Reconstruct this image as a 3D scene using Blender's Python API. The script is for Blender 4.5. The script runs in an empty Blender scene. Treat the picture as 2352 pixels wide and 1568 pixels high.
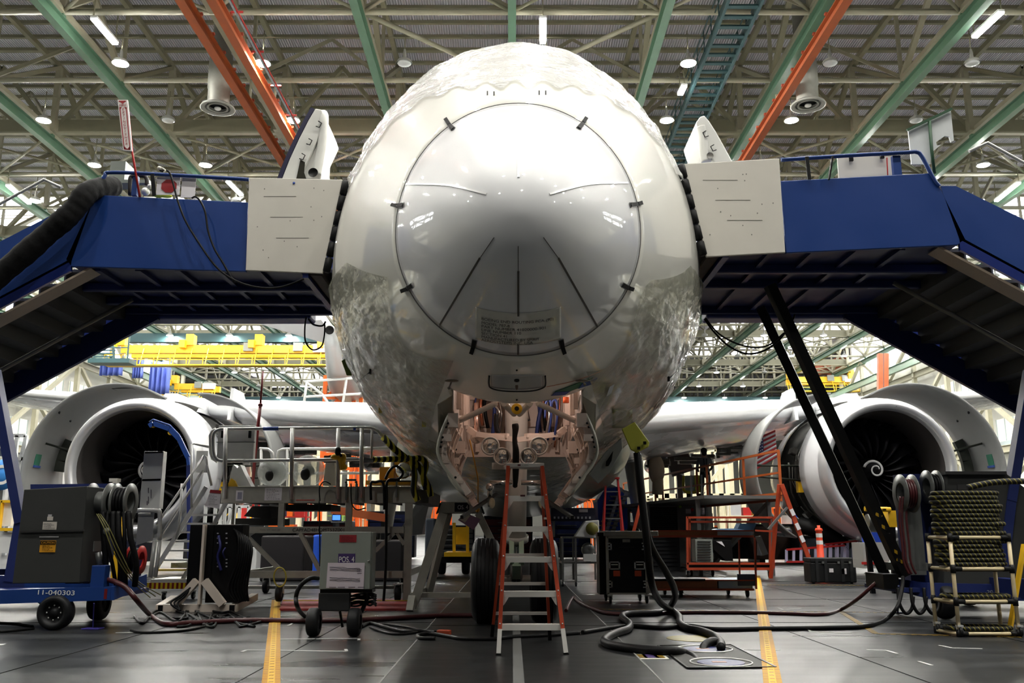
WORLD, EXPO = 0.06, 0.5
import bpy, math, random
from mathutils import Vector, Matrix, noise
from mathutils.bvhtree import BVHTree
R = random.Random(7)
PI = math.pi
sc = bpy.context.scene
COL = sc.collection
# ---------------------------------------------------------------- camera
TH = math.radians(11.85); FP = 2078.0; CZ = 1.1
CT, ST = math.cos(TH), math.sin(TH)
cd = bpy.data.cameras.new('camera'); cam = bpy.data.objects.new('camera', cd); COL.objects.link(cam)
cam.location = (0, 0, CZ); cam.rotation_euler = (PI/2 + TH, 0, 0)
cd.sensor_width = 36; cd.lens = 36*FP/2352; cd.clip_end = 600; cd.clip_start = .05
sc.camera = cam
def P(px, py, Y):
    "world point seen at photo pixel (px,py) on the vertical plane y=Y"
    u = (px-1176)/FP; v = (784-py)/FP
    d = Vector((u, CT - v*ST, ST + v*CT))
    t = Y/d.y
    return Vector((d.x*t, Y, CZ + d.z*t))
def G(px, py, z=0.0):
    "world point at photo pixel on the horizontal plane at height z"
    u = (px-1176)/FP; v = (784-py)/FP
    d = Vector((u, CT - v*ST, ST + v*CT))
    t = (z-CZ)/d.z
    return Vector((d.x*t, d.y*t, z))
# ---------------------------------------------------------------- materials
def lin(c):
    return tuple(((x/255.0)/12.92 if x/255.0 <= .04045 else ((x/255.0+.055)/1.055)**2.4) for x in c)
MATS = {}
def mat(name, rgb, rough=.5, metal=0., var=.06, scale=6., bump=0., coat=0., emit=0., alpha=1., stretch=None, dirt=0.):
    if name in MATS: return MATS[name]
    m = bpy.data.materials.new(name); m.use_nodes = True; nt = m.node_tree
    b = nt.nodes['Principled BSDF']; L = nt.links.new
    c = lin(rgb)
    tc = nt.nodes.new('ShaderNodeTexCoord'); mp = nt.nodes.new('ShaderNodeMapping')
    L(tc.outputs['Object'], mp.inputs['Vector'])
    if stretch: mp.inputs['Scale'].default_value = stretch
    nz = nt.nodes.new('ShaderNodeTexNoise'); nz.inputs['Scale'].default_value = scale; nz.inputs['Detail'].default_value = 5
    L(mp.outputs[0], nz.inputs['Vector'])
    mx = nt.nodes.new('ShaderNodeMix'); mx.data_type = 'RGBA'
    mx.inputs['A'].default_value = (*[max(0, x*(1-var*2-dirt)) for x in c], 1)
    mx.inputs['B'].default_value = (*[min(1, x*(1+var)) for x in c], 1)
    L(nz.outputs['Fac'], mx.inputs['Factor']); L(mx.outputs['Result'], b.inputs['Base Color'])
    b.inputs['Metallic'].default_value = metal
    mr = nt.nodes.new('ShaderNodeMapRange'); mr.inputs['To Min'].default_value = max(.02, rough*.8); mr.inputs['To Max'].default_value = min(1, rough*1.2)
    L(nz.outputs['Fac'], mr.inputs['Value']); L(mr.outputs[0], b.inputs['Roughness'])
    b.inputs['Coat Weight'].default_value = coat; b.inputs['Coat Roughness'].default_value = .03
    if bump:
        bp = nt.nodes.new('ShaderNodeBump'); bp.inputs['Strength'].default_value = bump; bp.inputs['Distance'].default_value = .02
        L(nz.outputs['Fac'], bp.inputs['Height']); L(bp.outputs[0], b.inputs['Normal'])
    if emit:
        b.inputs['Emission Color'].default_value = (*c, 1); b.inputs['Emission Strength'].default_value = emit
    if max(rgb) < 62: b.inputs['Specular IOR Level'].default_value = .22
    if alpha < 1: b.inputs['Alpha'].default_value = alpha
    MATS[name] = m
    return m
beige = mat('beige_steel_paint', (164,160,138), .5, var=.1, scale=1.5)
olive = mat('olive_steel_paint', (136,133,110), .55, var=.1, scale=1.2)
greenp = mat('green_crane_rail_paint', (88,122,100), .35, var=.12, scale=2)
orangep = mat('orange_rail_paint', (160,80,40), .4, var=.12, scale=2)
tealp = mat('teal_catwalk_paint', (48,80,84), .5, var=.1)
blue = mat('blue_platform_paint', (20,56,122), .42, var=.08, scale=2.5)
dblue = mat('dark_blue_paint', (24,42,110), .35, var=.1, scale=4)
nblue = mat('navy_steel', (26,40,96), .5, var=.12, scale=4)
offw = mat('off_white_board', (208,204,194), .5, var=.04, scale=3)
blackr = mat('black_rubber', (13,13,14), .55, var=.2, scale=10, bump=.15)
blackp = mat('black_paint', (13,13,14), .4, var=.15)
dgrey = mat('dark_grey_cabinet', (58,59,58), .5, var=.06, scale=5)
lgrey = mat('light_grey_cabinet', (130,136,130), .42, var=.05, scale=5)
alu = mat('aluminium_tube', (206,206,204), .4, .3, var=.08, scale=8)
stepm = mat('ladder_step_aluminium', (214,212,206), .4, .1, var=.05, scale=8)
alub = mat('aluminium_beam', (172,170,160), .48, .2, var=.12, scale=7, dirt=.1)
wht = mat('white_paint', (225,226,224), .4, var=.04)
paper = mat('white_paper', (222,218,222), .7, var=.04)
yellow = mat('yellow_paint', (235,185,30), .45, var=.08)
ygreen = mat('yellow_green_primer', (168,170,62), .5, var=.08)
redp = mat('red_paint', (176,34,30), .45, var=.1)
lador = mat('orange_fibreglass', (172,64,34), .4, var=.08, scale=9)
cartor = mat('orange_cart_paint', (160,62,34), .42, var=.1)
wood = mat('plywood_edge', (150,90,55), .6, var=.15, scale=9)
hose = mat('black_hose', (13,13,15), .5, var=.15, bump=.1, scale=30)
redhose = mat('dark_red_hose', (70,20,24), .45, var=.15)
chrome = mat('bright_steel', (215,215,215), .18, 1, var=.05)
purple = mat('purple_sign', (62,44,96), .5)
primer = mat('pale_pink_primer', (220,202,190), .5, var=.08, scale=5)
copper = mat('copper_tube', (190,120,90), .3, .8)
# ---------------------------------------------------------------- mesh builder
SPLIT = {'support_leg','bay_equipment','post','hinge_fitting','hanger','control_box','cowl_hole','cover_latch','clip','hanger_clip','striped_end','lamp_bracket','guard_rail','shelf_level','bench_leg','stand_leg','platform_leg','orange_rail','cart_leg','trestle_leg','machine_leg','white_band','blue_tape','hazard_sticker','stair_handrail','cart_post','mast','upright','drag_brace','cloth','socket','access_hole','case_rib','case_latch','step_gusset','handwriting','diagonal_brace','deck_joists','deck_clamp','white_body','open_tube_end','yellow_shelf','console_leg','harness_strap','door_recess','deck_leg','base_leg','ladder_rung','strip','seam','black_strap','bench_shelf','spreader','roof_lamp','case_latch'}
class MB:
    def __init__(s): s.v = []; s.f = []; s.m = []; s.sm = []; s.cm = 0; s.mats = []
    def use(s, m):
        if m not in s.mats: s.mats.append(m)
        s.cm = s.mats.index(m); return s
    def add(s, vs, fs, smooth=False):
        o = len(s.v); s.v += [Vector(v) for v in vs]
        for f in fs: s.f.append([o+i for i in f]); s.m.append(s.cm); s.sm.append(smooth)
        return s
    def box(s, c, d, rot=None):
        hx, hy, hz = d[0]/2, d[1]/2, d[2]/2; M = rot if rot else Matrix.Identity(3); c = Vector(c)
        vs = [c + M @ Vector((x*hx, y*hy, z*hz)) for x in (-1,1) for y in (-1,1) for z in (-1,1)]
        return s.add(vs, [(0,1,3,2),(4,6,7,5),(0,4,5,1),(2,3,7,6),(0,2,6,4),(1,5,7,3)])
    def b2(s, a, b):
        a, b = Vector(a), Vector(b); return s.box((a+b)/2, [abs(x) for x in (b-a)])
    def fbox(s, x0, y0, x1, y1, Y, dep):
        a, b = P(x0, y1, Y), P(x1, y0, Y); return s.b2(a, Vector((b.x, Y+dep, b.z)))
    def beam(s, p, q, w, h=None, up=(0,0,1)):
        h = h or w; p, q = Vector(p), Vector(q); d = (q-p); L = d.length
        if L < 1e-6: return s
        d.normalize(); u = Vector(up)
        if abs(d.dot(u)) > .98: u = Vector((0,1,0))
        sx = d.cross(u).normalized(); sz = sx.cross(d)
        vs = [p + d*(L*t) + sx*(a*w/2) + sz*(b*h/2) for t in (0,1) for a, b in ((-1,-1),(1,-1),(1,1),(-1,1))]
        return s.add(vs, [(0,1,2,3),(7,6,5,4),(0,4,5,1),(1,5,6,2),(2,6,7,3),(3,7,4,0)])
    def ibeam(s, p, q, w, h, t=.04):
        p, q = Vector(p), Vector(q); z = Vector((0,0,1))
        s.beam(p + z*(h/2-t/2), q + z*(h/2-t/2), w, t); s.beam(p - z*(h/2-t/2), q - z*(h/2-t/2), w, t)
        return s.beam(p, q, t, h-2*t)
    def pipe(s, pts, r, n=8, cap=True, closed=False):
        pts = [Vector(p) for p in pts]; N = len(pts)
        rs = r if isinstance(r, (list, tuple)) else [r]*N
        vs = []; pu = None
        for i, p in enumerate(pts):
            if closed: d = pts[(i+1) % N] - pts[i-1]
            else: d = (pts[min(i+1, N-1)] - pts[max(i-1, 0)])
            d.normalize()
            if pu is None: pu = Vector((0,0,1)) if abs(d.z) < .9 else Vector((1,0,0))
            u = pu - d*pu.dot(d)
            if u.length < 1e-5: u = d.orthogonal()
            u.normalize(); pu = u; w = d.cross(u)
            vs += [p + u*(rs[i]*math.cos(2*PI*k/n)) + w*(rs[i]*math.sin(2*PI*k/n)) for k in range(n)]
        fs = []
        for i in range(N if closed else N-1):
            for k in range(n):
                a = i*n+k; b = i*n+(k+1) % n; j = (i+1) % N
                fs.append((a, b, j*n+(k+1) % n, j*n+k))
        if cap and not closed:
            s.add(vs, fs, True); o = len(s.v)-len(vs)
            s.f.append([o+k for k in range(n)][::-1]); s.m.append(s.cm); s.sm.append(False)
            s.f.append([o+(N-1)*n+k for k in range(n)]); s.m.append(s.cm); s.sm.append(False)
            return s
        return s.add(vs, fs, True)
    def cyl(s, p, q, r, n=16, r2=None): return s.pipe([p, q], [r, r if r2 is None else r2], n)
    def lathe(s, o, ax, prof, n=32, smooth=True, a0=0, a1=2*PI):
        "prof: list of (distance along axis, radius)"
        o, ax = Vector(o), Vector(ax).normalized()
        u = Vector((0,0,1)) if abs(ax.z) < .9 else Vector((1,0,0)); u = (u - ax*u.dot(ax)).normalized(); w = ax.cross(u)
        full = abs(a1-a0-2*PI) < 1e-6; m = n if full else n+1; vs = []
        for t, r in prof:
            vs += [o + ax*t + (u*math.cos(a0+(a1-a0)*k/n) + w*math.sin(a0+(a1-a0)*k/n))*r for k in range(m)]
        fs = [(i*m+k, i*m+(k+1) % m, (i+1)*m+(k+1) % m, (i+1)*m+k) for i in range(len(prof)-1) for k in range(n)]
        return s.add(vs, fs, smooth)
    def prism(s, poly, ext):
        "poly: list of points in a plane, ext: extrusion vector"
        n = len(poly); e = Vector(ext); a = [Vector(p) for p in poly]
        return s.add(a + [p+e for p in a], [tuple(range(n)), tuple(range(2*n-1, n-1, -1))] + [(i, i+n, (i+1) % n + n, (i+1) % n) for i in range(n)])
    def grid(s, fn, nu, nv, smooth=True, cu=False):
        vs = [fn(i/nu, j/nv) for i in range(nu+1) for j in range(nv+1)]
        return s.add(vs, [(i*(nv+1)+j, i*(nv+1)+j+1, (i+1)*(nv+1)+j+1, (i+1)*(nv+1)+j) for i in range(nu) for j in range(nv)], smooth)
    def ball(s, c, r, n=14, sz=None):
        sz = sz or (1,1,1); c = Vector(c)
        return s.grid(lambda a, b: c + Vector((math.sin(PI*a)*math.cos(2*PI*b)*r*sz[0], math.sin(PI*a)*math.sin(2*PI*b)*r*sz[1], math.cos(PI*a)*r*sz[2])), n//2+2, n)
    def pieces(s):
        "connected pieces as separate builders"
        par = list(range(len(s.v)))
        def find(a):
            while par[a] != a: par[a] = par[par[a]]; a = par[a]
            return a
        for f in s.f:
            r = find(f[0])
            for i in f[1:]: par[find(i)] = r
        key = {}
        for v, p in enumerate(s.v): # weld coincident points
            k = (round(p.x,4), round(p.y,4), round(p.z,4))
            if k in key: par[find(v)] = find(key[k])
            else: key[k] = v
        g = {}
        for fi, f in enumerate(s.f): g.setdefault(find(f[0]), []).append(fi)
        out = []
        for fis in g.values():
            b = MB(); b.mats = s.mats; mp = {}
            for fi in fis:
                nf = []
                for i in s.f[fi]:
                    if i not in mp: mp[i] = len(b.v); b.v.append(s.v[i])
                    nf.append(mp[i])
                b.f.append(nf); b.m.append(s.m[fi]); b.sm.append(s.sm[fi])
            out.append(b)
        return out
    def build(s, name, m=None, parent=None, bevel=0, solid=0, weld=True):
        if name in SPLIT and parent:
            ps = s.pieces()
            if len(ps) > 1:
                os_ = [p.build(name+' ', m, parent, bevel, solid) for p in ps]
                for o in os_: o.name = name; o.data.name = name
                return os_[0]
        me = bpy.data.meshes.new(name); off = worldloc(parent)
        me.from_pydata([v-off for v in s.v], [], s.f)
        for mm in (s.mats if s.mats else [m]): me.materials.append(mm)
        me.polygons.foreach_set('material_index', s.m if s.mats else [0]*len(s.f)); me.polygons.foreach_set('use_smooth', s.sm)
        me.update()
        import bmesh
        bm = bmesh.new(); bm.from_mesh(me)
        bmesh.ops.recalc_face_normals(bm, faces=bm.faces); bm.to_mesh(me); bm.free()
        o = bpy.data.objects.new(name, me); COL.objects.link(o)
        if parent: o.parent = parent
        if solid:
            md = o.modifiers.new('solid', 'SOLIDIFY'); md.thickness = solid; md.offset = 0
        if bevel:
            md = o.modifiers.new('bevel', 'BEVEL'); md.width = bevel; md.segments = 2; md.limit_method = 'ANGLE'
        return o
def worldloc(o):
    v = Vector((0,0,0))
    while o: v = v + o.location; o = o.parent
    return v
def tag(o, label, cat, group=None, kind=None):
    if label: o['label'] = label
    if cat: o['category'] = cat
    if group: o['group'] = group
    if kind: o['kind'] = kind
    return o
def thing(name, label, cat, loc=(0,0,0), group=None):
    o = bpy.data.objects.new(name, None); COL.objects.link(o); o.location = loc; o.empty_display_size = .2
    return tag(o, label, cat, group)
def struct(o): o['kind'] = 'structure'; return o
def copy_tree(o, delta=None, parent=None, label=None, group=None):
    c = o.copy(); COL.objects.link(c); c.parent = parent
    if delta is not None: c.location = o.location + Vector(delta)
    if label: c['label'] = label
    if group: c['group'] = group
    for ch in o.children: copy_tree(ch, None, c)
    return c
def smooth(pts, k=8):
    "Catmull-Rom through the points"
    pts = [Vector(p) for p in pts]; out = []
    for i in range(len(pts)-1):
        a, b, c, d = pts[max(i-1,0)], pts[i], pts[i+1], pts[min(i+2, len(pts)-1)]
        for j in range(k):
            t = j/k; out.append(.5*((2*b) + (c-a)*t + (2*a-5*b+4*c-d)*t*t + (3*b-a-3*c+d)*t**3))
    out.append(pts[-1]); return out
def text(body, size, mtl, name='lettering', parent=None, loc=(0,0,0), rot=(PI/2,0,0), ext=.002, width=None, font_space=1., line=1., align='CENTER', mapfn=None):
    cu = bpy.data.curves.new('t', 'FONT'); cu.body = body; cu.size = size; cu.extrude = ext; cu.align_x = align; cu.align_y = 'CENTER'
    cu.space_character = font_space; cu.space_line = line
    t = bpy.data.objects.new('t', cu); COL.objects.link(t)
    dg = bpy.context.evaluated_depsgraph_get(); me = bpy.data.meshes.new_from_object(t.evaluated_get(dg))
    bpy.data.objects.remove(t); me.name = name
    if width:
        xs = [v.co.x for v in me.vertices]; k = width/max(1e-6, max(xs)-min(xs))
        for v in me.vertices: v.co.x *= k
    M = Matrix.Translation(Vector(loc) - worldloc(parent)) @ Matrix.Rotation(rot[2], 4, 'Z') @ Matrix.Rotation(rot[1], 4, 'Y') @ Matrix.Rotation(rot[0], 4, 'X')
    if mapfn:
        off = worldloc(parent)
        for v in me.vertices: v.co = mapfn(v.co) - off
    else: me.transform(M)
    me.materials.clear(); me.materials.append(mtl)
    o = bpy.data.objects.new(name, me); COL.objects.link(o)
    if parent: o.parent = parent
    return o
# ================================================================ THE HALL
ROOFZ = 33.4; RB = 26.9           # roof deck, underside of crane rails
YA, YB = -34, 236
# --- floor -------------------------------------------------------
def floor_mat():
    m = bpy.data.materials.new('polished_concrete'); m.use_nodes = True; nt = m.node_tree; L = nt.links.new
    b = nt.nodes['Principled BSDF']; tc = nt.nodes.new('ShaderNodeTexCoord')
    mp = nt.nodes.new('ShaderNodeMapping'); mp.inputs['Scale'].default_value = (.35, 2.2, 1); L(tc.outputs['Object'], mp.inputs[0])
    n1 = nt.nodes.new('ShaderNodeTexNoise'); n1.inputs['Scale'].default_value = 1.1; n1.inputs['Detail'].default_value = 5; n1.inputs['Roughness'].default_value = .5; L(mp.outputs[0], n1.inputs[0])
    n2 = nt.nodes.new('ShaderNodeTexNoise'); n2.inputs['Scale'].default_value = .35; n2.inputs['Detail'].default_value = 4; L(tc.outputs['Object'], n2.inputs[0])
    r1 = nt.nodes.new('ShaderNodeValToRGB'); L(n1.outputs['Fac'], r1.inputs[0])
    r1.color_ramp.elements[0].position = .2; r1.color_ramp.elements[0].color = (*lin((24,25,26)), 1)
    r1.color_ramp.elements[1].position = .85; r1.color_ramp.elements[1].color = (*lin((66,68,70)), 1)
    mx = nt.nodes.new('ShaderNodeMix'); mx.data_type = 'RGBA'; mx.blend_type = 'MULTIPLY'; mx.inputs['Factor'].default_value = .5
    L(r1.outputs[0], mx.inputs['A']); r2 = nt.nodes.new('ShaderNodeValToRGB'); L(n2.outputs['Fac'], r2.inputs[0])
    r2.color_ramp.elements[0].position = .35; r2.color_ramp.elements[0].color = (.5,.5,.5,1); r2.color_ramp.elements[1].position = .65
    b.inputs['Specular IOR Level'].default_value = .2; L(r2.outputs[0], mx.inputs['B']); L(mx.outputs['Result'], b.inputs['Base Color'])
    mr = nt.nodes.new('ShaderNodeMapRange'); mr.inputs['To Min'].default_value = .2; mr.inputs['To Max'].default_value = .42
    L(n1.outputs['Fac'], mr.inputs[0]); L(mr.outputs[0], b.inputs['Roughness'])
    return m
mb = MB(); mb.b2((-95, YA, -.3), (95, YB, 0)); struct(mb.build('floor', floor_mat()))
# the dark centre strip of floor plates, its joints and the painted centre line
plate = mat('dark_floor_plate', (24,25,26), .34, var=.2, scale=3, stretch=(.6,2,1))
mb = MB(); mb.b2((-.98, 3.6, 0), (1.12, 11.2, .006)); struct(mb.build('floor_plate_strip', plate))
mb = MB(); mb.b2((-.98,11.25,0),(1.12,30,.005)); struct(mb.build('floor_plate_strip', plate))
jm = mat('joint_line', (20,20,20), .6); cm_ = mat('worn_centre_line', (96,97,96), .5, var=.3, scale=14)
def seg(p, q, w, m_, name, z=.004):
    p, q = Vector(p), Vector(q); d = (q-p).normalized(); n = Vector((-d.y, d.x, 0))*w/2; h = Vector((0,0,z)); a = [p-n, q-n, q+n, p+n]
    b = MB(); b.prism([v + Vector((0,0,.0005)) for v in a], h); return b.build(name, m_)
sx = mat('joint_sealant_pale', (110,110,108), .6)
for xx in (-.98, 1.12): struct(seg((xx,3.6,.004), (xx,30,.004), .014, sx, 'floor_joint'))
struct(seg((.05,3.6,.006), (.05,12.5,.006), .085, cm_, 'floor_line'))
for xx in (-4.05, -2.05, 3.1, 5.2, 8.3, -8.5): struct(seg((xx,3.4,0), (xx,60,0), .007, jm, 'floor_joint'))
for yy in (11.6, 15.5, 21): struct(seg((-30,yy,0), (30,yy,0), .006, jm, 'floor_joint'))
# --- tapes ---------------------------------------------------------
def tape_mat(name, a, b_, sc_, ratio=.5, ang=0., edge=False):
    m = bpy.data.materials.new(name); m.use_nodes = True; nt = m.node_tree; L = nt.links.new; b = nt.nodes['Principled BSDF']
    tc = nt.nodes.new('ShaderNodeTexCoord'); mp = nt.nodes.new('ShaderNodeMapping'); mp.inputs['Rotation'].default_value = (0,0,ang); L(tc.outputs['Object'], mp.inputs[0])
    w = nt.nodes.new('ShaderNodeTexWave'); w.bands_direction = 'Y'; w.inputs['Scale'].default_value = sc_; L(mp.outputs[0], w.inputs[0])
    rp = nt.nodes.new('ShaderNodeValToRGB'); rp.color_ramp.interpolation = 'CONSTANT'; L(w.outputs['Fac'], rp.inputs[0])
    rp.color_ramp.elements[0].color = (*lin(a), 1); rp.color_ramp.elements[1].position = ratio; rp.color_ramp.elements[1].color = (*lin(b_), 1)
    L(rp.outputs[0], b.inputs['Base Color']); b.inputs['Roughness'].default_value = .6; b.inputs['Specular IOR Level'].default_value = .15; return m
tick = tape_mat('yellow_tape_with_ticks', (120,50,14), (204,160,24), 6.0, .42)
def tape(pa, pb, w, name, label):
    a, b = G(*pa), G(*pb); d = (b-a).normalized(); n = Vector((-d.y, d.x, 0))
    t = thing(name, label, 'floor tape', a)
    ym = mat('yellow_tape', (208,164,24), .7)
    o = MB(); o.prism([a-n*w*.2, b-n*w*.2, b+n*w*.2, a+n*w*.2], (0,0,.009)); o.build('tape_centre', ym, t)
    for s_ in (-1, 1):
        o = MB(); o.prism([a+n*w*s_*.2, b+n*w*s_*.2, b+n*w*s_*.5, a+n*w*s_*.5], (0,0,.0085)); o.build('tick_marked_edge', tick, t)
    # printed numerals along the tape
    k = MB(); L_ = (b-a).length; i = 0; y = .12
    while y < min(L_, 6):
        c = a + d*y + Vector((0,0,.0098)); k.box(c, (w*.2, .006, .001)); k.box(c + d*.03, (w*.2, .006, .001)); k.box(c + d*.015 + n*w*.1, (.006,.03,.001)); k.box(c + d*.015 - n*w*.1, (.006,.03,.001)); y += .16
    k.build('printed_number', mat('tape_print', (140,84,30), .5), t)
    return t
tape((622,1575), (634,1378), .135, 'floor_tape', 'yellow measuring tape with tick marks stuck to floor, left of the ladder')
tape((1776,1575), (1739,1322), .135, 'floor_tape', 'yellow measuring tape with tick marks stuck to floor, right of the ladder')
hz = tape_mat('hazard_tape', (150,118,24), (18,18,16), 5.5, .5, .8)
def marks(name, label, pts, w, m_, closed=False, cat='floor marking', z=.004, group=None):
    "one marking on the floor through photo points"
    pp = [G(*p) for p in pts]; b = MB()
    for i in range(len(pp)-1):
        p, q = pp[i], pp[i+1]; d = (q-p).normalized(); n = Vector((-d.y, d.x, 0))*w/2
        b.prism([p-n, q-n, q+n, p+n], (0,0,z+.0007*i))
    o = b.build(name, m_); return tag(o, label, cat, group)
wt = mat('white_floor_tape', (190,191,190), .45, var=.08)
marks('corner_mark', 'long white floor line with end brackets crossing the left yellow tape, nearest camera', [(555,1497),(566,1493),(796,1496),(794,1491)], .03, wt)
marks('corner_mark', 'white floor line with hook end in front of the grey POS. 4 cabinet wheels', [(612,1468),(825,1466),(824,1470)], .03, wt)
marks('corner_mark', 'short white bracket on floor behind the left yellow tape, left of cabinet', [(600,1437),(662,1437),(672,1432)], .03, wt)
marks('corner_mark', 'small white tape on floor left of the ladder feet', [(1048,1492),(1108,1489)], .04, wt)
marks('corner_mark', 'small white tape on floor right of the ladder feet', [(1286,1488),(1330,1488),(1338,1494)], .04, wt)
marks('corner_mark', 'white bracket on floor at frame bottom left of the centre line', [(1012,1566),(1024,1560),(1100,1567)], .04, wt)
marks('corner_mark', 'white bracket on floor at frame bottom right of the centre line', [(1220,1566),(1290,1567),(1376,1563),(1368,1554)], .05, wt)
marks('corner_mark', 'white square tape patch beside grated floor cover', [(1450,1515),(1462,1527)], .07, wt)
marks('corner_mark', 'pinkish white small tape patch above the square one', [(1430,1492),(1440,1497)], .05, wt)
marks('corner_mark', 'white bracket on floor right of the right yellow tape, under black hose', [(1856,1446),(1862,1450),(1957,1454)], .03, wt)
marks('corner_mark', 'white bent floor line in the middle of right open floor', [(1990,1492),(2036,1494),(2060,1501)], .03, wt)
marks('corner_mark', 'white bent floor line in front of the cream pipe rack', [(2158,1482),(2186,1488),(2256,1490)], .03, wt)
marks('corner_mark', 'short slanted white floor mark, lowest on right floor', [(2110,1519),(2140,1528)], .03, wt)
marks('corner_mark', 'white line crossing the right yellow tape near camera', [(1706,1492),(1792,1493)], .02, wt)
marks('corner_mark', 'white bracket beyond right yellow tape near red hose', [(1786,1396),(1800,1400),(1840,1397)], .03, wt)
marks('corner_mark', 'short white mark at far left floor edge', [(0,1482),(8,1479)], .05, wt)
marks('corner_mark', 'short white dash on floor beside left trailer wheel', [(266,1453),(312,1452)], .03, wt)
marks('hazard_stripe', 'yellow black striped tape angling across the right floor', [(1930,1404),(2012,1455)], .07, hz, cat='floor tape')
marks('hazard_stripe', 'yellow black striped tape running under the cream pipe rack', [(2012,1455),(2345,1463)], .07, hz, cat='floor tape')
marks('hazard_stripe', 'long thin yellow black tape across floor behind the red hose', [(1310,1398),(2080,1407)], .05, hz, cat='floor tape')
marks('hazard_stripe', 'pale yellow striped tape in front of black hard case', [(1762,1343),(2020,1344)], .07, hz, cat='floor tape')
# yellow ellipse and floor label
mb = MB(); c = G(1595,1466); mb.lathe(c, (0,0,1), [(0,.29),(.004,.29),(.004,0)], 40, smooth=False)
o = mb.build('round_floor_mark', mat('faded_yellow', (130,118,34), .5, var=.2)); tag(o, 'round faded yellow disc painted on the floor behind the grated cover', 'floor marking')
t = thing('warning_label', 'yellow striped purple warning label stuck on the floor beside thick hose', 'label', G(1497,1508))
mb = MB(); mb.b2(G(1466,1514)+Vector((0,0,.001)), G(1524,1503)+Vector((0,0,.005))); mb.build('label_sheet', mat('label_white', (210,210,200), .5), t)
mb = MB(); a, b = G(1470,1512), G(1480,1504); mb.b2(a+Vector((0,0,.005)), b+Vector((0,0,.007))); a, b = G(1508,1512), G(1519,1504); mb.b2(a+Vector((0,0,.005)), b+Vector((0,0,.007))); mb.build('striped_end', hz, t)
mb = MB(); mb.b2(G(1482,1512)+Vector((0,0,.005)), G(1506,1504)+Vector((0,0,.007))); mb.build('purple_panel', purple, t)
# grated floor cover
gc = G(1620,1512)
t = thing('floor_cover', 'square grated metal floor cover with two round blue lids and hoses', 'floor cover', (gc.x, gc.y, 0))
cor = [G(1512,1484), G(1680,1482), G(1782,1534), G(1580,1536)]
mb = MB(); mb.prism(cor, (0,0,.007)); tread = tape_mat('tread_plate', (40,40,39), (66,66,64), 12, .5, .7); mb.build('cover_plate', tread, t)
mb = MB(); [mb.beam(cor[i]+Vector((0,0,.008)), cor[(i+1) % 4]+Vector((0,0,.008)), .018, .012) for i in range(4)]; mb.build('cover_rim', blackp, t)
for (px, py) in ((1618,1492), (1656,1523)):
    mb = MB(); mb.lathe(G(px,py), (0,0,1), [(.0,.20),(.012,.20),(.012,0)], 40, smooth=False); q = mb.build('round_lid', mat('lid_blue', (36,42,96), .5, var=.25, scale=25), t)
    mb = MB(); g = G(px-4,py); mb.box((g.x,g.y,.0125), (.12,.07,.002)); mb.build('lid_label', mat('lid_red', (110,44,34), .5), q)
    mb = MB(); mb.pipe([G(px,py)+Vector((math.cos(a*PI/18)*.26, math.sin(a*PI/18)*.26, .01)) for a in range(36)], .008, 6, closed=True); mb.build('lid_ring', alu, q)
# --- roof deck -------------------------------------------------------
def deck_mat():
    m = bpy.data.materials.new('corrugated_deck'); m.use_nodes = True; nt = m.node_tree; L = nt.links.new; b = nt.nodes['Principled BSDF']
    tc = nt.nodes.new('ShaderNodeTexCoord'); w = nt.nodes.new('ShaderNodeTexWave'); w.bands_direction = 'X'; w.inputs['Scale'].default_value = 1.9
    L(tc.outputs['Object'], w.inputs[0]); rp = nt.nodes.new('ShaderNodeValToRGB'); L(w.outputs['Fac'], rp.inputs[0])
    rp.color_ramp.elements[0].color = (*lin((186,183,194)), 1); rp.color_ramp.elements[0].position = .25; rp.color_ramp.elements[1].color = (*lin((232,229,240)), 1); rp.color_ramp.elements[1].position = .6
    L(rp.outputs[0], b.inputs['Base Color']); b.inputs['Roughness'].default_value = .5
    bp = nt.nodes.new('ShaderNodeBump'); bp.inputs['Distance'].default_value = .08; L(w.outputs['Fac'], bp.inputs['Height']); L(bp.outputs[0], b.inputs['Normal'])
    return m
mb = MB(); mb.b2((-95, YA, ROOFZ), (95, YB, ROOFZ+.3)); o = mb.build('ceiling', deck_mat()); struct(o)
mb = MB(); y = YA+1; i = 0
while y < YB:
    w = .2 if i % 4 else .34
    mb.box((0,y,ROOFZ-.12), (190,w,.22)); y += 1.72 if y < 130 else 5.16; i += 1
struct(mb.build('roof_purlins', olive))
NX = [7.92*k for k in range(-7, 8)]                # crane rails and longitudinal trusses
YN = [43.3+7.4*j for j in range(-8, 26)]           # truss nodes
TOP = ROOFZ-.5; BOT = 28.0
rail_w = .42
for xi, x in enumerate(NX):
    mb = MB(); mb.ibeam((x,YA,RB+.35), (x,YB,RB+.35), rail_w, .7, .05)
    for y in YN: mb.box((x,y,RB+.85), (.2,.3,.4))
    if xi != 5: struct(mb.build('crane_rail', greenp))
    mb = MB(); mb.use(beige)
    mb.beam((x,YA,BOT), (x,YB,BOT), .34, .3); mb.use(olive); mb.beam((x,YA,TOP), (x,YB,TOP), .3, .35)
    for j, y in enumerate(YN):
        mb.use(beige); mb.beam((x,y,BOT), (x,y,TOP), .2 if j % 2 else .34)
        if j % 3 == 1: mb.box((x,y,BOT+.35), (.9,1.4,.9))
        if j+1 < len(YN):
            y2 = YN[j+1]; mb.use(olive if (j+xi) % 3 else beige)
            if j % 2: mb.beam((x,y,BOT), (x,y2,TOP), .32, .26)
            else: mb.beam((x,y,TOP), (x,y2,BOT), .32, .26)
    struct(mb.build('roof_truss', beige))
dkb = mat('dark_brown_brace', (84,80,70), .6, var=.1)
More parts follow.
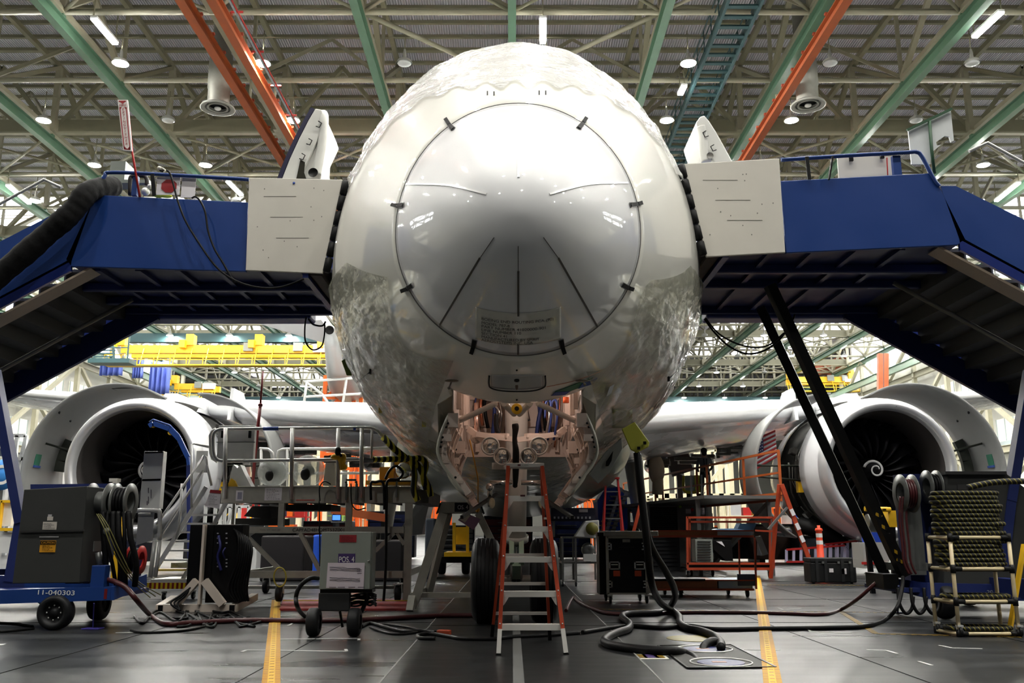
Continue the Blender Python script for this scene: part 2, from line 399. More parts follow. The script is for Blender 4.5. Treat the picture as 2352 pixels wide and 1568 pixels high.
for j, y in enumerate(YN):                          # across the hall
    heavy = j % 3 == 1
    mb = MB(); mb.use(beige)
    if heavy: mb.use(olive).beam((-60,y,BOT+.45), (60,y,BOT+.45), .3, .9); mb.use(beige).beam((-60,y,BOT-.05), (60,y,BOT-.05), .42, .12)
    else: mb.pipe([(-60,y,BOT), (60,y,BOT)], .17, 8)
    if y < 160:
        for k in range(len(NX)-1):
            xa, xb = NX[k], NX[k+1]; xm = (xa+xb)/2
            if heavy:
                mb.use(olive); mb.beam((xa,y,BOT), (xm,y,TOP), .34, .28); mb.beam((xb,y,BOT), (xm,y,TOP), .34, .28)
            mb.use(dkb if (k+j) % 2 else beige)
            if j+1 < len(YN) and (j+k) % 2 == 0: mb.beam((xa,y,BOT+.2), (xm,y+3.7,TOP), .26, .22); mb.beam((xb,y,BOT+.2), (xm,y+3.7,TOP), .2, .2)
            mb.use(beige)
            if heavy and j+1 < len(YN):
                y2 = YN[j+1]; mb.pipe([(xa,y,BOT), (xb,y2,BOT)], .1, 6); mb.pipe([(xb,y,BOT), (xa,y2,BOT)], .1, 6)
            if j % 3 == 0 and 0: pass
    struct(mb.build('roof_cross_truss', beige))
# V braces in the centre bay above the nose
mb = MB()
for s_ in (-1, 1): mb.pipe([(s_*7.92, 43.3, BOT), (0, 50.7, BOT)], .14, 8)
struct(mb.build('roof_bracing', beige))
# orange rails (left pair, right single)
def orail(x0, label, z=26.1, y0=-10, y1=150):
    t = thing('orange_crane_rail', label, 'crane rail', (x0, 40, z))
    m = MB(); m.ibeam((x0,y0,z), (x0,y1,z), .46, .62, .06); m.build('rail_beam', orangep, t)
    m = MB(); y = y0+1
    while y < 110: m.box((x0-.26,y,z+.33), (.14,.16,.12)); m.box((x0+.26,y,z+.33), (.14,.16,.12)); y += 1.85
    m.build('rail_clamps', mat('clamp_red', (150,60,30), .5), t)
    m = MB(); y = 6
    while y < 140: m.beam((x0,y,z+.4), (x0,y,BOT), .12); y += 14.8
    m.build('hanger', beige, t); return t
def xr(px, py, z): g = G(px, py, z); return g.x
orail(xr(415,0,25.9), 'orange crane rail hanging below roof, outer one of the left pair')
orail(xr(487,0,25.9), 'orange crane rail hanging below roof, inner one of the left pair')
orail(xr(1945,0,25.9), 'single orange crane rail hanging below roof on the right')
xo = xr(527,0,25.6)
t = thing('conductor_bar', 'thin red and silver conductor bars beside the inner left orange rail', 'power rail', (xo,40,25.6))
m = MB(); m.use(chrome).beam((xo,5,25.6), (xo,90,25.6), .1); m.use(redp).beam((xo+.16,5,25.5), (xo+.16,90,25.5), .05); m.build('bars', None, t)
m = MB(); [m.beam((xo-.3,y,25.7), (xo+.3,y,25.7), .08) for y in [10+3.7*k for k in range(22)]]; m.build('bracket', redp, t)
# teal catwalk hanging on the right of the nose
xc = xr(1690,0,28.2); t = thing('catwalk', 'teal steel catwalk with railings running under the roof right of the nose', 'catwalk', (xc,60,26.5))
m = MB()
for s_ in (-.85, .85): m.beam((xc+s_,10,27.2), (xc+s_,150,27.2), .14, .5)
y = 10
while y < 150: m.beam((xc-.85,y,27.1), (xc+.85,y,27.1), .28, .1); y += .95
m.build('walkway', tealp, t)
m = MB()
for s_ in (-.95, .95):
    for z in (27.9, 28.5): m.beam((xc+s_,10,z), (xc+s_,150,z), .05)
    y = 10
    while y < 150: m.beam((xc+s_,y,27.2), (xc+s_,y,28.5), .05); y += 1.8
m.build('railing', tealp, t)
# teal monorail beams crossing under the far roof
for k, yy in enumerate((118, 176)):
    m = MB(); m.beam((-54,yy,26.3), (-12 if k == 0 else 54,yy,26.3), .9, 1.2); struct(m.build('roof_crane_girder', tealp))
# --- roof lamps -------------------------------------------------------
LAMPE = 740.0
lampm = mat('lamp_glow', (255,252,244), .5, emit=LAMPE, var=0)
lampm_far = mat('lamp_glow_far', (255,252,244), .5, emit=LAMPE*.7, var=0)
tubem = mat('tube_glow', (255,253,246), .5, emit=70, var=0)
shade = mat('lamp_housing', (140,140,134), .4, var=.04); dimlens = mat('unlit_lens', (196,200,200), .3)
def lamp(x, y, z, lit, label, group=None, far=False):
    t = thing('ceiling_lamp', label, 'ceiling lamp', (x,y,z), group)
    m = MB(); m.lathe((x,y,z), (0,0,1), [(0,.44),(.03,.45),(.18,.38),(.3,.2),(.36,.1),(.7,.09),(.87,.05)], 16); m.build('lamp_housing', shade, t)
    m = MB(); m.ball((x,y,z+.02), .4, 12, (1,1,.3)); m.build('lamp_lens', (lampm_far if far else lampm) if lit else dimlens, t)
    m = MB(); m.pipe([(x,y,z+.86), (x,y,z+2.0)], .03, 6); m.beam((x-.9,y,z+1.6), (x+.9,y,z+1.6), .05); m.build('lamp_hanger', olive, t)
    return t
LZ = 26.4
XS = [1.9+7.85*k for k in range(-6, 7)]
protoL = protoD = protoF = None
unlit = {(1,0),(5,0),(0,6),(3,3),(-1,5),(2,5),(-1,0),(3,0)}
named = {}
def pxof(x, y, z):
    z -= CZ; fw = y*CT+z*ST; return 1176+FP*x/fw, 784-FP*(z*CT-y*ST)/fw
rows = [45.8+7.1*j for j in range(0, 8)] + [102.6+14.2*j for j in range(0, 9)]
for j, y in enumerate(rows):
    for i, x in enumerate(XS):
        px, py = pxof(x, y, LZ)
        if px < -60 or px > 2420: continue
        lit = True
        if j == 0 and i in (5, 8, 9): lit = False
        if j == 1 and i in (3, 9): lit = False
        if j >= 3 and (i*7+j*5) % 6 == 0: lit = False
        far = j > 4
        if j < 4:
            side = 'left of the nose' if px < 1176 else 'right of the nose'
            rn = ('nearest', 'second', 'third', 'fourth')[j]
            n = sum(1 for xx in XS[:i] if pxof(xx, y, LZ)[0] >= -60) + 1
            ordn = ('first','second','third','fourth','fifth','sixth','seventh','eighth','ninth','tenth','eleventh','twelfth','thirteenth')[n-1]
            lab = '%s round roof lamp, %s from left in the %s lamp row' % ('glowing' if lit else 'unlit', ordn, rn)
            grp = 'round high bay lamps under the roof'
        else: lab, grp = ('small glowing lamp far down the hall roof', 'far glowing roof lamps') if lit else ('small unlit lamp far down the hall roof', 'far unlit roof lamps')
        key = (lit, far)
        if key not in named: named[key] = lamp(x, y, LZ, lit, lab, grp, far)
        else:
            src = named[key]; copy_tree(src, Vector((x,y,LZ))-src.location, None, lab, grp)
for y in (31.6, 17.4, 3.2, -11):               # the rows above and behind the camera that light the nose
    for x in XS[1:-1:1]:
        if (round(x*10)+round(y)) % 3 == 0 and abs(x) > 12 or (y < 0 and round((x-1.9)/7.85) % 2): continue
        src = named[(True, False)]; copy_tree(src, Vector((x,y,LZ))-src.location, None, 'round lamp of the roof grid over the nose, seen mirrored in the paint', 'roof lamps mirrored in the nose')
def tube(px0, py0, px1, py1, label, z=26.8):
    a, b = G(px0,py0,z), G(px1,py1,z); t = thing('tube_light', label, 'tube light', (a+b)/2, 'tube lights under the roof')
    m = MB(); m.beam(a-Vector((0,0,.08)), b-Vector((0,0,.08)), .3, .08); m.build('tube', tubem, t)
    m = MB(); m.beam(a+Vector((0,0,.04)), b+Vector((0,0,.04)), .36, .12); m.build('fixture', wht, t)
    for q in (a, b): m = MB(); m.beam(q+Vector((0,0,.1)), Vector((q.x,q.y,BOT+.4)), .05); m.build('suspension_rod', olive, t)
tube(215,40,265,98, 'bright long tube light at the upper left between green rail and orange rails')
tube(1247,40,1247,96, 'bright tube light hanging just above the aircraft crown')
tube(2300,25,2238,83, 'bright long tube light at the upper right corner')
tube(1572,195,1562,215, 'short tube light below the teal catwalk')
tube(523,415,555,447, 'tube light seen between blue handrail and white board on left')
tube(18,424,68,466, 'tube light at the far left above black padding')
tube(2340,418,2288,460, 'tube light at the far right above the right stairs')
# ducts with round diffusers
for px, py, lab in ((500,250,'round air duct with ring diffuser hanging left of the orange rails'), (1856,243,'round air duct with ring diffuser hanging right of the orange rail')):
    g = G(px,py,25.2); t = thing('air_duct', lab, 'air duct', g)
    m = MB(); m.lathe(g, (0,0,1), [(.25,.62),(1.2,.62),(1.25,.66),(3.4,.66),(3.42,.55),(8.0,.55)], 24); m.build('duct_pipe', mat('duct_grey', (150,150,142), .5, .3, var=.1), t)
    m = MB(); m.lathe(g, (0,0,1), [(.3,.62),(.12,.95),(0,1.0),(-.02,.92),(.05,.72)], 28); m.lathe(g, (0,0,1), [(.2,.55),(0,.6),(.05,.5)], 24); q = m.build('ring_diffuser', shade, t)
    m = MB(); m.ball(g + Vector((0,0,.02)), .2, 12, (1,1,.5)); m.build('diffuser_cone', wht, q)
    m = MB(); m.lathe(g + Vector((0,0,.26)), (0,0,1), [(0,.6),(.01,0)], 20); m.build('duct_opening', blackp, t)
# ---------------------------------------------------------------- side walls with truss frames
wallm = mat('wall_panel', (196,196,188), .6, var=.08, scale=.6)
glassm = mat('daylight_glazing', (250,252,255), .4, emit=4.5, var=.15, scale=1.2)
dimglass = mat('office_glazing', (206,204,186), .3, emit=.9, var=.5, scale=1.4)
WX = 57.5
for s_, nm in ((-1,'wall_left'), (1,'wall_right')):
    m = MB(); m.b2((s_*WX, YA, 0), (s_*(WX+.4), 152, ROOFZ)); struct(m.build(nm, wallm))
    # glazing bands
    w = MB()
    for z0, z1 in ((24.5, 32.2),):
        y = 40
        while y < 150: w.b2((s_*(WX-.05), y, z0), (s_*(WX-.15), y+6.2, z1)); y += 7.4
    struct(w.build('window_%d' % (1 if s_ < 0 else 2), glassm))
    w = MB()
    for z0, z1 in ((17.2, 20.2), (11.4, 14.0), (5.2, 7.6)):
        y = 42
        while y < 150: w.b2((s_*(WX-.05), y, z0), (s_*(WX-.15), y+5.6, z1)); y += 7.4
    struct(w.build('window_%d' % (3 if s_ < 0 else 4), dimglass))
    m = MB()
    for z0, z1 in ((17.2, 20.2), (11.4, 14.0), (5.2, 7.6)):
        y = 42
        while y < 150: m.beam((s_*(WX-.2), y, z0), (s_*(WX-.2), y, z1), .08); y += 1.85
        m.b2((s_*(WX-.2), 40, z0-1.3), (s_*(WX-.35), 150, z0-.05))
    struct(m.build('trim_%d' % (1 if s_ < 0 else 2), mat('pale_blue_trim', (176,190,194), .5)))
    # frame of columns, chords and diagonals
    m = MB(); x = s_*55.6; levels = [4.2, 10.2, 16.2, 22.2]
    for z in levels: m.ibeam((x,YA,z), (x,151,z), .5, .8, .07)
    k = 0; y = 151
    while y > YA+8:
        m.beam((x,y,0), (x,y,RB), .5, .6)
        for li, z in enumerate(levels):
            z2 = (levels+[RB+.6])[li+1]
            if (k+li) % 2: m.beam((x,y,z), (x,y-9.2,z2), .42)
            else: m.beam((x,y,z2), (x,y-9.2,z), .42)
        y -= 9.2; k += 1
    struct(m.build('wall_frame', beige))
    m = MB(); m.ibeam((s_*53.6,YA,23.3), (s_*53.6,190,23.3), .5, 1.0, .06); struct(m.build('crane_rail', greenp))
    m = MB(); m.b2((s_*WX,151,0), (s_*95,151.4,ROOFZ)); struct(m.build('wall_return', wallm))
    m = MB(); m.b2((s_*95,151,0), (s_*95.4,YB,ROOFZ)); struct(m.build('wall_return', wallm))
m = MB(); m.b2((-95,YB,0), (95,YB+.4,ROOFZ)); struct(m.build('wall_back', mat('far_wall', (96,96,90), .6, var=.2, scale=.2)))
# roof glazing over the far part of the hall
w = MB()
y = 84; j = 0
while y < 205:
    for k in range(len(NX)-1):
        x = (NX[k]+NX[k+1])/2
        if (x < -14) or (x > 30 and y < 165): w.b2((x-3.0, y, ROOFZ-.34), (x+3.0, y+4.6, ROOFZ-.36))
    y += 7.4 if y > 100 else 6
struct(w.build('window_5', mat('roof_glazing', (252,253,255), .4, emit=3.6, var=.1)))
# ---------------------------------------------------------------- yellow bridge cranes
def bridge(x0, x1, y, z, label):
    t = thing('bridge_crane', label, 'overhead crane', ((x0+x1)/2,y,z))
    m = MB(); m.beam((x0,y,z), (x1,y,z), .7, .95); m.beam((x0,y+3,z), (x1,y+3,z), .7, .95); m.build('girder', yellow, t)
    m = MB(); m.b2((x0-1,y-2.2,z-2.3), (x1+1,y-.9,z-2.15)); m.build('walkway', yellow, t)
    m = MB()
    for zz in (z-1.6, z-1.05): m.beam((x0-1,y-2.2,zz), (x1+1,y-2.2,zz), .1)
    x = x0-1
    while x < x1+1: m.beam((x,y-2.2,z-2.3), (x,y-2.2,z-1.0), .1); m.beam((x,y-1.5,z-2.2), (x,y-.5,z), .1); x += 1.9
    m.build('railing', yellow, t)
    n = int((x1-x0)//8)
    for k in range(n+1):
        xx = x0 + (x1-x0)*k/max(1,n); m = MB(); m.box((xx,y,z+1.1), (.9,1.2,1.3)); m.box((xx-.7,y-.8,z+.5), (.7,.7,.9)); m.build('trolley', yellow, t)
    m = MB(); m.box((x0+(x1-x0)*.62,y-.6,z+.2), (1.1,.3,1.0)); m.box((x0+(x1-x0)*.86,y-.6,z+.2), (1.1,.3,1.0)); m.build('control_box', lgrey, t)
    m = MB(); m.box((x1-.6,y-.62,z), (2.0,.3,.9)); q = m.build('sign', wht, t)
    return t
a = P(262,795,105); b = P(772,812,105)
bridge(a.x+1, b.x-1, 105, a.z-.4, 'long yellow bridge crane with walkway railing, above the left engine')
a = P(402,888,140); b = P(492,888,140)
bridge(a.x, b.x, 140, a.z, 'smaller far yellow crane end just above the left engine cowl')
a = P(1900,872,150); b = P(1945,872,150)
bridge(a.x-6, b.x+1, 150, a.z, 'far dim yellow crane behind the right engine pylon')
# blue hanging curtains beside the left frame
for k, (x0,y0,x1,y1) in enumerate(((228,826,282,862), (303,822,330,868), (340,830,392,905))):
    m = MB(); Y = 118
    a, b = P(x0,y1,Y), P(x1,y0,Y); n = 14
    m.grid(lambda u, v: Vector((a.x+(b.x-a.x)*u, Y+.35*math.sin(u*26), a.z+(b.z-a.z)*v)), 40, 4)
    o = m.build('blue_curtain', mat('periwinkle_cloth', (92,112,196), .7, var=.1), solid=.05)
    tag(o, ('blue curtain panel under the left end of the yellow crane', 'narrow dark blue curtain panel between two lighter ones', 'blue curtain panel nearest the small yellow crane')[k], 'curtain')
# teal ladder tower near the crane
p0 = P(232,740,100); t = thing('ladder_tower', 'teal caged ladder hanging at the left end of the yellow crane', 'ladder', (p0.x,100,p0.z))
m = MB(); q = P(240,826,100)
for s_ in (-1.1,1.1): m.beam((p0.x+s_,100,p0.z), (q.x+s_,100,q.z), .18)
for k in range(12): z = q.z+(p0.z-q.z)*k/12; m.beam((q.x-1.1,100,z), (q.x+1.1,100,z), .15)
m.build('ladder', tealp, t)
m = MB(); m.b2((q.x-1.4,99,q.z-.5),(q.x+3.2,101,q.z)); m.beam((q.x+3,99,q.z),(q.x+3,99,q.z+3.6),.15); m.beam((q.x-1.2,99,q.z+1.2),(q.x+3,99,q.z+1.2),.12); m.build('landing', tealp, t)
for s_ in (-1.1,1.1): m = MB(); m.beam((p0.x+s_,100,p0.z), (p0.x+s_,100,BOT+.4), .12); m.build('hanger', tealp, t)
# orange slender columns on the right frame and orange far machine
for px in (2021, 2034):
    a, b = P(px,960,110), P(px,812,110); m = MB(); m.beam(a, b, .55); o = m.build('orange_column', orangep); tag(o, 'tall slender orange column behind right wall frame, %s of two' % ('left' if px == 2021 else 'right'), 'column')
a, b = P(1888,858,156), P(1946,838,156); t = thing('orange_hoist', 'far orange hoist machine under the roof beside the right wall frame', 'hoist', (a+b)/2)
m = MB(); m.b2((a.x,156,a.z), (b.x,158,b.z)); m.beam((a.x-3,156,a.z), (b.x,156,b.z+1.5), 1.0); m.build('hoist_body', orangep, t); m = MB(); m.b2((a.x+1,155,a.z-1.6), (b.x-1,157,a.z)); m.build('hoist_cab', mat('dark_orange', (150,62,30), .5), t)
# orange mast assembly and white guard rails behind the left wing
t0 = P(790,935,46); t = thing('lift_mast', 'orange lattice lift mast rising behind the left wing root', 'lift mast', (t0.x,46,0))
m = MB(); a, b = P(745,940,46), P(845,862,46)
for x in (a.x, a.x+.75, a.x+1.5, b.x-.3): m.beam((x,46,0), (x,46,b.z if x < b.x-.5 else b.z-.7), .2)
z = a.z-3
while z < b.z: m.beam((a.x,46,z), (b.x-.3,46,z), .16); m.beam((a.x,46,z), (a.x+.75,46,z+.7), .1); z += .72
m.build('mast_frame', mat('bright_orange', (240,110,30), .45), t)
m = MB(); m.b2((a.x+.75,45.8,b.z-1.3), (a.x+1.5,46.2,b.z-.4)); m.build('mast_panel', offw, t)
m = MB(); [m.beam((a.x+.2*k+1.7,45.8,0), (a.x+.2*k+1.7,45.8,b.z-1.6-.3*(k % 2)), .08) for k in range(4)]; m.build('cable_bundle', mat('bright_orange', (240,110,30), .45), t)
t = thing('guard_rail', 'white tube guard rail standing behind the left wing near fuselage', 'guard rail', P(770,940,38))
m = MB(); Y = 38
for (x0,y0,x1,y1) in ((700,876,812,868),(700,911,850,903),(705,876,697,935),(796,868,786,935),(705,878,740,905),(740,905,760,935),(812,868,850,903)): m.pipe([P(x0,y0,Y), P(x1,y1,Y)], .055, 8)
m.build('rail_tubes', wht, t)
# second aircraft tail far behind on the left
c = P(772,764,30); t = thing('tail_cone', 'pale grey tapered tail of another aircraft with dark round exhaust, beside the nose', 'aircraft tail', c)
m = MB(); m.lathe(P(757,758,30), P(812,900,52)-P(757,758,30), [(0,.14),(.03,.2),(2,.34),(6,.55),(14,1.0),(24,1.4)], 28); m.build('tail_skin', mat('grey_skin', (150,152,152), .35, var=.05), t)
m = MB(); ax = (P(812,900,52)-P(757,758,30)).normalized(); m.lathe(P(757,758,30)-ax*.01, ax, [(0,.15),(.02,0)], 20); m.build('exhaust', blackp, t)
m = MB(); a, b, c_, d_ = P(590,742,33), P(738,735,31), P(785,800,34), P(640,752,36); m.prism([a,b,c_,d_], (0,.3,.35)); m.build('tailplane', mat('grey_skin', (190,192,190), .35, var=.05), t)
# ================================================================ THE AIRLINER
Y0 = 6.4; XC = .055
_s = [0,.02,.08,.2,.4,.7,1.0,1.35,2,3,4,5,6,7,8,9,10,14,30,38,46,52]
_hw = [0,.14,.28,.44,.61,.80,.96,1.10,1.38,1.78,2.12,2.40,2.61,2.77,2.88,2.94,2.96,2.96,2.96,2.7,1.7,.5]
_top = [3.45,3.60,3.75,3.92,4.13,4.44,4.70,4.98,5.62,6.46,7.08,7.50,7.78,7.93,8.01,8.05,8.06,8.06,8.06,8.0,7.7,7.2]
_bot = [3.45,3.32,3.20,3.07,2.94,2.79,2.69,2.60,2.46,2.30,2.17,2.07,1.99,1.94,1.90,1.88,1.87,1.87,1.87,2.3,4.4,6.4]
_zc = [3.45,3.46,3.48,3.51,3.55,3.61,3.67,3.74,3.88,4.1,4.3,4.48,4.64,4.76,4.84,4.88,4.9,4.9,4.9,5.1,6.0,6.8]
def tangents(y):
    x = [math.sqrt(v) for v in _s]; n = len(x); d = [(y[i+1]-y[i])/(x[i+1]-x[i]) for i in range(n-1)]; t = [d[0]]
    for i in range(1, n-1): t.append(0 if d[i-1]*d[i] <= 0 else 2*d[i-1]*d[i]/(d[i-1]+d[i]))
    return x, t+[d[-1]]
_T = {id(a): tangents(a) for a in (_hw,_top,_bot,_zc)}
def itp(a, s):
    x, t = _T[id(a)]; s = math.sqrt(min(max(s, 0), 51.99)); i = 0
    while i < len(x)-2 and s > x[i+1]: i += 1
    h = x[i+1]-x[i]; u = (s-x[i])/h
    return (2*u**3-3*u*u+1)*a[i] + (u**3-2*u*u+u)*h*t[i] + (3*u*u-2*u**3)*a[i+1] + (u**3-u*u)*h*t[i+1]
def FS(s, ph, off=0.):
    w, t, b, z0 = itp(_hw,s), itp(_top,s), itp(_bot,s), itp(_zc,s)
    sn = math.sin(ph); z = z0 + ((t-z0) if sn > 0 else (z0-b))*sn
    p = Vector((XC + w*math.cos(ph), Y0+s, z))
    if off:
        e = 1e-3; a = FS(s+e, ph)-FS(max(s-e,1e-5), ph); c = FS(s, ph+e)-FS(s, ph-e)
        n = c.cross(a)
        if n.length < 1e-12: n = Vector((0,-1,0))
        n.normalize()
        if n.dot(p - Vector((XC, Y0+s+1.0, z0))) < 0: n = -n
        p = p + n*off
    return p
plane = thing('airliner', 'large white airliner on its nose wheel facing the camera, nose gear bay open', 'airliner', (XC, Y0+5.2, 0))
skin = mat('cream_white_skin', (229,228,219), .42, coat=.8, var=.02, scale=1.2)
radm = mat('cool_white_radome', (230,231,232), .45, coat=1.0, var=.015, scale=1.5)
def loft(s0, s1, ns, nph, name, m_, parent, capback=True):
    b = MB(); S = [ (math.sqrt(s0) + (math.sqrt(s1)-math.sqrt(s0))*i/ns)**2 for i in range(ns+1)]
    vs = []; fs = []
    for s in S: vs += [FS(s, 2*PI*k/nph) for k in range(nph)]
    for i in range(ns): fs += [(i*nph+k, i*nph+(k+1) % nph, (i+1)*nph+(k+1) % nph, (i+1)*nph+k) for k in range(nph)]
    b.add(vs, fs, True)
    if s0 > 0: b.add(vs[:nph], [tuple(range(nph))])
    b.add(vs[-nph:], [tuple(range(nph))])
    o = b.build(name, m_, parent)
    import bmesh
    bm = bmesh.new(); bm.from_mesh(o.data); bmesh.ops.remove_doubles(bm, verts=bm.verts, dist=1e-5); bmesh.ops.dissolve_degenerate(bm, edges=bm.edges, dist=1e-6); bmesh.ops.recalc_face_normals(bm, faces=bm.faces); bm.to_mesh(o.data); bm.free()
    return o
radome = loft(0, 1.345, 40, 128, 'radome', radm, plane); radome['label'] = 'smooth cool white nose cone'
fus = loft(1.36, 51.5, 110, 128, 'fuselage', skin, plane)
def cut(o, cutters):
    for c in cutters:
        md = o.modifiers.new('b', 'BOOLEAN'); md.operation = 'DIFFERENCE'; md.object = c; md.solver = 'EXACT'
    dg = bpy.context.evaluated_depsgraph_get(); me = bpy.data.meshes.new_from_object(o.evaluated_get(dg)); o.modifiers.clear(); o.data = me
    for c in cutters: bpy.data.objects.remove(c)
BX0, BX1, BY0, BY1 = XC-.66, XC+.66, 9.02, 11.75
m = MB(); m.b2((BX0,BY0,1), (BX1,BY1,3.55)); cutter = m.build('cutter', primer)
cut(fus, [cutter])
# surface rays (for everything fixed to the skin)
def bvh_of(objs):
    vs = []; fs = []
    for o in objs:
        w = worldloc(o); n = len(vs); vs += [v.co + w for v in o.data.vertices]; fs += [[n+i for i in p.vertices] for p in o.data.polygons]
    return BVHTree.FromPolygons(vs, fs)
BV = bvh_of([radome, fus])
def hit(px, py, off=0.):
    d = (P(px,py,5) - Vector((0,0,CZ))).normalized(); r = BV.ray_cast(Vector((0,0,CZ)), d)
    if r[0] is None: return None, None
    n = r[1] if r[1].dot(d) < 0 else -r[1]
    return r[0] + n*off, n
def strip(pts, w, m_, name, parent, off=.004, k=10):
    "flat strip following the skin through photo points"
    pp = smooth([(a,b,0) for a, b in pts], k) if len(pts) > 2 else [Vector((pts[0][0]+(pts[1][0]-pts[0][0])*t/24, pts[0][1]+(pts[1][1]-pts[0][1])*t/24, 0)) for t in range(25)]
    H = [hit(p.x, p.y, off) for p in pp]; H = [h for h in H if h[0] is not None]; b = MB(); vs = []
    for i, (p, n) in enumerate(H):
        d = H[min(i+1,len(H)-1)][0]-H[max(i-1,0)][0]; sd = d.cross(n).normalized()*w/2; vs += [p-sd, p+sd]
    b.add(vs, [(2*i,2*i+1,2*i+3,2*i+2) for i in range(len(H)-1)])
    return b.build(name, m_, parent, solid=.004)
# radome joint
m = MB(); m.pipe([FS(1.352, 2*PI*k/120, .001) for k in range(120)], .0042, 6, closed=True); q = m.build('radome_joint', mat('joint_sealant', (112,110,106), .6), plane)
seal = mat('diverter_grey', (92,88,84), .5, .4)
pale = mat('diverter_pale', (236,236,236), .3, .3)
for pts, mm in (([(1190,253),(1191,408)], pale), ([(933,423),(1030,426),(1118,446)], pale), ([(1442,420),(1350,424),(1262,446)], pale), ([(1008,750),(1103,592)], seal), ([(1372,750),(1282,592)], seal), ([(1190.5,622),(1190.5,725)], seal), ([(1190,790),(1190,813)], seal)):
    strip(pts, .016, mm, 'lightning_strip', radome, .005)
for pts in ([(1103,592),(1135,545)], [(1282,592),(1248,545)], [(1190.5,565),(1190.5,622)]): strip(pts, .005, seal, 'lightning_strip_tip', radome, .003)
# clips around the joint
tapem = mat('black_clip', (8,8,9), .8); edge = mat('clip_edge', (120,120,120), .4)
for k, (cx, cy, fold) in enumerate(((1033,288,(-9,-14)), (1337,286,(9,-14)), (914,473,(-13,-3)), (1460,470,(13,-4)), (936,663,(-13,5)), (1440,660,(13,4)), (1088,795,(-5,15)), (1291,795,(5,15)))):
    out = Vector((fold[0],fold[1],0)); tng = Vector((-out.y,out.x,0)).normalized()
    inw = {0:(9,10),1:(-9,10),2:(14,-2),3:(-14,1),4:(12,-8),5:(-12,-7),6:(3,-16),7:(-3,-16)}[k]
    c0 = Vector((cx,cy,0)); pts = [c0+out, c0, c0+Vector((inw[0],inw[1],0))]
    q = strip([(p.x,p.y) for p in (pts[0],pts[1])], .036, tapem, 'radome_clip', plane, .014)
    strip([(p.x,p.y) for p in (pts[1],pts[2])], .036, tapem, 'clip_arm', q, .016)
    strip([(p.x,p.y) for p in (pts[1],pts[2])], .048, edge, 'clip_backing', q, .008)
# stencil sheet on the radome
def on_nose(cx, cy, off, sag=22.):
    def f(co): # co in metres, x right, y up -> photo pixel offset on the radome
        px = cx + co.x; py = cy - co.y - (co.x/85.0)**2*sag*.5
        h, n = hit(px, py, off)
        return h if h is not None else Vector((0,0,0))
    return f
m = MB(); f = on_nose(1190, 748, .003)
m.grid(lambda u, v: f(Vector((-98+196*u, -44+74*v, 0))), 40, 20); q = m.build('stencil_sheet', mat('clear_film_on_radome', (220,219,208), .12, coat=.5), radome, solid=.001)
txt = ['BOEING END ROUTING PCA (90)', 'MODEL 787-8', 'PART NUMBER 41020000-901', 'LINE NUMBER 110', 'SECTION 41', 'MANUFACTURED BY SPIRIT', 'AEROSYSTEMS INC. USA']
f = on_nose(0, 0, .006)
def on_label(x0, y0):
    def g(co):
        xx = x0+co.x; yy = y0-co.y; dx = (xx-1190)/85.0
        h, n = hit(xx, yy - dx*dx*9.0, .0065); return h if h is not None else Vector((0,0,0))
    return g
for i, l in enumerate(txt):
    ex = [164,64,146,90,58,132,118][i]
    text(l, 8.6, mat('stencil_ink', (70,68,64), .6), 'stencil_line', q, ext=0, width=ex, align='LEFT', mapfn=on_label(1106, [737,746,754,762,770,778,785][i]+2))
# wheel bay liner and contents -------------------------------------------------
m = MB(); x0, x1, y0, y1, z1 = BX0+.012, BX1-.012, BY0+.012, BY1-.012, 3.53
m.add([(x0,y1,2.04),(x1,y1,2.04),(x1,y1,z1),(x0,y1,z1)], [(0,1,2,3)])
m.add([(x0,y0,2.3),(x0,y1,2.07),(x0,y1,z1),(x0,y0,z1)], [(0,1,2,3)]); m.add([(x1,y0,2.3),(x1,y1,2.07),(x1,y1,z1),(x1,y0,z1)], [(0,1,2,3)])
m.add([(x0,y0,z1),(x1,y0,z1),(x1,y1,z1),(x0,y1,z1)], [(0,1,2,3)]); m.build('gear_bay', primer, plane, solid=.01)
bay = thing('gear_bay_fittings', None, None, (XC,11,2.6)); bay.parent = plane; bay.location = Vector((XC,11,2.6))-worldloc(plane)
for k in list(bay.keys()): del bay[k]
m = MB()
for x in (-.5,-.25,.05,.3,.52): m.beam((XC+x,BY1-.06,2.1), (XC+x,BY1-.06,3.5), .05, .05)
for z in (2.45,2.8,3.15): m.beam((BX0,BY1-.05,z), (BX1,BY1-.05,z), .04, .05)
for y in (9.4,9.9,10.4,10.9,11.3):
    for s_ in (BX0+.05, BX1-.05): m.beam((s_,y,2.35), (s_,y,3.4), .05, .05)
m.build('bay_ribs', primer, bay)
rr = random.Random(3)
pm = [copper, hose, mat('blue_hose', (40,58,120), .5), mat('brown_cable', (92,58,48), .6), chrome]
for k in range(22):
    m = MB(); x = XC + rr.uniform(-.58,.58); y = BY1-.12-rr.uniform(0,.2); z0 = rr.uniform(2.15,2.5); z1 = rr.uniform(2.7,3.4)
    m.pipe(smooth([(x,y,z0),(x+rr.uniform(-.1,.1),y-.05,(z0+z1)/2),(x+rr.uniform(-.08,.08),y,z1),(x+rr.uniform(-.3,.3),y,z1+.05)], 5), rr.choice((.008,.012,.018,.025)), 6); m.build('bay_pipe', rr.choice(pm), bay)
def bp(px, py, Y): return P(px, py, Y)
m = MB(); m.cyl(bp(1094,925,10.9), bp(1094,1008,10.9), .028, 10); m.build('actuator_rod', mat('rose_steel', (226,190,176), .2, .9), bay)
m = MB(); m.lathe(bp(1094,1005,10.9)-Vector((0,.05,0)), (0,1,0), [(0,.02),(0,.07),(.1,.07),(.1,.02)], 16); m.build('actuator_end', primer, bay)
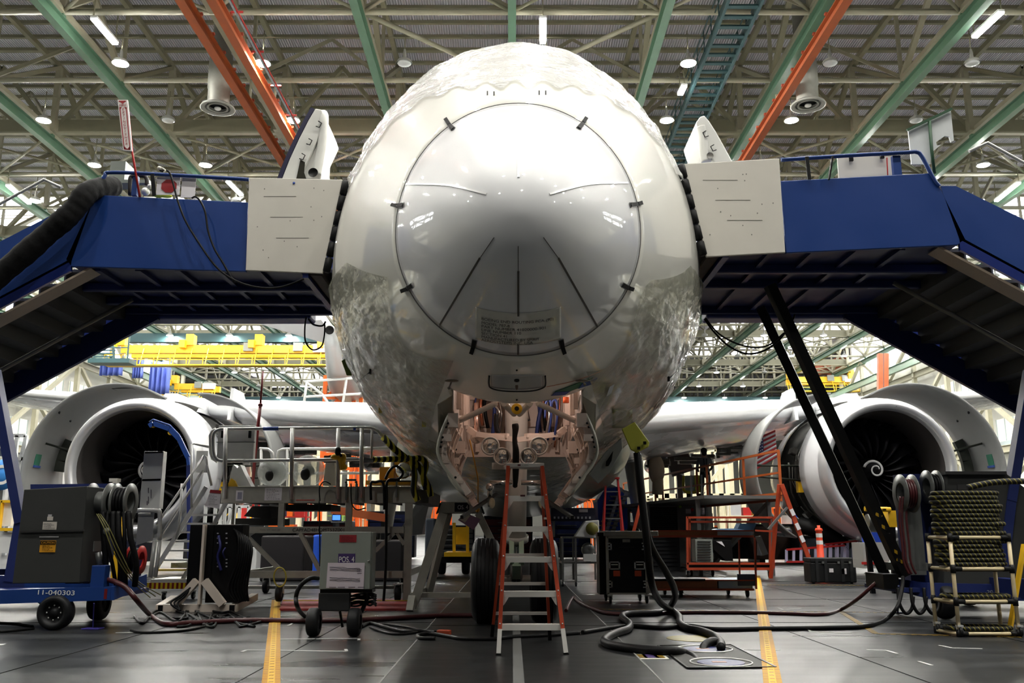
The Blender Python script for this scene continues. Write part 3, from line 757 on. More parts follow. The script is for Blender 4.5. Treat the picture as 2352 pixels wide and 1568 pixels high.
m = MB(); m.pipe(smooth([bp(1140,950,10.6),bp(1139,965,10.6),bp(1141,985,10.6),bp(1146,995,10.6)],5), .03, 8); m.build('black_duct', blackp, bay)
for x0,x1 in ((1252,1258),(1266,1272)): 
    m = MB(); m.pipe(smooth([bp(x0,960,10.5),bp(x0+2,925,10.5),bp(x0+12,921,10.5),bp(x0+14,960,10.5),bp(x0+6,1010,10.6)],5), .014, 8); m.build('blue_bay_hose', pm[2], bay)
m = MB(); m.cyl(bp(1300,912,10.2), bp(1300,925,10.2), .035, 12); m.build('orange_cap', mat('orange_cap', (226,96,40), .5), bay)
# drag brace frame: white V tubes meeting the yellow cap
ctr = bp(1187,932,9.5)
for s_, ex in ((-1,1026), (1,1350)):
    m = MB(); m.cyl(bp(1187+s_*48,926,9.4), bp(ex,980,9.9), .03, 12); m.cyl(bp(1187+s_*30,926,9.4), bp(1187+s_*6,950,9.9), .035, 10); m.build('door_strut', mat('grey_gear_paint', (190,188,182), .35, var=.05), bay)
m = MB(); m.lathe(bp(1187,938,9.3), (0,1,0), [(.0,.022),(.0,.05),(.02,.058),(.06,.05),(.08,.03)], 24); q = m.build('tow_fitting', yellow, bay); m = MB(); m.lathe(bp(1187,938,9.29), (0,1,0), [(0,.024),(.002,0)], 18); m.build('fitting_bore', blackp, q)
# nose gear -----------------------------------------------------------------------
gear = thing('nose_gear', None, None, (XC,11.6,.5)); gear.parent = plane; gear.location = Vector((XC,11.6,.5))-worldloc(plane)
for k in list(gear.keys()): del gear[k]
gp = mat('grey_gear_paint', (190,188,182), .35, var=.05)
m = MB(); m.pipe([(XC,11.25,2.9),(XC,11.45,1.6),(XC,11.5,1.0)], [.15,.13,.12], 20); m.cyl((XC,11.5,1.05), (XC,11.52,.98), .15, 20); m.build('strut_cylinder', gp, gear)
m = MB(); m.cyl((XC,11.5,1.1), (XC,11.58,.5), .08, 18); m.build('strut_piston', chrome, gear)
m = MB(); m.cyl((XC-.3,11.6,.51), (XC+.3,11.6,.51), .06, 16); m.build('axle', gp, gear)
def wheel(x, y, r, w, name='tyre', parent=None, hub=.5, hm=gp, hname='hub'):
    m = MB(); h = w/2; m.lathe((x-h,y,r), (1,0,0), [(0,r*hub),(0,r*.8),(h*.15,r*.93),(h*.45,r*.99),(h,r),(h*1.55,r*.99),(h*1.85,r*.93),(2*h,r*.8),(2*h,r*hub)], 40)
    o = m.build(name, mat('tyre_rubber', (30,31,33), .5, var=.15, scale=12), parent)
    m = MB(); m.lathe((x-h*.8,y,r), (1,0,0), [(0,0),(0,r*.15),(h*.2,r*.2),(h*.25,r*hub*.9),(0,r*hub*1.02),(1.6*h,r*hub*1.02),(1.35*h,r*hub*.9),(1.4*h,r*.2),(1.6*h,r*.15),(1.6*h,0)], 28); m.build(hname, hm, o)
    return o
for s_ in (-1,1):
    o = wheel(XC-.02+s_*.36, 11.6, .51, .34, 'nose_wheel', gear)
    m = MB()
    for dx in (-.1,-.05,.0,.05,.1): m.pipe([(XC-.02+s_*.36+dx, 11.6+.511*math.cos(a*PI/20), .51+.511*math.sin(a*PI/20)) for a in range(40)], .004, 4, closed=True)
    m.build('tread_groove', blackp, o)
m = MB(); m.beam((XC-.06,11.42,1.0), (XC-.06,11.2,.72), .06, .05); m.beam((XC+.06,11.42,1.0), (XC+.06,11.2,.72), .06, .05); m.beam((XC,11.2,.72), (XC,11.5,.55), .1, .06); m.build('torque_link', mat('pale_green_paint', (150,172,150), .4), gear)
m = MB()
for s_ in (-1,1): m.beam(bp(1187+s_*110,985,10.9), bp(1187+s_*12,1060,10.6), .06, .07); m.beam(bp(1187+s_*100,1000,10.8), bp(1187+s_*20,1000,10.5), .05, .05)
m.beam(bp(1095,997,10.6), bp(1187,1010,10.5), .06,.06); m.beam(bp(1280,997,10.6), bp(1187,1010,10.5), .06,.06); m.build('drag_brace', primer, gear)
m = MB(); m.b2(bp(1130,1062,10.5), bp(1240,1078,10.55)); m.build('light_bracket', gp, gear)
for px, py, r in ((1126,1024,.1), (1153,1048,.095), (1238,1024,.1), (1214,1048,.095)):
    c = bp(px,py,10.35); m = MB(); m.lathe(c, (0,1,0), [(0,r*.86),(-.02,r),(0,r*1.08),(.05,r*1.05),(.13,r*.5),(.14,0)], 28); q = m.build('taxi_light', gp, gear)
    m = MB(); m.lathe(c+Vector((0,.005,0)), (0,1,0), [(0,r*.86),(-.012,r*.5),(-.015,0)], 24); m.build('light_lens', mat('lens_glass', (205,205,200), .05, .8), q)
    m = MB(); m.lathe(c+Vector((0,-.02,0)), (0,1,0), [(0,r*.3),(.005,0)], 16); m.build('light_bulb', chrome, q)
m = MB(); m.pipe(smooth([bp(1183,973,10.2),bp(1184,985,10.2),bp(1182,1010,10.2),bp(1185,1040,10.2),bp(1184,1100,10.3),bp(1183,1115,10.4)],6), [.033+.006*math.sin(k*.4) for k in range(31)], 10); m.build('black_sleeve', mat('black_fabric_sleeve', (24,24,22), .7, bump=.2), gear)
m = MB(); m.b2(bp(1176,966,10.25), bp(1190,974,10.3)); m.build('sleeve_clamp', offw, gear)
for s_ in (-1,1):
    m = MB(); m.pipe([bp(1187+s_*10,1108,11), bp(1187+s_*62,1108,11)], .03, 8); m.pipe([bp(1187+s_*62,1118,11), bp(1187+s_*62,1160,11.2)], .03, 8); m.ball(bp(1187+s_*62,1118,11), .05); m.build('steering_actuator', chrome, gear)
    m = MB(); m.grid(lambda a, b: bp(1187+s_*(57-8*math.sin(PI*b)*(1 if a > .5 else -1)*abs(math.cos(PI*a))),1142+26*b,10.9), 2, 10); 
    m = MB(); c = bp(1187+s_*57,1155,10.9); m.ball(c, .05, 14, (.75,.3,1.25)); m.build('grease_cover', mat('cream_plastic', (214,210,178), .5), gear)
# bay doors
dm = mat('door_skin_grey', (168,166,154), .3, coat=.3, var=.05)
for s_ in (-1, 1):
    for (ya, yb, top_, bulge, low, nm) in ((9.1,10.35,2.26,.11,1.46,'gear_door'), (10.42,11.7,2.1,.1,1.4,'gear_door')):
        xe = XC + s_*.69
        def fn(u, v):
            z = top_ - (top_-low)*u + (.02 if 0 else 0)*v; b = bulge*math.sin(min(1,u*1.25)*PI*.8) - .34*max(0,u-.45)**1.5*1.6
            return Vector((xe + s_*b, ya+(yb-ya)*v - .1*u*(1-v), z))
        m = MB(); m.grid(fn, 18, 8); q = m.build(nm, dm, plane, solid=.03)
        m = MB()
        for v in (.04,.36,.66,.96):
            pp = [fn(k/14, v)-Vector((s_*.05,0,0)) for k in range(15)]
            for i in range(14): m.beam(pp[i], pp[i+1], .03, .07, up=(s_,0,0))
        for u in (.1,.35,.6,.85): m.beam(fn(u,.02)-Vector((s_*.05,0,0)), fn(u,.98)-Vector((s_*.05,0,0)), .05, .03)
        m.build('door_rib', primer, q)
        m = MB(); m.box(fn(.08,.02)-Vector((s_*.07,0,0)), (.1,.1,.14)); m.box(fn(.3,.02)-Vector((s_*.07,0,0)), (.09,.05,.07)); m.build('hinge_fitting', primer, q)
        m = MB()
        for u in (.12,.17,.3,.36,.42,.8): m.ball(fn(u,-.02)-Vector((s_*.03,0,0)), .013, 8)
        m.build('door_bolt', blackp, q)
    m = MB(); m.beam((XC+s_*.6,10.0,1.25), (XC+s_*.25,11.3,1.55), .035); m.build('door_link', blackp, gear)
    # angular fairing plates at the bay corner
    m = MB(); m.prism([bp(1187+s_*146,906,9.05), bp(1187+s_*182,928,9.1), bp(1187+s_*180,1000,9.4), bp(1187+s_*150,1010,9.8), bp(1187+s_*138,930,9.5)], (0,.03,0)); m.build('bay_corner_plate', dm, plane)
# chin panel, probes, tapes
def outline(pts, r, m_, name, parent, off=.003, closed=False):
    pp = [hit(p.x, p.y, off)[0] for p in smooth([(a,b,0) for a,b in pts], 6)]; m = MB(); m.pipe([p for p in pp if p], r, 6, closed=closed); return m.build(name, m_, parent)
outline([(1124,862),(1123,880),(1128,890),(1150,896),(1187,898),(1226,896),(1248,889),(1253,880),(1252,862)], .0085, mat('panel_gasket', (40,40,38), .5), 'panel_gasket', plane)
m = MB(); m.grid(lambda u, v: hit(1128+120*u, 860+34*v - 6*v*(2*u-1)**2, .003)[0], 24, 10); m.build('chin_panel', mat('panel_grey', (196,198,196), .2, coat=.4), plane, solid=.002)
m = MB(); h, n = hit(1187,871,.0); m.lathe(h, n, [(-.01,.024),(.02,.024),(.02,.014),(-.02,.014)], 18); m.build('panel_port', blackp, plane)
m = MB(); h, n = hit(1187,884,.01); m.ball(h, .03, 12, (.5,.3,1.3)); m.build('port_fairing', mat('port_brown', (122,100,84), .4), plane)
for py in (849,917): 
    m = MB(); h, n = hit(1187,py,.004); m.ball(h, .01, 10); m.build('drain_hole', blackp, plane)
for (ax_, ay, bx, by) in ((1042,864,1034,885), (1332,864,1340,876)):
    h, n = hit(ax_, ay, .05); m = MB(); m.ball(h, .07, 18, (1,.8,.16)); h2, n2 = hit(bx, by, .03); m.pipe([h, h2], .008, 6); m.ball(h2, .015, 8); m.build('air_data_vane', mat('vane_steel', (120,116,104), .35, .7), plane)
gt = mat('green_tape', (30,110,84), .5); bt = mat('blue_tape', (44,78,160), .5)
m = strip([(1280,902),(1357,872)], .16, gt, 'green_tape', plane, .008); strip([(1281,905),(1292,897)], .18, bt, 'blue_tape_end', m, .012); strip([(1345,884),(1354,871)], .18, bt, 'blue_tape_end', m, .012)
strip([(1255,887),(1320,873),(1378,852)], .006, mat('pink_string', (190,120,90), .6), 'pull_string', plane, .006)
strip([(860,942),(880,952),(890,962)], .05, gt, 'green_tape', plane, .006)
for px, py, s_ in ((1120,217,1), (1135,218,0), (1238,216,0), (1253,216,1)):
    h, n = hit(px, py, .01); m = MB(); m.box(h, (.012,.02,.045)); m.build('wiper_bolt', mat('bolt_grey', (110,110,108), .4), plane)
# probes lower cheeks
for (a,b,c,d) in ((823,875,859,848),(1548,852,1528,865)):
    h, n = hit(a,b,.03); 
    if h is not None:
        m = MB(); g, n = hit(c,d,.05)
        if g is not None: m.pipe([h,g], .008, 6); m.box(g, (.02,.06,.06)); m.build('pitot_probe', blackp, plane)
# protective film ------------------------------------------------------------------
def film_mat(name, base, al, sc_, bmp, st=(1,1,1)):
    m = bpy.data.materials.new(name); m.use_nodes = True; nt = m.node_tree; L = nt.links.new; b = nt.nodes['Principled BSDF']
    tc = nt.nodes.new('ShaderNodeTexCoord'); mp = nt.nodes.new('ShaderNodeMapping'); mp.inputs['Scale'].default_value = st; L(tc.outputs['Object'], mp.inputs[0])
    n1 = nt.nodes.new('ShaderNodeTexNoise'); n1.inputs['Scale'].default_value = sc_; n1.inputs['Detail'].default_value = 4; n1.inputs['Distortion'].default_value = 1.8; L(mp.outputs[0], n1.inputs[0])
    v = nt.nodes.new('ShaderNodeTexNoise'); v.noise_type = 'RIDGED_MULTIFRACTAL'; v.inputs['Scale'].default_value = sc_*.5; v.inputs['Detail'].default_value = 3; L(mp.outputs[0], v.inputs[0])
    ad = nt.nodes.new('ShaderNodeMath'); ad.operation = 'ADD'; L(n1.outputs['Fac'], ad.inputs[0]); L(v.outputs['Fac'], ad.inputs[1])
    bp_ = nt.nodes.new('ShaderNodeBump'); bp_.inputs['Strength'].default_value = bmp; bp_.inputs['Distance'].default_value = .06; L(ad.outputs[0], bp_.inputs['Height']); L(bp_.outputs[0], b.inputs['Normal'])
    b.inputs['Base Color'].default_value = (*lin(base), 1); b.inputs['Roughness'].default_value = .1; b.inputs['Alpha'].default_value = al; b.inputs['Specular IOR Level'].default_value = .8
    b.inputs['Coat Weight'].default_value = .5
    return m
def wr(p, k, amp): return amp*(noise.noise(p*k) + .5*noise.noise(p*k*2.3) + .5*(.35-abs(noise.noise(p*k*3.1+Vector((5,2,9))))) + .3*(.35-abs(noise.noise(p*k*6.7))))
f1 = film_mat('crumpled_clear_film', (248,248,247), .62, 3.2, 1.0, (.6,1,1.8))
def film(name, s0f, s1, p0, p1, nu, nv, amp, k, m_, off=.02):
    m = MB()
    def fn(u, v):
        ph = math.radians(p0 + (p1-p0)*v); s0 = s0f(math.degrees(ph)); s = s0 + (s1-s0)*u
        q = FS(s, ph); e = min(1, 12*min(u+.02, 1-u))
        return FS(s, ph, off + max(-off*.7, wr(Vector((q.x*k,q.y*k*1.0,q.z*k*2.4)), 1, amp)*e))
    m.grid(fn, nu, nv); o = m.build(name, m_, plane); o['label'] = 'clear crinkled plastic film'; return o
film('windscreen_film', lambda d: 1.72 + ((d-90)/34.0)**2*.5 + .08*math.sin(d*.5), 7.5, 22, 158, 170, 260, .04, 1.7, f1)
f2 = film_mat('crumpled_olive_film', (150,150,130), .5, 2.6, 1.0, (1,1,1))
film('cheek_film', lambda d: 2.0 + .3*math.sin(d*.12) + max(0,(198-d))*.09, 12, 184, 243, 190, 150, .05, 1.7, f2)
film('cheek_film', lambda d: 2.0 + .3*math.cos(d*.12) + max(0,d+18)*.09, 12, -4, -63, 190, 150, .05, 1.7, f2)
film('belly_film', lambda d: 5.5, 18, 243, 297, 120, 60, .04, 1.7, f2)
# passenger door leaves swung forward ----------------------------------------------
dblk = mat('door_edge_navy', (34,34,64), .4)
def pdoor(pts_out, wd, Ya, Yb, s_):
    t = []; n = len(pts_out)
    A = [P(x,y,Ya) for x, y in pts_out]
    m = MB(); th = .1
    vs = []
    for i, p in enumerate(A):
        d = (A[min(i+1,n-1)]-A[max(i-1,0)]).normalized(); nn = Vector((-d.z,0,d.x))*-s_
        if nn.x*s_ > 0: nn = nn
        a = p; b = p + Vector((-s_*wd[i],0,-.02))
        vs += [a, b, b+Vector((0,Yb-Ya,0)), a+Vector((0,Yb-Ya,0))]
    fs = []
    for i in range(n-1): fs += [(4*i+k, 4*i+(k+1) % 4, 4*i+4+(k+1) % 4, 4*i+4+k) for k in range(4)]
    fs += [(0,1,2,3), (4*n-4,4*n-3,4*n-2,4*n-1)]
    m.add(vs, fs); return m, A
m, A = pdoor([(646,412),(664,366),(686,318),(708,275),(724,248)], [.24,.27,.27,.26,.1], 12.20, 13.20, -1)
q = m.build('passenger_door', mat('door_white', (222,222,216), .3, coat=.3), plane, bevel=.02); q['label'] = 'opened passenger door above the left platform'
m = MB(); B = [a + Vector((-.035,.0,0)) for a in A]
for i in range(len(B)-1): m.beam(B[i]+Vector((0,.5,0)), B[i+1]+Vector((0,.5,0)), 1.0, .06, up=(1,0,0))
m.build('door_outer_skin', dblk, q)
m = MB(); m.pipe(smooth([P(727,400,12.25),P(733,370,12.25),P(740,330,12.25),P(744,275,12.25),P(742,262,12.30)],5), [.07 for k in range(21)], 12); m.build('door_inner_lining', mat('door_white', (222,222,216), .3, coat=.3), q)
m = MB(); m.prism([P(x,y,12.26) for x,y in ((668,412),(700,345),(722,290),(736,262),(745,275),(741,330),(738,385),(737,412))], (0,.6,0)); m.build('door_inner_panel', mat('door_white', (222,222,216), .3, coat=.3), q, bevel=.02)
m = MB(); m.lathe(P(719,396,12.12), (0,1,0), [(0,.07),(.01,.06),(.012,0)], 20); m.build('slide_opening', blackp, q)
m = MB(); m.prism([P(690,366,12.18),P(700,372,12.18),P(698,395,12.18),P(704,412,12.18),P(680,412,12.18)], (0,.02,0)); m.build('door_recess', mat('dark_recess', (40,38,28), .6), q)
for (x0,y0) in ((731,278),(709,318),(693,352)):
    m = MB(); p = P(x0,y0,12.17)
    m.pipe([p, p+Vector((.05,0,-.03)), p+Vector((.02,0,-.1)), p+Vector((-.03,0,-.08))], .008, 6); m.build('door_latch', blackp, q)
m, A = pdoor([(1684,372),(1664,335),(1646,303),(1630,278),(1618,264)], [.27,.27,.25,.2,.06], 12.20, 13.20, 1)
q = m.build('passenger_door', mat('door_white', (222,222,216), .3, coat=.3), plane, bevel=.02); q['label'] = 'opened passenger door above the right platform'
m = MB(); m.pipe(smooth([P(1622,372,12.25),P(1617,345,12.25),P(1614,310,12.25),P(1610,292,12.25)],5), .075, 12); m.build('door_inner_lining', mat('door_white', (222,222,216), .3, coat=.3), q)
for (x0,y0) in ((1622,300),(1640,332)):
    m = MB(); p = P(x0,y0,12.17); m.pipe([p, p+Vector((-.05,0,-.03)), p+Vector((-.02,0,-.1)), p+Vector((.03,0,-.08))], .008, 6); m.build('door_latch', blackp, q)
m = MB(); h = P(1631,357,12.16); m.lathe(h, (0,1,0), [(0,.05),(.01,.045),(.012,0)], 16); m.build('door_handle', mat('recess_grey', (120,118,112), .4), q)
# wings ------------------------------------------------------------------------
wingm = mat('wing_grey', (214,216,218), .28, coat=.3, var=.04, scale=.8)
lem = mat('leading_edge_white', (232,234,236), .2, .15, coat=.4, var=.03)
def wing(s_):
    def sect(t):   # t 0 root .. 1 tip
        X = 2.6 + 26.5*t; yl = 24.0 + .65*(X-2.9); z = 4.08 + .135*(X-3.6) + .0006*(X-3.6)**2; ch = 11.2 - 9.0*t if t > .25 else 12.2 - 13*t; th = ch*(.125-.045*t)
        return X, yl, z, ch, th
    prof = [(1,0,.0),(.8,.0,.26),(.55,0,.5),(.3,0,.58),(.15,0,.5),(.06,0,.36),(.02,0,.2),(0,0,0),(.015,0,-.13),(.05,0,-.22),(.12,0,-.32),(.3,0,-.44),(.55,0,-.36),(.8,0,-.14),(1,0,-.02)]
    def pt(t, k):
        X, yl, z, ch, th = sect(t); c, _, h = prof[k]
        return Vector((XC + s_*X, yl + c*ch, z + h*th - .06*c*ch*.6))
    m = MB(); n = 36; K = len(prof); vs = [pt(i/n, k) for i in range(n+1) for k in range(K)]
    m.add(vs, [(i*K+k, i*K+(k+1) % K, (i+1)*K+(k+1) % K, (i+1)*K+k) for i in range(n) for k in range(K)], True)
    m.add([pt(0,k) for k in range(K)], [tuple(range(K))]); m.add([pt(1,k) for k in range(K)], [tuple(range(K))])
    q = m.build('wing', wingm, plane); q['label'] = 'left side wing' if s_ < 0 else 'right side wing'
    m = MB(); ks = [3,4,5,6,7,8,9]
    vs = []
    for i in range(n+1):
        for k in ks: p = pt(i/n, k); vs.append(p + Vector((0,-.03,.02 if k < 7 else -.02)))
    K2 = len(ks); m.add(vs, [(i*K2+k, i*K2+k+1, (i+1)*K2+k+1, (i+1)*K2+k) for i in range(n) for k in range(K2-1)], True)
    m.build('leading_edge_slat', lem, q, solid=.01)
    # flap track fairings and exposed underside panels
    for t in (.1,.21):
        X, yl, z, ch, th = sect(t); m = MB(); c = Vector((XC+s_*X, yl+ch*.75, z-.75)); m.ball(c, 1.0, 16, (.28,2.3,.34)); m.build('flap_fairing', wingm, q)
    m = MB()
    for t in (.05,.09,.13,.17):
        X, yl, z, ch, th = sect(t); m.box((XC+s_*X, yl+ch*.16, z-th*.36), (.16,.1,.02))
    m.build('access_hole', blackp, q)
    rr = random.Random(5+s_)
    for k in range(26):
        m = MB(); t = rr.uniform(.08,.28); X, yl, z, ch, th = sect(t); m.box((XC+s_*X, yl+ch*rr.uniform(.4,.8), z-th*.42-.3), (rr.uniform(.2,.9), rr.uniform(.1,.4), rr.uniform(.05,.3)), Matrix.Rotation(rr.uniform(-.3,.3),3,'Z'))
        m.build('wing_bay_equipment', mat('dull_equipment_grey', (120,118,112), .5, var=.3, scale=12), q)
    return q
wing(-1); wing(1)
# wing-body fairing and main gear
m = MB()
def fair(u, v):
    y = 20 + 20*u; w = math.sin(PI*min(1,u*1.0))**.5; a = PI*1.02 + PI*.96*v
    return Vector((XC + math.cos(a)*(2.2+1.15*w), y, 3.3 + math.sin(a)*(1.0+.75*w)))
m.grid(fair, 24, 28); m.build('belly_fairing', mat('pale_green_fairing', (122,132,118), .35, coat=.2, var=.05), plane)
for s_ in (-1, 1):
    g = thing('main_gear', None, None, (XC+s_*4.6, 33, .6)); g.parent = plane; g.location = Vector((XC+s_*4.6,33,.6))-worldloc(plane)
    for k in list(g.keys()): del g[k]
    m = MB(); m.cyl((XC+s_*4.2,33,3.6), (XC+s_*4.6,33,.6), .2, 16); m.cyl((XC+s_*4.4,33,2.3), (XC+s_*2.2,33,3.2), .1, 10); m.build('main_strut', gp, g)
    for dx in (-.42,.42):
        for dy in (-.72,.72): wheel(XC+s_*4.6+dx, 33+dy, .62, .46, 'main_wheel', g)
    m = MB(); m.prism([(XC+s_*2.9,32,2.2),(XC+s_*3.3,32,2.2),(XC+s_*4.1,32.1,.9),(XC+s_*3.2,32.2,1.0)], (0,1.8,0)); m.build('gear_leg_door', gp, g)
# engines ------------------------------------------------------------------------
EY, EZ = 23.3, 2.72
nac = mat('nacelle_white', (226,228,232), .22, coat=.5, var=.02); lipm = mat('inlet_lip_metal', (206,207,210), .3, .55, var=.03)
innr = mat('inlet_grey', (62,59,58), .45, var=.1); bladem = mat('fan_blade', (26,26,29), .4, .3, var=.2, scale=3)
casem = mat('fan_case_dark', (46,46,44), .45, .3, var=.35, scale=8)
cowli = mat('cowl_inside_grey', (132,133,132), .45, var=.06, scale=3)
def engine(s_):
    ex = XC + (9.66 if s_ > 0 else -9.82); o = Vector((ex, EY, EZ))
    e = thing('engine', None, None, o); e.parent = plane; e.location = o-worldloc(plane)
    for k in list(e.keys()): del e[k]
    e['label'] = 'left side engine with opened cowls' if s_ < 0 else 'right side engine with opened cowls'
    ax = (0,1,0)
    m = MB(); m.lathe(o, ax, [(.22,1.475),(.1,1.5),(.03,1.545),(0,1.6),(.02,1.66),(.08,1.715),(.2,1.775),(.3,1.80)], 72); m.build('inlet_lip', lipm, e)
    m = MB(); m.lathe(o, ax, [(.3,1.80),(.6,1.86),(1.0,1.9),(1.45,1.92),(1.46,1.6)], 72); m.build('inlet_cowl', nac, e)
    m = MB(); m.lathe(o, ax, [(.22,1.475),(.5,1.43),(.9,1.42),(1.3,1.42),(1.9,1.42)], 72); m.build('inlet_duct', innr, e)
    m = MB(); m.lathe(o, ax, [(1.9,1.42),(1.95,1.3),(1.96,0)], 48); m.build('fan_back', blackp, e)
    m = MB(); m.lathe(o+Vector((0,.93,0)), ax, [(.0,.0),(.05,.07),(.2,.17),(.42,.29),(.6,.36)], 36); q = m.build('spinner', mat('spinner_black', (24,24,26), .35), e)
    m = MB(); N = 44   # white swirl
    def sp(t, w):
        r = .05+.22*t; a = t*2*PI*1.55 + (0 if s_ > 0 else 1.2); d = .93 + (.02 + r*r*4.2 if r < .18 else .156+(r-.18)*1.55)
        rr_ = r+w; return o + Vector((math.cos(a)*rr_, d-.012, math.sin(a)*rr_))
    m.grid(lambda u, v: sp(u*.94, (v-.5)*.045*(.6+u)), N, 1); m.build('swirl_mark', mat('swirl_white', (206,206,206), .4), q, solid=.004)
    for k in range(20):
        a0 = 2*PI*k/20; m = MB()
        def bl(u, v):
            r = .34 + 1.07*u; sweep = .34*math.sin(u*PI*.75) - .1*u; tw = .25 + .95*u; c = .24 + .2*math.sin(PI*min(1,u*.85+.1)); w = (v-.5)*c
            a = a0 + s_*0 + sweep*.9 + w*math.sin(tw)/max(r,.4); return o + Vector((math.cos(a)*r, 1.5 + w*math.cos(tw) - .14*math.sin(u*PI), math.sin(a)*r))
        m.grid(bl, 12, 4); m.build('fan_blade', bladem, e, solid=.012)
    m = MB(); m.use(casem).lathe(o, ax, [(1.46,1.6),(1.5,1.66),(2.6,1.68),(3.3,1.6),(3.4,1.75),(3.5,1.86)], 56); m.build('fan_case', casem, e)
    m = MB(); m.lathe(o, ax, [(3.45,1.9),(4.3,1.84),(5.4,1.6),(6.0,1.35)], 56); m.build('rear_cowl', nac, e)
    m = MB(); m.lathe(o, ax, [(5.4,1.0),(6.2,.9),(7.0,.62),(7.6,.3)], 32); m.build('exhaust_cone', mat('exhaust_metal', (120,110,100), .4, .7), e)
    rr = random.Random(11); m = MB()
    for k in range(26):
        a = rr.uniform(0, 2*PI); r = 1.73; y = rr.uniform(1.6,3.1); m.pipe([o+Vector((math.cos(a+t*.25)*r, y+t*rr.uniform(-.1,.1), math.sin(a+t*.25)*r)) for t in range(4)], rr.choice((.015,.03)), 6)
    for k in range(14):
        a = rr.uniform(0, 2*PI); m.box(o+Vector((math.cos(a)*1.74, rr.uniform(1.7,3.0), math.sin(a)*1.74)), (.16,.3,.16), Matrix.Rotation(-a,3,'Y'))
    m.build('case_pipework', mat('pipework_grey', (104,102,98), .35, .6, var=.3, scale=10), e)
    m = MB(); a = P(1776 if s_ > 0 else 576, 1103, EY+2.0); m.box((ex - s_*1.76, EY+2.0, EZ-.4), (.14,.2,.34)); m.build('yellow_tag', yellow, e)
    # pylon
    m = MB(); m.prism([(ex-.18,EY+1.6,EZ+1.6),(ex-.18,EY+2.4,EZ+2.25),(ex-.18,EY+7.5,EZ+2.3),(ex-.18,EY+8.5,EZ+1.5),(ex-.18,EY+3.5,EZ+1.2)], (.36,0,0)); m.build('pylon', wingm, e)
    # opened fan cowls
    def cowl(cx, cz, r, a0, a1, nm, y0, y1, inner):
        m = MB(); n = 48
        m.grid(lambda u, v: Vector((cx + r*(1+.0*v)*math.cos(a0+(a1-a0)*u), y0+(y1-y0)*v, cz + r*(1-.03*v)*math.sin(a0+(a1-a0)*u))), n, 8)
        return m.build(nm, cowli, e, solid=.05)
    # outboard cowl
    sg = s_; cx = XC + sg*10.97; A0 = math.radians(62); A1 = math.radians(-26)
    def ang(a): return a if sg > 0 else PI-a
    q = cowl(cx, 2.72, 2.37, PI-math.radians(62) if sg > 0 else math.radians(62), -math.radians(26) if sg > 0 else PI+math.radians(26), 'fan_cowl', 24.7, 26.95, True)
    def on(a, v, off): return Vector((cx + (2.34-off)*math.cos(ang(a)), 24.7+2.25*v, 2.72 + (2.34-off)*math.sin(ang(a))))
    m = MB()
    c = [on(math.radians(a), v, 0) for a, v in ((96,.2),(82,.2),(82,.62),(96,.62))] if sg < 0 else []
    if c: m.pipe(c, .02, 6, closed=True); m.build('panel_outline', mat('panel_gasket', (40,40,38), .5), q)
    m = MB(); pp = [on(math.radians(a), .78, .02) for a in (2,10,18,26)]
    for i in range(3): m.beam(pp[i], pp[i+1], .5, .14, up=(0,1,0))
    m.build('cowl_duct', mat('dark_green_fitting', (62,66,58), .45, var=.2), q)
    m = MB(); m.cyl(on(math.radians(20),.35,.0), Vector((ex+sg*1.9,26.5,EZ+.35)), .03, 8); m.build('hold_open_rod', mat('rod_dark', (54,56,50), .4, .4), q)
    m = MB(); p = on(math.radians(8),.3,.0); m.box(p, (.02,.3,.32), Matrix.Rotation(-ang(math.radians(8)),3,'Y')); k_ = m.build('green_tape', gt, q)
    m = MB(); 
    for dz in (.18,-.18): m.box(p+Vector((0,0,dz)), (.03,.34,.06), Matrix.Rotation(-ang(math.radians(8)),3,'Y'))
    m.build('blue_tape', bt, q)
    m = MB()
    for a, v in ((44,.15),(40,.55),(-12,.35)): m.ball(on(math.radians(a), v, .01), .05 if a > 0 else .13, 10, (.5,1,1))
    m.build('cowl_hole', blackp, q)
    # inboard cowl
    cx2 = XC + sg*8.66
    q = cowl(cx2, 2.72, 2.1, math.radians(88) if sg > 0 else PI-math.radians(88), PI+math.radians(58) if sg > 0 else -math.radians(58), 'fan_cowl', 24.7, 26.5, True)
    m = MB()
    for (a, zz) in ((176,.05),(184,-.35)):
        aa = math.radians(a) if sg > 0 else PI-math.radians(a); m.cyl(Vector((cx2+2.08*math.cos(aa), 24.9, 2.72+2.08*math.sin(aa))), Vector((ex-sg*1.75, 25.2, EZ+zz+.1)), .03, 8)
    m.build('hold_open_rod', mat('rod_dark', (54,56,50), .4, .4), q)
    m = MB(); m.lathe((ex,EY+2.2,EZ), ax, [(0,1.78),(.02,2.0),(.5,2.02)], 24, a0=-.5, a1=.45)
    m.build('cowl_hinge_beam', casem, e)
    # chine fin on top
    m = MB(); x = ex - sg*1.1; m.prism([(x,27.4,EZ+1.7),(x,27.6,EZ+2.7),(x,28.6,EZ+2.7),(x,30,EZ+1.7)], (.1,0,0)); m.build('nacelle_chine', wingm, e)
    return e
engine(-1); engine(1)
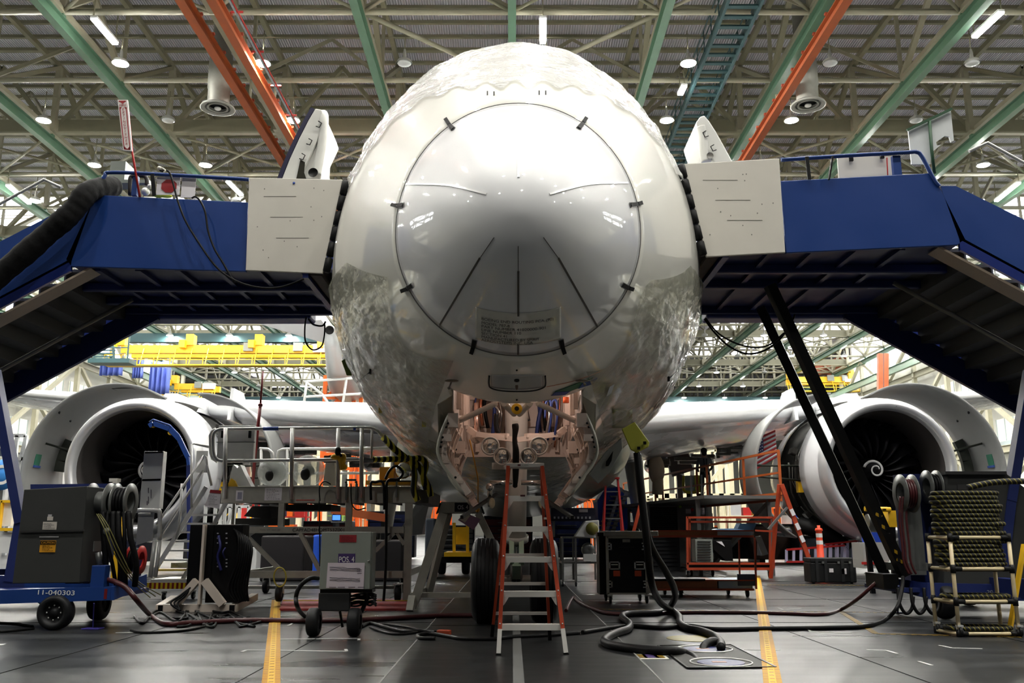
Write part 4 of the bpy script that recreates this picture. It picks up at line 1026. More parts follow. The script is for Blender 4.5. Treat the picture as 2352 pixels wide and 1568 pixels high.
# fittings on the right cheek of the aircraft (kept on the fuselage)
def plate(pts, Y, th, m_, nm, par):
    m = MB(); m.prism([P(x,y,Y) for x,y in pts], (0,th,0)); return m.build(nm, m_, par, bevel=.01)
h1, n1 = hit(1440,985,.02)
q = plate([(1428,985),(1458,968),(1492,1015),(1490,1026),(1462,1040),(1448,1032)], 10.5, .02, ygreen, 'access_cover', plane); q['label'] = 'open yellow green cover plate'
m = MB(); [m.box(P(x,y,10.48), (.035,.02,.035)) for x,y in ((1467,1029),(1481,1017))]; m.build('cover_latch', blackp, q)
m = MB(); m.grid(lambda u, v: hit(1405+45*u, 938+42*v, .02)[0] or Vector((0,0,0)), 6, 6); m.build('cover_opening', mat('dull_primer', (124,128,84), .5), plane, solid=.003)
strip([(1500,940),(1513,915),(1527,888)], .16, mat('hinge_rail_grey', (86,88,84), .4, .5, var=.2, scale=20), 'hinge_rail', plane, .03)
plate([(1352,1089),(1395,1033),(1428,1005),(1430,1030),(1400,1085),(1374,1111)], 12.6, .06, mat('scoop_grey', (160,164,162), .35, var=.06), 'air_scoop', plane)
plate([(1391,1071),(1392,1060),(1409,1034),(1405,1058),(1398,1070)], 12.55, .02, blackp, 'scoop_opening', plane)
strip([(1378,938),(1392,908),(1402,880)], .06, mat('torn_film_blue', (178,188,206), .3), 'torn_film', plane, .03)
for x,y in ((875,940),(975,970),(1015,990)):
    h, n = hit(x,y,.01)
    if h: m = MB(); m.box(h, (.05,.02,.09)); m.build('yellow_sticker', mat('sticker_yellow', (206,190,90), .5), plane)
plate([(784,828),(795,822),(806,838),(808,862),(796,862)], 13.2, .03, mat('olive_green_tag', (120,140,60), .5), 'green_tag', plane)

# blue sling frame standing before the left engine
t = thing('lifting_frame', 'blue lattice lifting frame with yellow rollers in front of the left engine fan', 'lifting frame', P(432,1062,19.5))
fr_ = [(343,978),(352,972),(390,985),(412,1008),(432,1050),(434,1068)]
for dy in (0,.5):
    m = MB(); pts = [P(x,y,19.5+dy) for x,y in fr_]
    for i in range(len(pts)-1): m.beam(pts[i], pts[i+1], .06, .1)
    m.build('frame_rail', blue, t)
m = MB(); pts = [P(x,y-9,19.5) for x,y in fr_[:-1]]; m.pipe(pts, .018, 6); m.build('frame_tube', blue, t)
for x,y in ((352,979),(392,996),(414,1016)): m = MB(); m.cyl(P(x,y-3,19.5), P(x,y-3,20.0), .06, 10); m.build('yellow_roller', yellow, t)
m = MB(); m.beam(P(434,1068,19.7), P(437,1290,19.7), .09); m.build('frame_post', nblue, t)
# ================================================================ BOARDING PLATFORMS
def along(a, b, py):
    lo, hi = 0., 1.; a = Vector(a); b = Vector(b)
    fa = pxof(*a)[1]-py
    for _ in range(40):
        mdl = (lo+hi)/2; p = a.lerp(b, mdl)
        if (pxof(*p)[1]-py)*fa > 0: lo = mdl
        else: hi = mdl
    return a.lerp(b, (lo+hi)/2)
brownpad = mat('dark_brown_rubber_pad', (58,52,46), .6, var=.1)
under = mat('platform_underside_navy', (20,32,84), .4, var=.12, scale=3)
beigefl = mat('beige_stringer_flange', (176,160,142), .5, var=.06)
tread = mat('dark_stair_tread', (66,66,64), .6, var=.15)
def platform(s, D):
    Yf, Yr = D['Yf'], D['Yr']; pp = lambda q, Y=Yf: P(q[0], q[1], Y)
    A = pp(D['stair0']); t = thing('boarding_platform', D['label'], 'boarding platform', (A.x, (Yf+Yr)/2, 0))
    m = MB(); m.prism([pp(q) for q in D['panel']], (0,.06,0)); m.build('side_panel', blue, t, bevel=.01)
    m = MB(); bd = [pp(q, Yf-.04) for q in D['board']]; m.prism(bd, (0,.035,0)); q = m.build('guard_board', offw, t, bevel=.01)
    m = MB(); rr = random.Random(2+s)
    for k in range(12):
        u, v = rr.uniform(.1,.9), rr.uniform(.1,.9); c = bd[0].lerp(bd[1],u).lerp(bd[3].lerp(bd[2],u),v)+Vector((0,-.002,0)); m.box(c, (.012,.003,.014))
    for k in range(3):
        u, v = .35+.1*k, .2+.22*k; c = bd[0].lerp(bd[1],u).lerp(bd[3].lerp(bd[2],u),v)+Vector((0,-.002,0)); m.box(c, (.45,.002,.006))
    m.build('board_scuff', mat('scuff_grey', (120,116,110), .7), q)
    # padded edge in segments
    a, b = pp(D['pad'][0], Yf-.02), pp(D['pad'][1], Yf-.02); n = 6
    for k in range(n):
        p, r = a.lerp(b, k/n), a.lerp(b, (k+.93)/n); m = MB(); m.pipe([p, p.lerp(r,.08), p.lerp(r,.92), r], [.035,.055,.055,.035], 12); m.build('edge_pad', blackr, t)
    # deck and its beams
    zb = A.z; xi = pp(D['inner']).x; xo = A.x
    x0, x1 = min(xi,xo), max(xi,xo)
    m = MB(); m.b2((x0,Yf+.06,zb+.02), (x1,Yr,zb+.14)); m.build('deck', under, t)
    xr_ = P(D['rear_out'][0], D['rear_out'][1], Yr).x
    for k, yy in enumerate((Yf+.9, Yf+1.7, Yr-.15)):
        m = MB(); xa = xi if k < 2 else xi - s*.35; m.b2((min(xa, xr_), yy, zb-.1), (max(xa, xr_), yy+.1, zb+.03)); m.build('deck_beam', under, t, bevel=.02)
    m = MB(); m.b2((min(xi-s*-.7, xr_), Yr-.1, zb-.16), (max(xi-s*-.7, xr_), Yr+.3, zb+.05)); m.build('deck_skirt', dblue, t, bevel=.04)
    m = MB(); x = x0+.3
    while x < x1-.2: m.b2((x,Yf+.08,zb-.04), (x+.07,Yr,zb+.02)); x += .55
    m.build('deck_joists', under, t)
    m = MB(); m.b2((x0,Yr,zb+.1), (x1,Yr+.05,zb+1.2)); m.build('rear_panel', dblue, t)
    # end pad under the inner end
    m = MB(); xi2 = pp(D['inner']).x; m.prism([(xi2,Yf-.02,zb-.03),(xi2-s*-.0+s*.2,Yf-.02,zb-.03),(xi2+s*.2,Yf-.02,zb+.08),(xi2,Yf-.02,zb+.08)], (0,.1,0))
    g0 = Vector((xi2, Yf, zb-.02)); m.b2((xi2-.0, Yf, zb-.12), (xi2+s*.2, Yr+.15, zb+.1)); m.build('end_pad', brownpad, t, bevel=.03)
    m = MB(); m.b2((xi2+s*.2, Yf, zb-.16), (xi2+s*.28, Yr+.1, zb+.02)); m.build('end_channel', dblue, t)
    # handrail
    m = MB(); m.pipe(smooth([pp(q) for q in D['rail']], 6), .028, 8); m.build('handrail', blue, t)
    (xa,ya),(xb,yb) = D['post']; m = MB(); a_, b_ = pp((xa,yb),Yf+.02), pp((xb,ya),Yf+.02); m.b2(a_, b_+Vector((0,.06,0))); m.build('handrail_post', blue, t)
    # stairs
    sl = D['slope']; run = A.z/sl
    B0 = A + Vector((0,0,0)); B1 = A + Vector((s*run,0,-A.z+.25)); h = D['parh']
    st0 = pp(D['par_top'])
    m = MB(); m.prism([B0+Vector((s*0,0,.08)), B1+Vector((0,0,.08)), B1+Vector((0,0,.08+h)), Vector((st0.x+s*.2,Yf,st0.z)), Vector((st0.x,Yf,st0.z))], (0,.05,0)); m.build('stair_side_panel', blue, t)
    m = MB(); m.prism([B0+Vector((0,0,-.06)), B1+Vector((0,0,-.06)), B1+Vector((0,0,.1)), B0+Vector((0,0,.12))], (0,.05,0)); m.build('stair_stringer', dblue, t)
    m = MB(); m.beam(B0+Vector((-s*.25,.2,-.0)), B1+Vector((0,.2,-.08)), .3, .03); m.build('stringer_flange', beigefl, t)
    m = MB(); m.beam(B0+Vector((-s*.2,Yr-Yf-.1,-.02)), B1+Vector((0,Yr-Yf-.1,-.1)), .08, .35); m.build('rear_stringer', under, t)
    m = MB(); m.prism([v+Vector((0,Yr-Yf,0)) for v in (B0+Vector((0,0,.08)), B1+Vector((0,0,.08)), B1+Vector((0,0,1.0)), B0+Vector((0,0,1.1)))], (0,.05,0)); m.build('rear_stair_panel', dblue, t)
    n = int(A.z/.21)
    for k in range(n):
        c = A + Vector((s*(k+.3)*.21/sl, (Yr-Yf)/2+.1, -(k+.3)*.21 + .12)); m = MB(); m.b2(c-Vector((.16,(Yr-Yf)/2-.3,.02)), c+Vector((.16,(Yr-Yf)/2-.15,.02))); m.b2(c+Vector((-s*.17-.012,-(Yr-Yf)/2+.3,-.02)), c+Vector((-s*.17+.012,(Yr-Yf)/2-.15,.22))); m.build('stair_tread', tread, t)
    m = MB(); m.pipe([A+Vector((-s*.3,1.35,-.12)), B1+Vector((0,1.35,-.25))], .035, 8); m.build('brace_tube', mat('brace_grey', (120,118,110), .4, .4), t)
    m = MB(); up = Vector((0,0,h+.42)); m.pipe([A+Vector((s*.25,0,h+.2)), A+Vector((s*.5,0,h+.32)), A+Vector((s*1.1,0,-.6*sl+h+.32)), B1+Vector((0,0,h+.38))], .022, 8); m.build('stair_handrail', alu, t)
    # support leg and chassis
    a_, b_, c_ = (P(*q) for q in D['leg']); m = MB(); m.beam(a_, b_, .15, .12); m.beam(b_, c_, .14, .12); m.build('support_leg', nblue, t)
    m = MB(); m.beam(a_.lerp(b_,.55), a_.lerp(b_,.55)+Vector((s*1.5,.3,.1)), .1); m.build('cross_bar', mat('pale_blue_bar', (140,152,176), .4), t)
    m = MB(); cz = .42; m.b2((c_.x-s*.2, Yf+.1, cz-.12), (c_.x+s*3.2, Yf+.3, cz+.12)); m.b2((c_.x-s*.2, Yr-.3, cz-.12), (c_.x+s*3.2, Yr-.1, cz+.12)); m.b2((c_.x-s*.2,Yf+.1,cz-.1),(c_.x,Yr-.1,cz+.1)); m.build('chassis', nblue, t)
    for dx in (.6, 2.7):
        for yy in (Yf+.2, Yr-.2): wheel(c_.x+s*dx, yy, .3, .2, 'chassis_wheel', t)
    return t, zb
L = platform(-1, dict(Yf=11.95, Yr=14.5, label='blue boarding platform with white guard board on the left of the nose',
    panel=[(218,447),(569,464),(565,624),(163,612),(150,595)], board=[(572,407),(787,412),(741,628),(564,621)], pad=[(795,416),(749,628)],
    stair0=(163,612), inner=(742,628), rear_out=(296,706), rail=[(221,443),(240,405),(259,396),(400,402),(572,412)], post=[(301,404),(317,448)], slope=.62, parh=.95, par_top=(213,462),
    leg=[(-14,850,12.1),(50,1200,12.1),(26,1335,12.1)]))
Rt = platform(1, dict(Yf=11.05, Yr=14.5, label='blue boarding platform with white guard board on the right of the nose',
    panel=[(1793,415),(2139,397),(2158,427),(2219,550),(2199,563),(1806,581)], board=[(1569,376),(1790,363),(1804,580),(1622,590)], pad=[(1563,378),(1616,590)],
    stair0=(2205,563), inner=(1624,590), rear_out=(2060,700), rail=[(1794,367),(1950,357),(2080,350),(2105,349),(2118,360),(2145,412),(2158,428)], post=[(2054,357),(2068,403)], slope=.63, parh=1.08, par_top=(2160,427),
    leg=[(2366,850,12.1),(2318,1150,12.1),(2300,1300,12.1)]))
# long black lift rams of the right platform
rt = Rt[0]
for k, (a, b) in enumerate((((1768,655,12.0),(2078,1322,12.2)), ((1748,708,13.2),(2038,1330,12.6)))):
    m = MB(); pa, pb = P(*a), P(*b); m.beam(pa, pb, .13, .13); m.build('lift_ram', blackp, rt)
    if k == 0:
        for f in (.80,.84,.92,.95): q = MB(); c = pa.lerp(pb, f); q.box(c+Vector((0,-.068,0)), (.09,.006,.04), Matrix.Rotation(.5,3,'Y')); q.build('hazard_sticker', hz, rt)
m = MB(); a, b = P(2028,1318,12.1), P(2066,1352,12.1); m.b2(a, b+Vector((0,.6,0))); m.build('ram_bracket', blackp, rt)
m = MB(); m.lathe(P(675,420,11.9), (0,1,0), [(0,0),(0,.018),(.003,.018)], 14); m.build('blue_dot', bt, L[0])
# ---- items on the left platform
c = P(300,340,11.9)
t = thing('extinguisher_sign', 'narrow white and red vertical extinguisher sign on a red pole above the left platform', 'sign', P(320,450,11.9))
m = MB(); sg = [P(x,y,11.9) for x,y in ((270,229),(293,229),(303,347),(283,345))]; m.prism(sg, (0,.02,0)); q = m.build('sign_plate', mat('sign_white', (228,222,218), .4), t)
def inq(u, v, off=-.004): 
    return sg[0].lerp(sg[1],u).lerp(sg[3].lerp(sg[2],u),v) + Vector((0,off,0))
red2 = mat('sign_red', (150,30,36), .5)
m = MB(); m.prism([inq(.12,.02),inq(.82,.02),inq(.82,.045),inq(.12,.045)], (0,.003,0)); m.prism([inq(.22,.045),inq(.72,.045),inq(.47,.085)], (0,.003,0)); m.prism([inq(.12,.96),inq(.82,.96),inq(.82,.98),inq(.12,.98)],(0,.003,0))
for u0, u1 in ((.1,.2),(.76,.86)): m.prism([inq(u0,.15),inq(u1,.15),inq(u1,.97),inq(u0,.97)], (0,.003,0))
m.prism([inq(.1,.15),inq(.35,.15),inq(.2,.19)], (0,.003,0)); m.prism([inq(.86,.15),inq(.6,.15),inq(.76,.19)], (0,.003,0)); m.prism([inq(.1,.97),inq(.1,.9),inq(.47,.97)], (0,.003,0)); m.prism([inq(.86,.97),inq(.86,.9),inq(.5,.97)], (0,.003,0))
m.build('red_border', red2, q)
text('FIRE', .055, red2, 'sign_letters', q, loc=inq(.48,.115,-.006), rot=(PI/2,0,0), ext=.001)
for i, ch in enumerate('EXTINGUISHER'): text(ch, .05, red2, 'sign_letter', q, loc=inq(.48,.19+.062*i,-.006), rot=(PI/2,.06,0), ext=.001)
m = MB(); m.pipe([P(292,232,11.93),P(303,345,11.93),P(321,452,11.93)], .016, 8); m.build('red_pole', redp, t)
t = thing('stop_sheet', 'white sheet with red octagon hanging below the left blue handrail', 'notice', P(386,430,11.98))
m = MB(); m.b2(P(358,447,11.98), P(415,407,11.99)); m.build('sheet', paper, t)
m = MB(); c = P(388,427,11.972); r = .115; m.prism([c+Vector((r*math.cos(PI/8+k*PI/4),0,r*.9*math.sin(PI/8+k*PI/4))) for k in range(8)], (0,.006,0)); m.build('octagon', mat('octagon_red', (150,28,34), .6, var=.2), t)
m = MB(); m.b2(P(415,453,11.985), P(451,407,11.99)); tag(m.build('notice_sheet', paper), 'plain white paper sheet right of the red octagon sheet', 'notice')
m = MB(); m.ball(P(365,447,12.1), .07, 12, (1.3,1,.6)); m.ball(P(382,450,12.1), .06, 12, (1.4,1,.4)); o = m.build('cloth', mat('lime_cloth', (214,224,60), .8)); tag(o, 'lime yellow cloth resting on the left platform edge', 'cloth')
m = MB(); m.beam(P(350,400,11.9), P(354,449,11.9), .05, .02); o = m.build('strap', blackr); tag(o, 'black strap wrapped round the left blue handrail', 'strap')
t = thing('valve_pipes', 'dark pipe fittings with valve standing behind the left handrail post', 'pipe fitting', P(335,448,12.2))
m = MB(); m.pipe(smooth([P(299,448,12.2),P(299,412,12.2),P(306,405,12.2),P(330,404,12.2),P(337,412,12.2),P(337,425,12.2)],4), .03, 8); m.build('bent_pipe', mat('dark_iron', (46,42,42), .5), t)
m = MB(); m.ball(P(334,440,12.15), .06, 10); m.ball(P(345,428,12.15), .04, 10); m.build('valve', alu, t)
m = MB(); m.b2(P(250,418,12.6), P(308,388,12.9)); m.beam(P(215,419,12.5), P(345,419,12.5), .1, .05); o = m.build('equipment_box', lgrey); tag(o, 'grey box on a rail behind the left platform corner', 'box')
m = MB(); m.pipe(smooth([P(x,y,12.3) for x,y in ((232,445),(238,434),(250,440),(256,448))],5), .03, 8); o = m.build('hose_reel_loop', redp); tag(o, 'small red hose loop at the left end of left platform', 'hose')
t = thing('fabric_duct', 'thick crumpled black fabric duct running down the left stairs', 'duct', P(60,600,11.8))
pts = [P(x,y,Y) for x,y,Y in ((260,428,12.3),(205,440,11.8),(165,487,11.7),(100,545,11.7),(0,632,11.7),(-120,735,11.7),(-300,885,11.7),(-520,1080,11.7))]
sp = smooth(pts, 14); m = MB(); m.pipe(sp, [.15+.004*math.sin(i*1.7)+.006*math.sin(i*.43) for i in range(len(sp))], 16); m.build('duct_sleeve', mat('black_crinkled_fabric', (10,10,11), .8, bump=.3, scale=16), t)
t = thing('work_light_cable', 'thin black cable with hook end looping down the left blue panel', 'cable', P(386,440,11.7))
m = MB(); m.pipe(smooth([P(x,y,11.75) for x,y in ((365,388),(372,393),(384,392),(392,402),(400,430),(408,460),(425,505),(455,555),(490,605),(520,632),(560,652),(605,661),(650,658),(698,640))],8), .014, 8); m.build('cable', hose, t)
m = MB(); m.pipe(smooth([P(x,y,11.74) for x,y in ((362,387),(366,384),(374,387),(380,392),(376,396))],5), .012, 8); m.ball(P(366,386,11.74), .03); m.build('hook', mat('pale_hook', (214,210,196), .4), t)
m = MB(); m.pipe(smooth([P(x,y,11.78) for x,y in ((440,455),(450,452),(462,465),(472,490),(478,530),(492,570),(510,600),(524,624),(540,650)) ],8), .014, 8); o = m.build('second_cable', hose); tag(o, 'shorter black cable on left blue panel, right of the hooked one', 'cable')
m = MB(); m.pipe(smooth([P(x,y,13.6) for x,y in ((703,728),(700,755),(702,785),(718,803),(738,795),(745,770),(746,745)) ],8), .012, 8); m.pipe(smooth([P(x,y,13.6) for x,y in ((708,732),(720,745),(740,748),(748,738))],6), .014, 8); o = m.build('hanging_cable', hose); tag(o, 'black cable loops hanging under the inner end of left platform', 'cable')
m = MB(); m.pipe(smooth([P(x,y,12.6) for x,y in ((1618,732),(1640,762),(1675,795),(1715,812),(1755,805),(1790,780),(1815,745),(1826,722)) ],8), .014, 8); m.pipe(smooth([P(x,y,12.5) for x,y in ((1620,730),(1650,765),(1690,788),(1735,798),(1770,790),(1800,765))],8), .012, 8); o = m.build('hanging_cable', hose); tag(o, 'pair of black cables drooping under the right platform', 'cable')
# ---- items on the right platform
t = thing('tool_board', 'white cut-out board hung from a green pole at the right platform corner', 'board', P(2142,400,11.3))
m = MB(); m.prism([P(x,y,11.3) for x,y in ((2086,298),(2134,276),(2140,345),(2137,377),(2094,377))], (0,.02,0)); m.prism([P(x,y,11.3) for x,y in ((2134,276),(2184,254),(2191,322),(2184,326),(2180,314),(2170,312),(2150,326),(2152,334),(2162,332),(2140,350),(2138,310))], (0,.02,0)); m.build('board', mat('board_white', (216,220,220), .4), t)
m = MB(); m.pipe([P(2135,278,11.27),P(2140,345,11.27),P(2146,398,11.27)], .022, 8); m.beam(P(2083,299,11.27), P(2186,250,11.27), .03); m.build('green_pole', mat('dark_green_pole', (40,78,52), .5), t)
for x0, x1, lb in ((1853,1859,'left'),(1912,1904,'right')):
    m = MB(); m.beam(P(x0,360,11.0), P(x1,412,11.0), .045, .02); o = m.build('strap', blackr); tag(o, 'black strap hanging from right blue handrail, %s of two' % lb, 'strap')
t = thing('spare_board', 'pale grey board hung from clips under the right blue handrail', 'board', P(1990,385,11.3))
m = MB(); m.b2(P(1927,409,11.3), P(2052,360,11.32)); m.build('board', offw, t)
m = MB(); [m.box(P(x,y,11.27), (.05,.03,.07)) for x,y in ((1955,364),(2026,358))]; m.build('clip', blackp, t)
m = MB(); m.beam(P(2037,362,11.26), P(2039,402,11.26), .012); m.build('red_stripe', redp, t)
for (x0,y0,x1,y1,lb) in ((1592,605,1607,650,'right'),(752,640,762,700,'left')):
    m = MB(); m.prism([P(x,y,13.5) for x,y in ((x0,y0),(x1,y0+10),(x1-4,y1),(x0+4,y1-6))], (0,.05,0)); o = m.build('yellow_guard', yellow); tag(o, 'yellow sheet peeking between nose and %s platform end' % lb, 'guard')
# ================================================================ FLOOR EQUIPMENT
def sheet_lines(parent, x0, y0, x1, y1, Y, rows, m_=None, seed=1):
    "rows of small printed dashes on a sheet"
    rr = random.Random(seed); m = MB()
    for k in range(rows):
        y = y0+(y1-y0)*(k+1)/(rows+1); x = x0+(x1-x0)*.12; e = x0+(x1-x0)*rr.uniform(.6,.9)
        while x < e: w = rr.uniform(.04,.14)*(x1-x0); m.b2(P(x,y+.5,Y-.003), P(min(e,x+w),y-.5,Y-.002)); x += w+.03*(x1-x0)
    return m.build('print_lines', m_ or mat('print_grey', (120,118,122), .7), parent)
def caster(x, y, r, nm, par, sw=0.):
    o = wheel(x, y, r, r*.7, nm, par, .55, mat('caster_hub', (150,150,150), .4, .5)); m = MB()
    m.box((x,y,r*2.15), (r*1.1,r*1.3,.02)); m.beam((x-r*.5,y,r), (x-r*.42,y+.02,r*2.1), .012, r*.5); m.beam((x+r*.5,y,r), (x+r*.42,y+.02,r*2.1), .012, r*.5); m.build('caster_fork', alu, o); return o
# ---- orange step ladder under the nose
fl, fr = G(1145,1505), G(1300,1503); fl.z = fr.z = .0; tl, tr = P(1167,1072,9.12), P(1245,1072,9.12)
rl, rrr = G(1129,1471), G(1263,1471); rtl, rtr = P(1170,1072,9.26), P(1243,1072,9.26)
t = thing('step_ladder', 'orange fibreglass step ladder with aluminium steps standing under the nose', 'ladder', ((fl.x+fr.x)/2, 9, 0))
for a, b in ((fl,tl),(fr,tr)):
    m = MB(); k = a.lerp(b, .125); m.beam(k, b, .036, .075, up=(0,1,0)); q = m.build('front_rail', lador, t)
    m = MB(); m.beam(a+Vector((0,0,.012)), k, .04, .08, up=(0,1,0)); m.build('aluminium_foot', stepm, q)
    m = MB(); m.box(a+Vector((0,0,.008)), (.05,.085,.016)); m.build('rubber_foot', blackr, q)
    m = MB()
    for py in (1138,1208,1278,1357,1433):
        p = along(a, b, py+3); m.ball(p+Vector((0,-.04,.02)), .008, 6); m.ball(p+Vector((0,-.04,-.03)), .008, 6)
    m.build('rivets', alu, q)
for a, b in ((rl,rtl),(rrr,rtr)):
    m = MB(); k = a.lerp(b,.1); m.beam(k, b, .03, .06, up=(0,1,0)); q = m.build('rear_rail', lador, t); m = MB(); m.beam(a, k, .036, .06, up=(0,1,0)); m.build('rubber_foot', blackr, q)
for py in (1138,1208,1278,1357,1433):
    a, b = along(fl,tl,py+4), along(fr,tr,py+4); m = MB(); w = Vector((.018,0,0)); a += w; b -= w
    m.beam(a+Vector((0,.03,.012)), b+Vector((0,.03,.012)), .095, .006); m.beam(a+Vector((0,-.02,-.012)), b+Vector((0,-.02,-.012)), .004, .05); q = m.build('step', stepm, t)
    if py != 1433:
        m = MB()
        for c, d in ((a,1),(b,-1)): m.prism([c+Vector((0,-.02,-.035)), c+Vector((d*.05,-.02,-.035)), c+Vector((d*.01,-.02,-.1)), c+Vector((-d*.006,-.02,-.115))], (0,.004,0))
        m.build('step_gusset', stepm, q)
for py in (1274,1340,1408):
    a, b = along(rl,rtl,py), along(rrr,rtr,py); m = MB(); m.beam(a, b, .03, .03); m.build('rear_bar', stepm, t)
m = MB(); a, b = P(1162,1073,9.1), P(1250,1063,9.1); m.b2(a, b+Vector((0,.2,0))); q = m.build('top_cap', stepm, t, bevel=.006)
m = MB(); m.b2(P(1189,1069.5,9.097), P(1196,1066,9.098)); m.build('cap_sticker', mat('sticker_dark', (80,30,34), .5), q); text('1A  LADDER', .012, blackp, 'cap_print', q, loc=P(1206,1068,9.095), ext=.0005)
m = MB(); p = along(fl,tl,1140); m.b2(P(1195,1140,8.98), P(1206,1136,8.99)); m.build('step_sticker', mat('sticker_dark', (80,30,34), .5), t)
m = MB(); a, b = along(fl,tl,1190), along(rl,rtl,1190); m.beam(a,b,.006,.02); a, b = along(fr,tr,1190), along(rrr,rtr,1190); m.beam(a,b,.006,.02); m.build('spreader', alu, t)
# ---- grey POS. 4 cabinet on wheels
Y = 10.2; t = thing('electrical_cabinet', 'grey POS. 4 electrical cabinet with hand drawn white sheet on two black wheels', 'cabinet', (P(795,1400,Y).x, Y, 0))
m = MB(); m.fbox(735,1222,857,1353,Y,.26); m.build('cabinet_body', lgrey, t, bevel=.006)
m = MB(); m.fbox(733,1221,853,1353,Y-.03,.03); q = m.build('cabinet_door', lgrey, t, bevel=.005)
m = MB(); m.lathe(P(847,1288,Y-.03), (0,-1,0), [(0,.012),(.012,.012),(.014,0)], 14); m.build('door_lock', chrome, q)
m = MB(); m.fbox(779,1228,819,1245,Y-.034,.004); q2 = m.build('red_placard', mat('placard_red', (140,30,38), .5), t); sheet_lines(q2, 779,1228,819,1245,Y-.034,4, mat('placard_print', (100,24,30), .6))
m = MB(); m.fbox(776,1271,816,1300,Y-.034,.004); q2 = m.build('position_sign', purple, t); text('POS. 4', .085, wht, 'sign_lettering', q2, loc=P(796,1285,Y-.036), ext=.001, width=.165)
m = MB(); m.prism([P(x,y,Y-.04) for x,y in ((753,1292),(838,1292),(835,1352),(749,1350))], (0,.003,0)); q2 = m.build('drawn_sheet', mat('drawing_sheet', (206,196,206), .7), t)
m = MB(); rr = random.Random(4)
for (y0, n) in ((1302,5),(1326,5)):
    for k in range(n): 
        pts = [P(757+ i*7, y0+k*1.8+rr.uniform(-1.2,1.2)+i*.25, Y-.0415) for i in range(11)]; m.pipe(pts, .0012, 4)
m.build('pen_drawing', mat('pen_ink', (90,84,96), .7), q2)
m = MB(); [m.beam(P(820,y,Y-.0415), P(831,y,Y-.0415), .002,.004) for y in (1308,1312,1316)]; [m.beam(P(x,1348,Y-.0415), P(x+16,1348,Y-.0415), .002,.006) for x in (756,776,800,822)]; m.build('sheet_notes', mat('pen_ink', (90,84,96), .7), q2)
m = MB(); m.fbox(730,1361,803,1403,Y+.0,.1); m.build('foot_plate', mat('charcoal_plate', (44,45,46), .5), t, bevel=.01)
m = MB(); m.fbox(735,1353,855,1361,Y,.24); m.beam(P(745,1361,Y+.15), P(735,1400,Y+.15), .04); m.beam(P(850,1361,Y+.15), P(830,1405,Y+.15), .04); m.build('cart_frame', blackp, t)
for px in (723,816): wheel(P(px,1430,Y).x, 10.15, .148, .13, 'cart_wheel', t, .5, mat('hub_dark', (70,68,70), .5))
m = MB(); m.beam(P(781,1403,Y+.2), P(787,1440,Y+.2), .025); m.build('prop_stand', blackp, t)
for k in range(9):
    m = MB(); rr = random.Random(k); y0 = 1363+k*3.2
    m.pipe(smooth([P(x, y0+rr.uniform(-3,3)+ (4 if i in (0,5) else 0), Y+.1+.12*math.sin(i)) for i,x in enumerate((806,820,838,850,858,864))],4), .011, 6); o = m.build('coiled_cable', hose, t)
# ---- left trailer with cabinet and reels
Y = 10.75; t = thing('equipment_trailer', 'blue trailer 11-040303 with tall grey cabinet and hose reels at lower left', 'trailer', (P(115,1400,Y).x, Y, 0))
m = MB(); m.prism([P(x,y,Y) for x,y in ((-160,1360),(-160,1392),(253,1378),(254,1347)) ], (0,.05,0)); m.prism([P(x,y,Y+1.3) for x,y in ((-160,1340),(-160,1370),(260,1360),(260,1335)) ], (0,.05,0)); m.prism([P(254,1347,Y),P(254,1378,Y),P(330,1345,Y+.9),P(330,1318,Y+.9)], (.04,.0,0)); q = m.build('trailer_frame', blue, t)
text('11-040303', .075, wht, 'frame_number', q, loc=P(128,1361,Y-.004), rot=(PI/2,.02,0), ext=.001, width=.42)
m = MB(); m.b2(P(238,1375,Y-.004), P(247,1352,Y-.002)); m.build('red_reflector', mat('reflector_red', (110,26,30), .3), q)
m = MB(); m.b2(P(-160,1375,Y+.06), P(250,1347,Y+.06)+Vector((0,1.2,-.08))); m.build('trailer_bed', dblue, t)
m = MB(); m.prism([P(x,y,Y+.02) for x,y in ((28,1340),(182,1338),(200,1116),(55,1124))], (0,.75,0)); q = m.build('cabinet', dgrey, t, bevel=.008)
m = MB(); m.prism([P(x,y,Y) for x,y in ((46,1219),(192,1216),(193,1220),(46,1223))], (0,.02,0)); m.build('cabinet_seam', mat('seam_dark', (46,46,46), .5), q)
def lab(x0,y0,x1,y1,mm,nm,par,Y_): k = MB(); k.fbox(x0,y0,x1,y1,Y_,.004); return k.build(nm, mm, par)
l1 = lab(108,1186,122,1195,mat('label_cream', (190,184,174), .6),'small_label',q,Y+.014); lab(110,1181,119,1186,mat('label_pale', (170,168,170), .6),'small_label',q,Y+.014)
l2 = lab(97,1198,131,1216,mat('label_cream', (190,184,174), .6),'data_plate',q,Y+.014); sheet_lines(l2,97,1198,131,1216,Y+.014,4)
l3 = lab(90,1241,129,1268,mat('caution_yellow', (214,150,30), .5),'caution_label',q,Y+.014); l4 = lab(92,1242,128,1250,blackp,'caution_header',l3,Y+.011); text('CAUTION', .032, mat('caution_yellow', (214,150,30), .5), 'caution_word', l3, loc=P(110,1246.4,Y+.006), ext=.0008, width=.155); sheet_lines(l3,93,1250,127,1268,Y+.012,4, blackp)
lab(90,1231,135,1234,mat('strip_grey', (140,140,140), .5),'nameplate',q,Y+.014)
m = MB(); m.prism([P(x,y,Y+.78) for x,y in ((70,1112),(275,1110),(275,1125),(70,1128))], (0,.03,0)); m.b2(P(205,1340,Y+.78), P(213,1120,Y+.8)); m.build('blue_back_frame', nblue, t)
m = MB(); m.fbox(206,1298,242,1350,Y+.03,.14); m.build('blue_bracket', blue, t, bevel=.008)
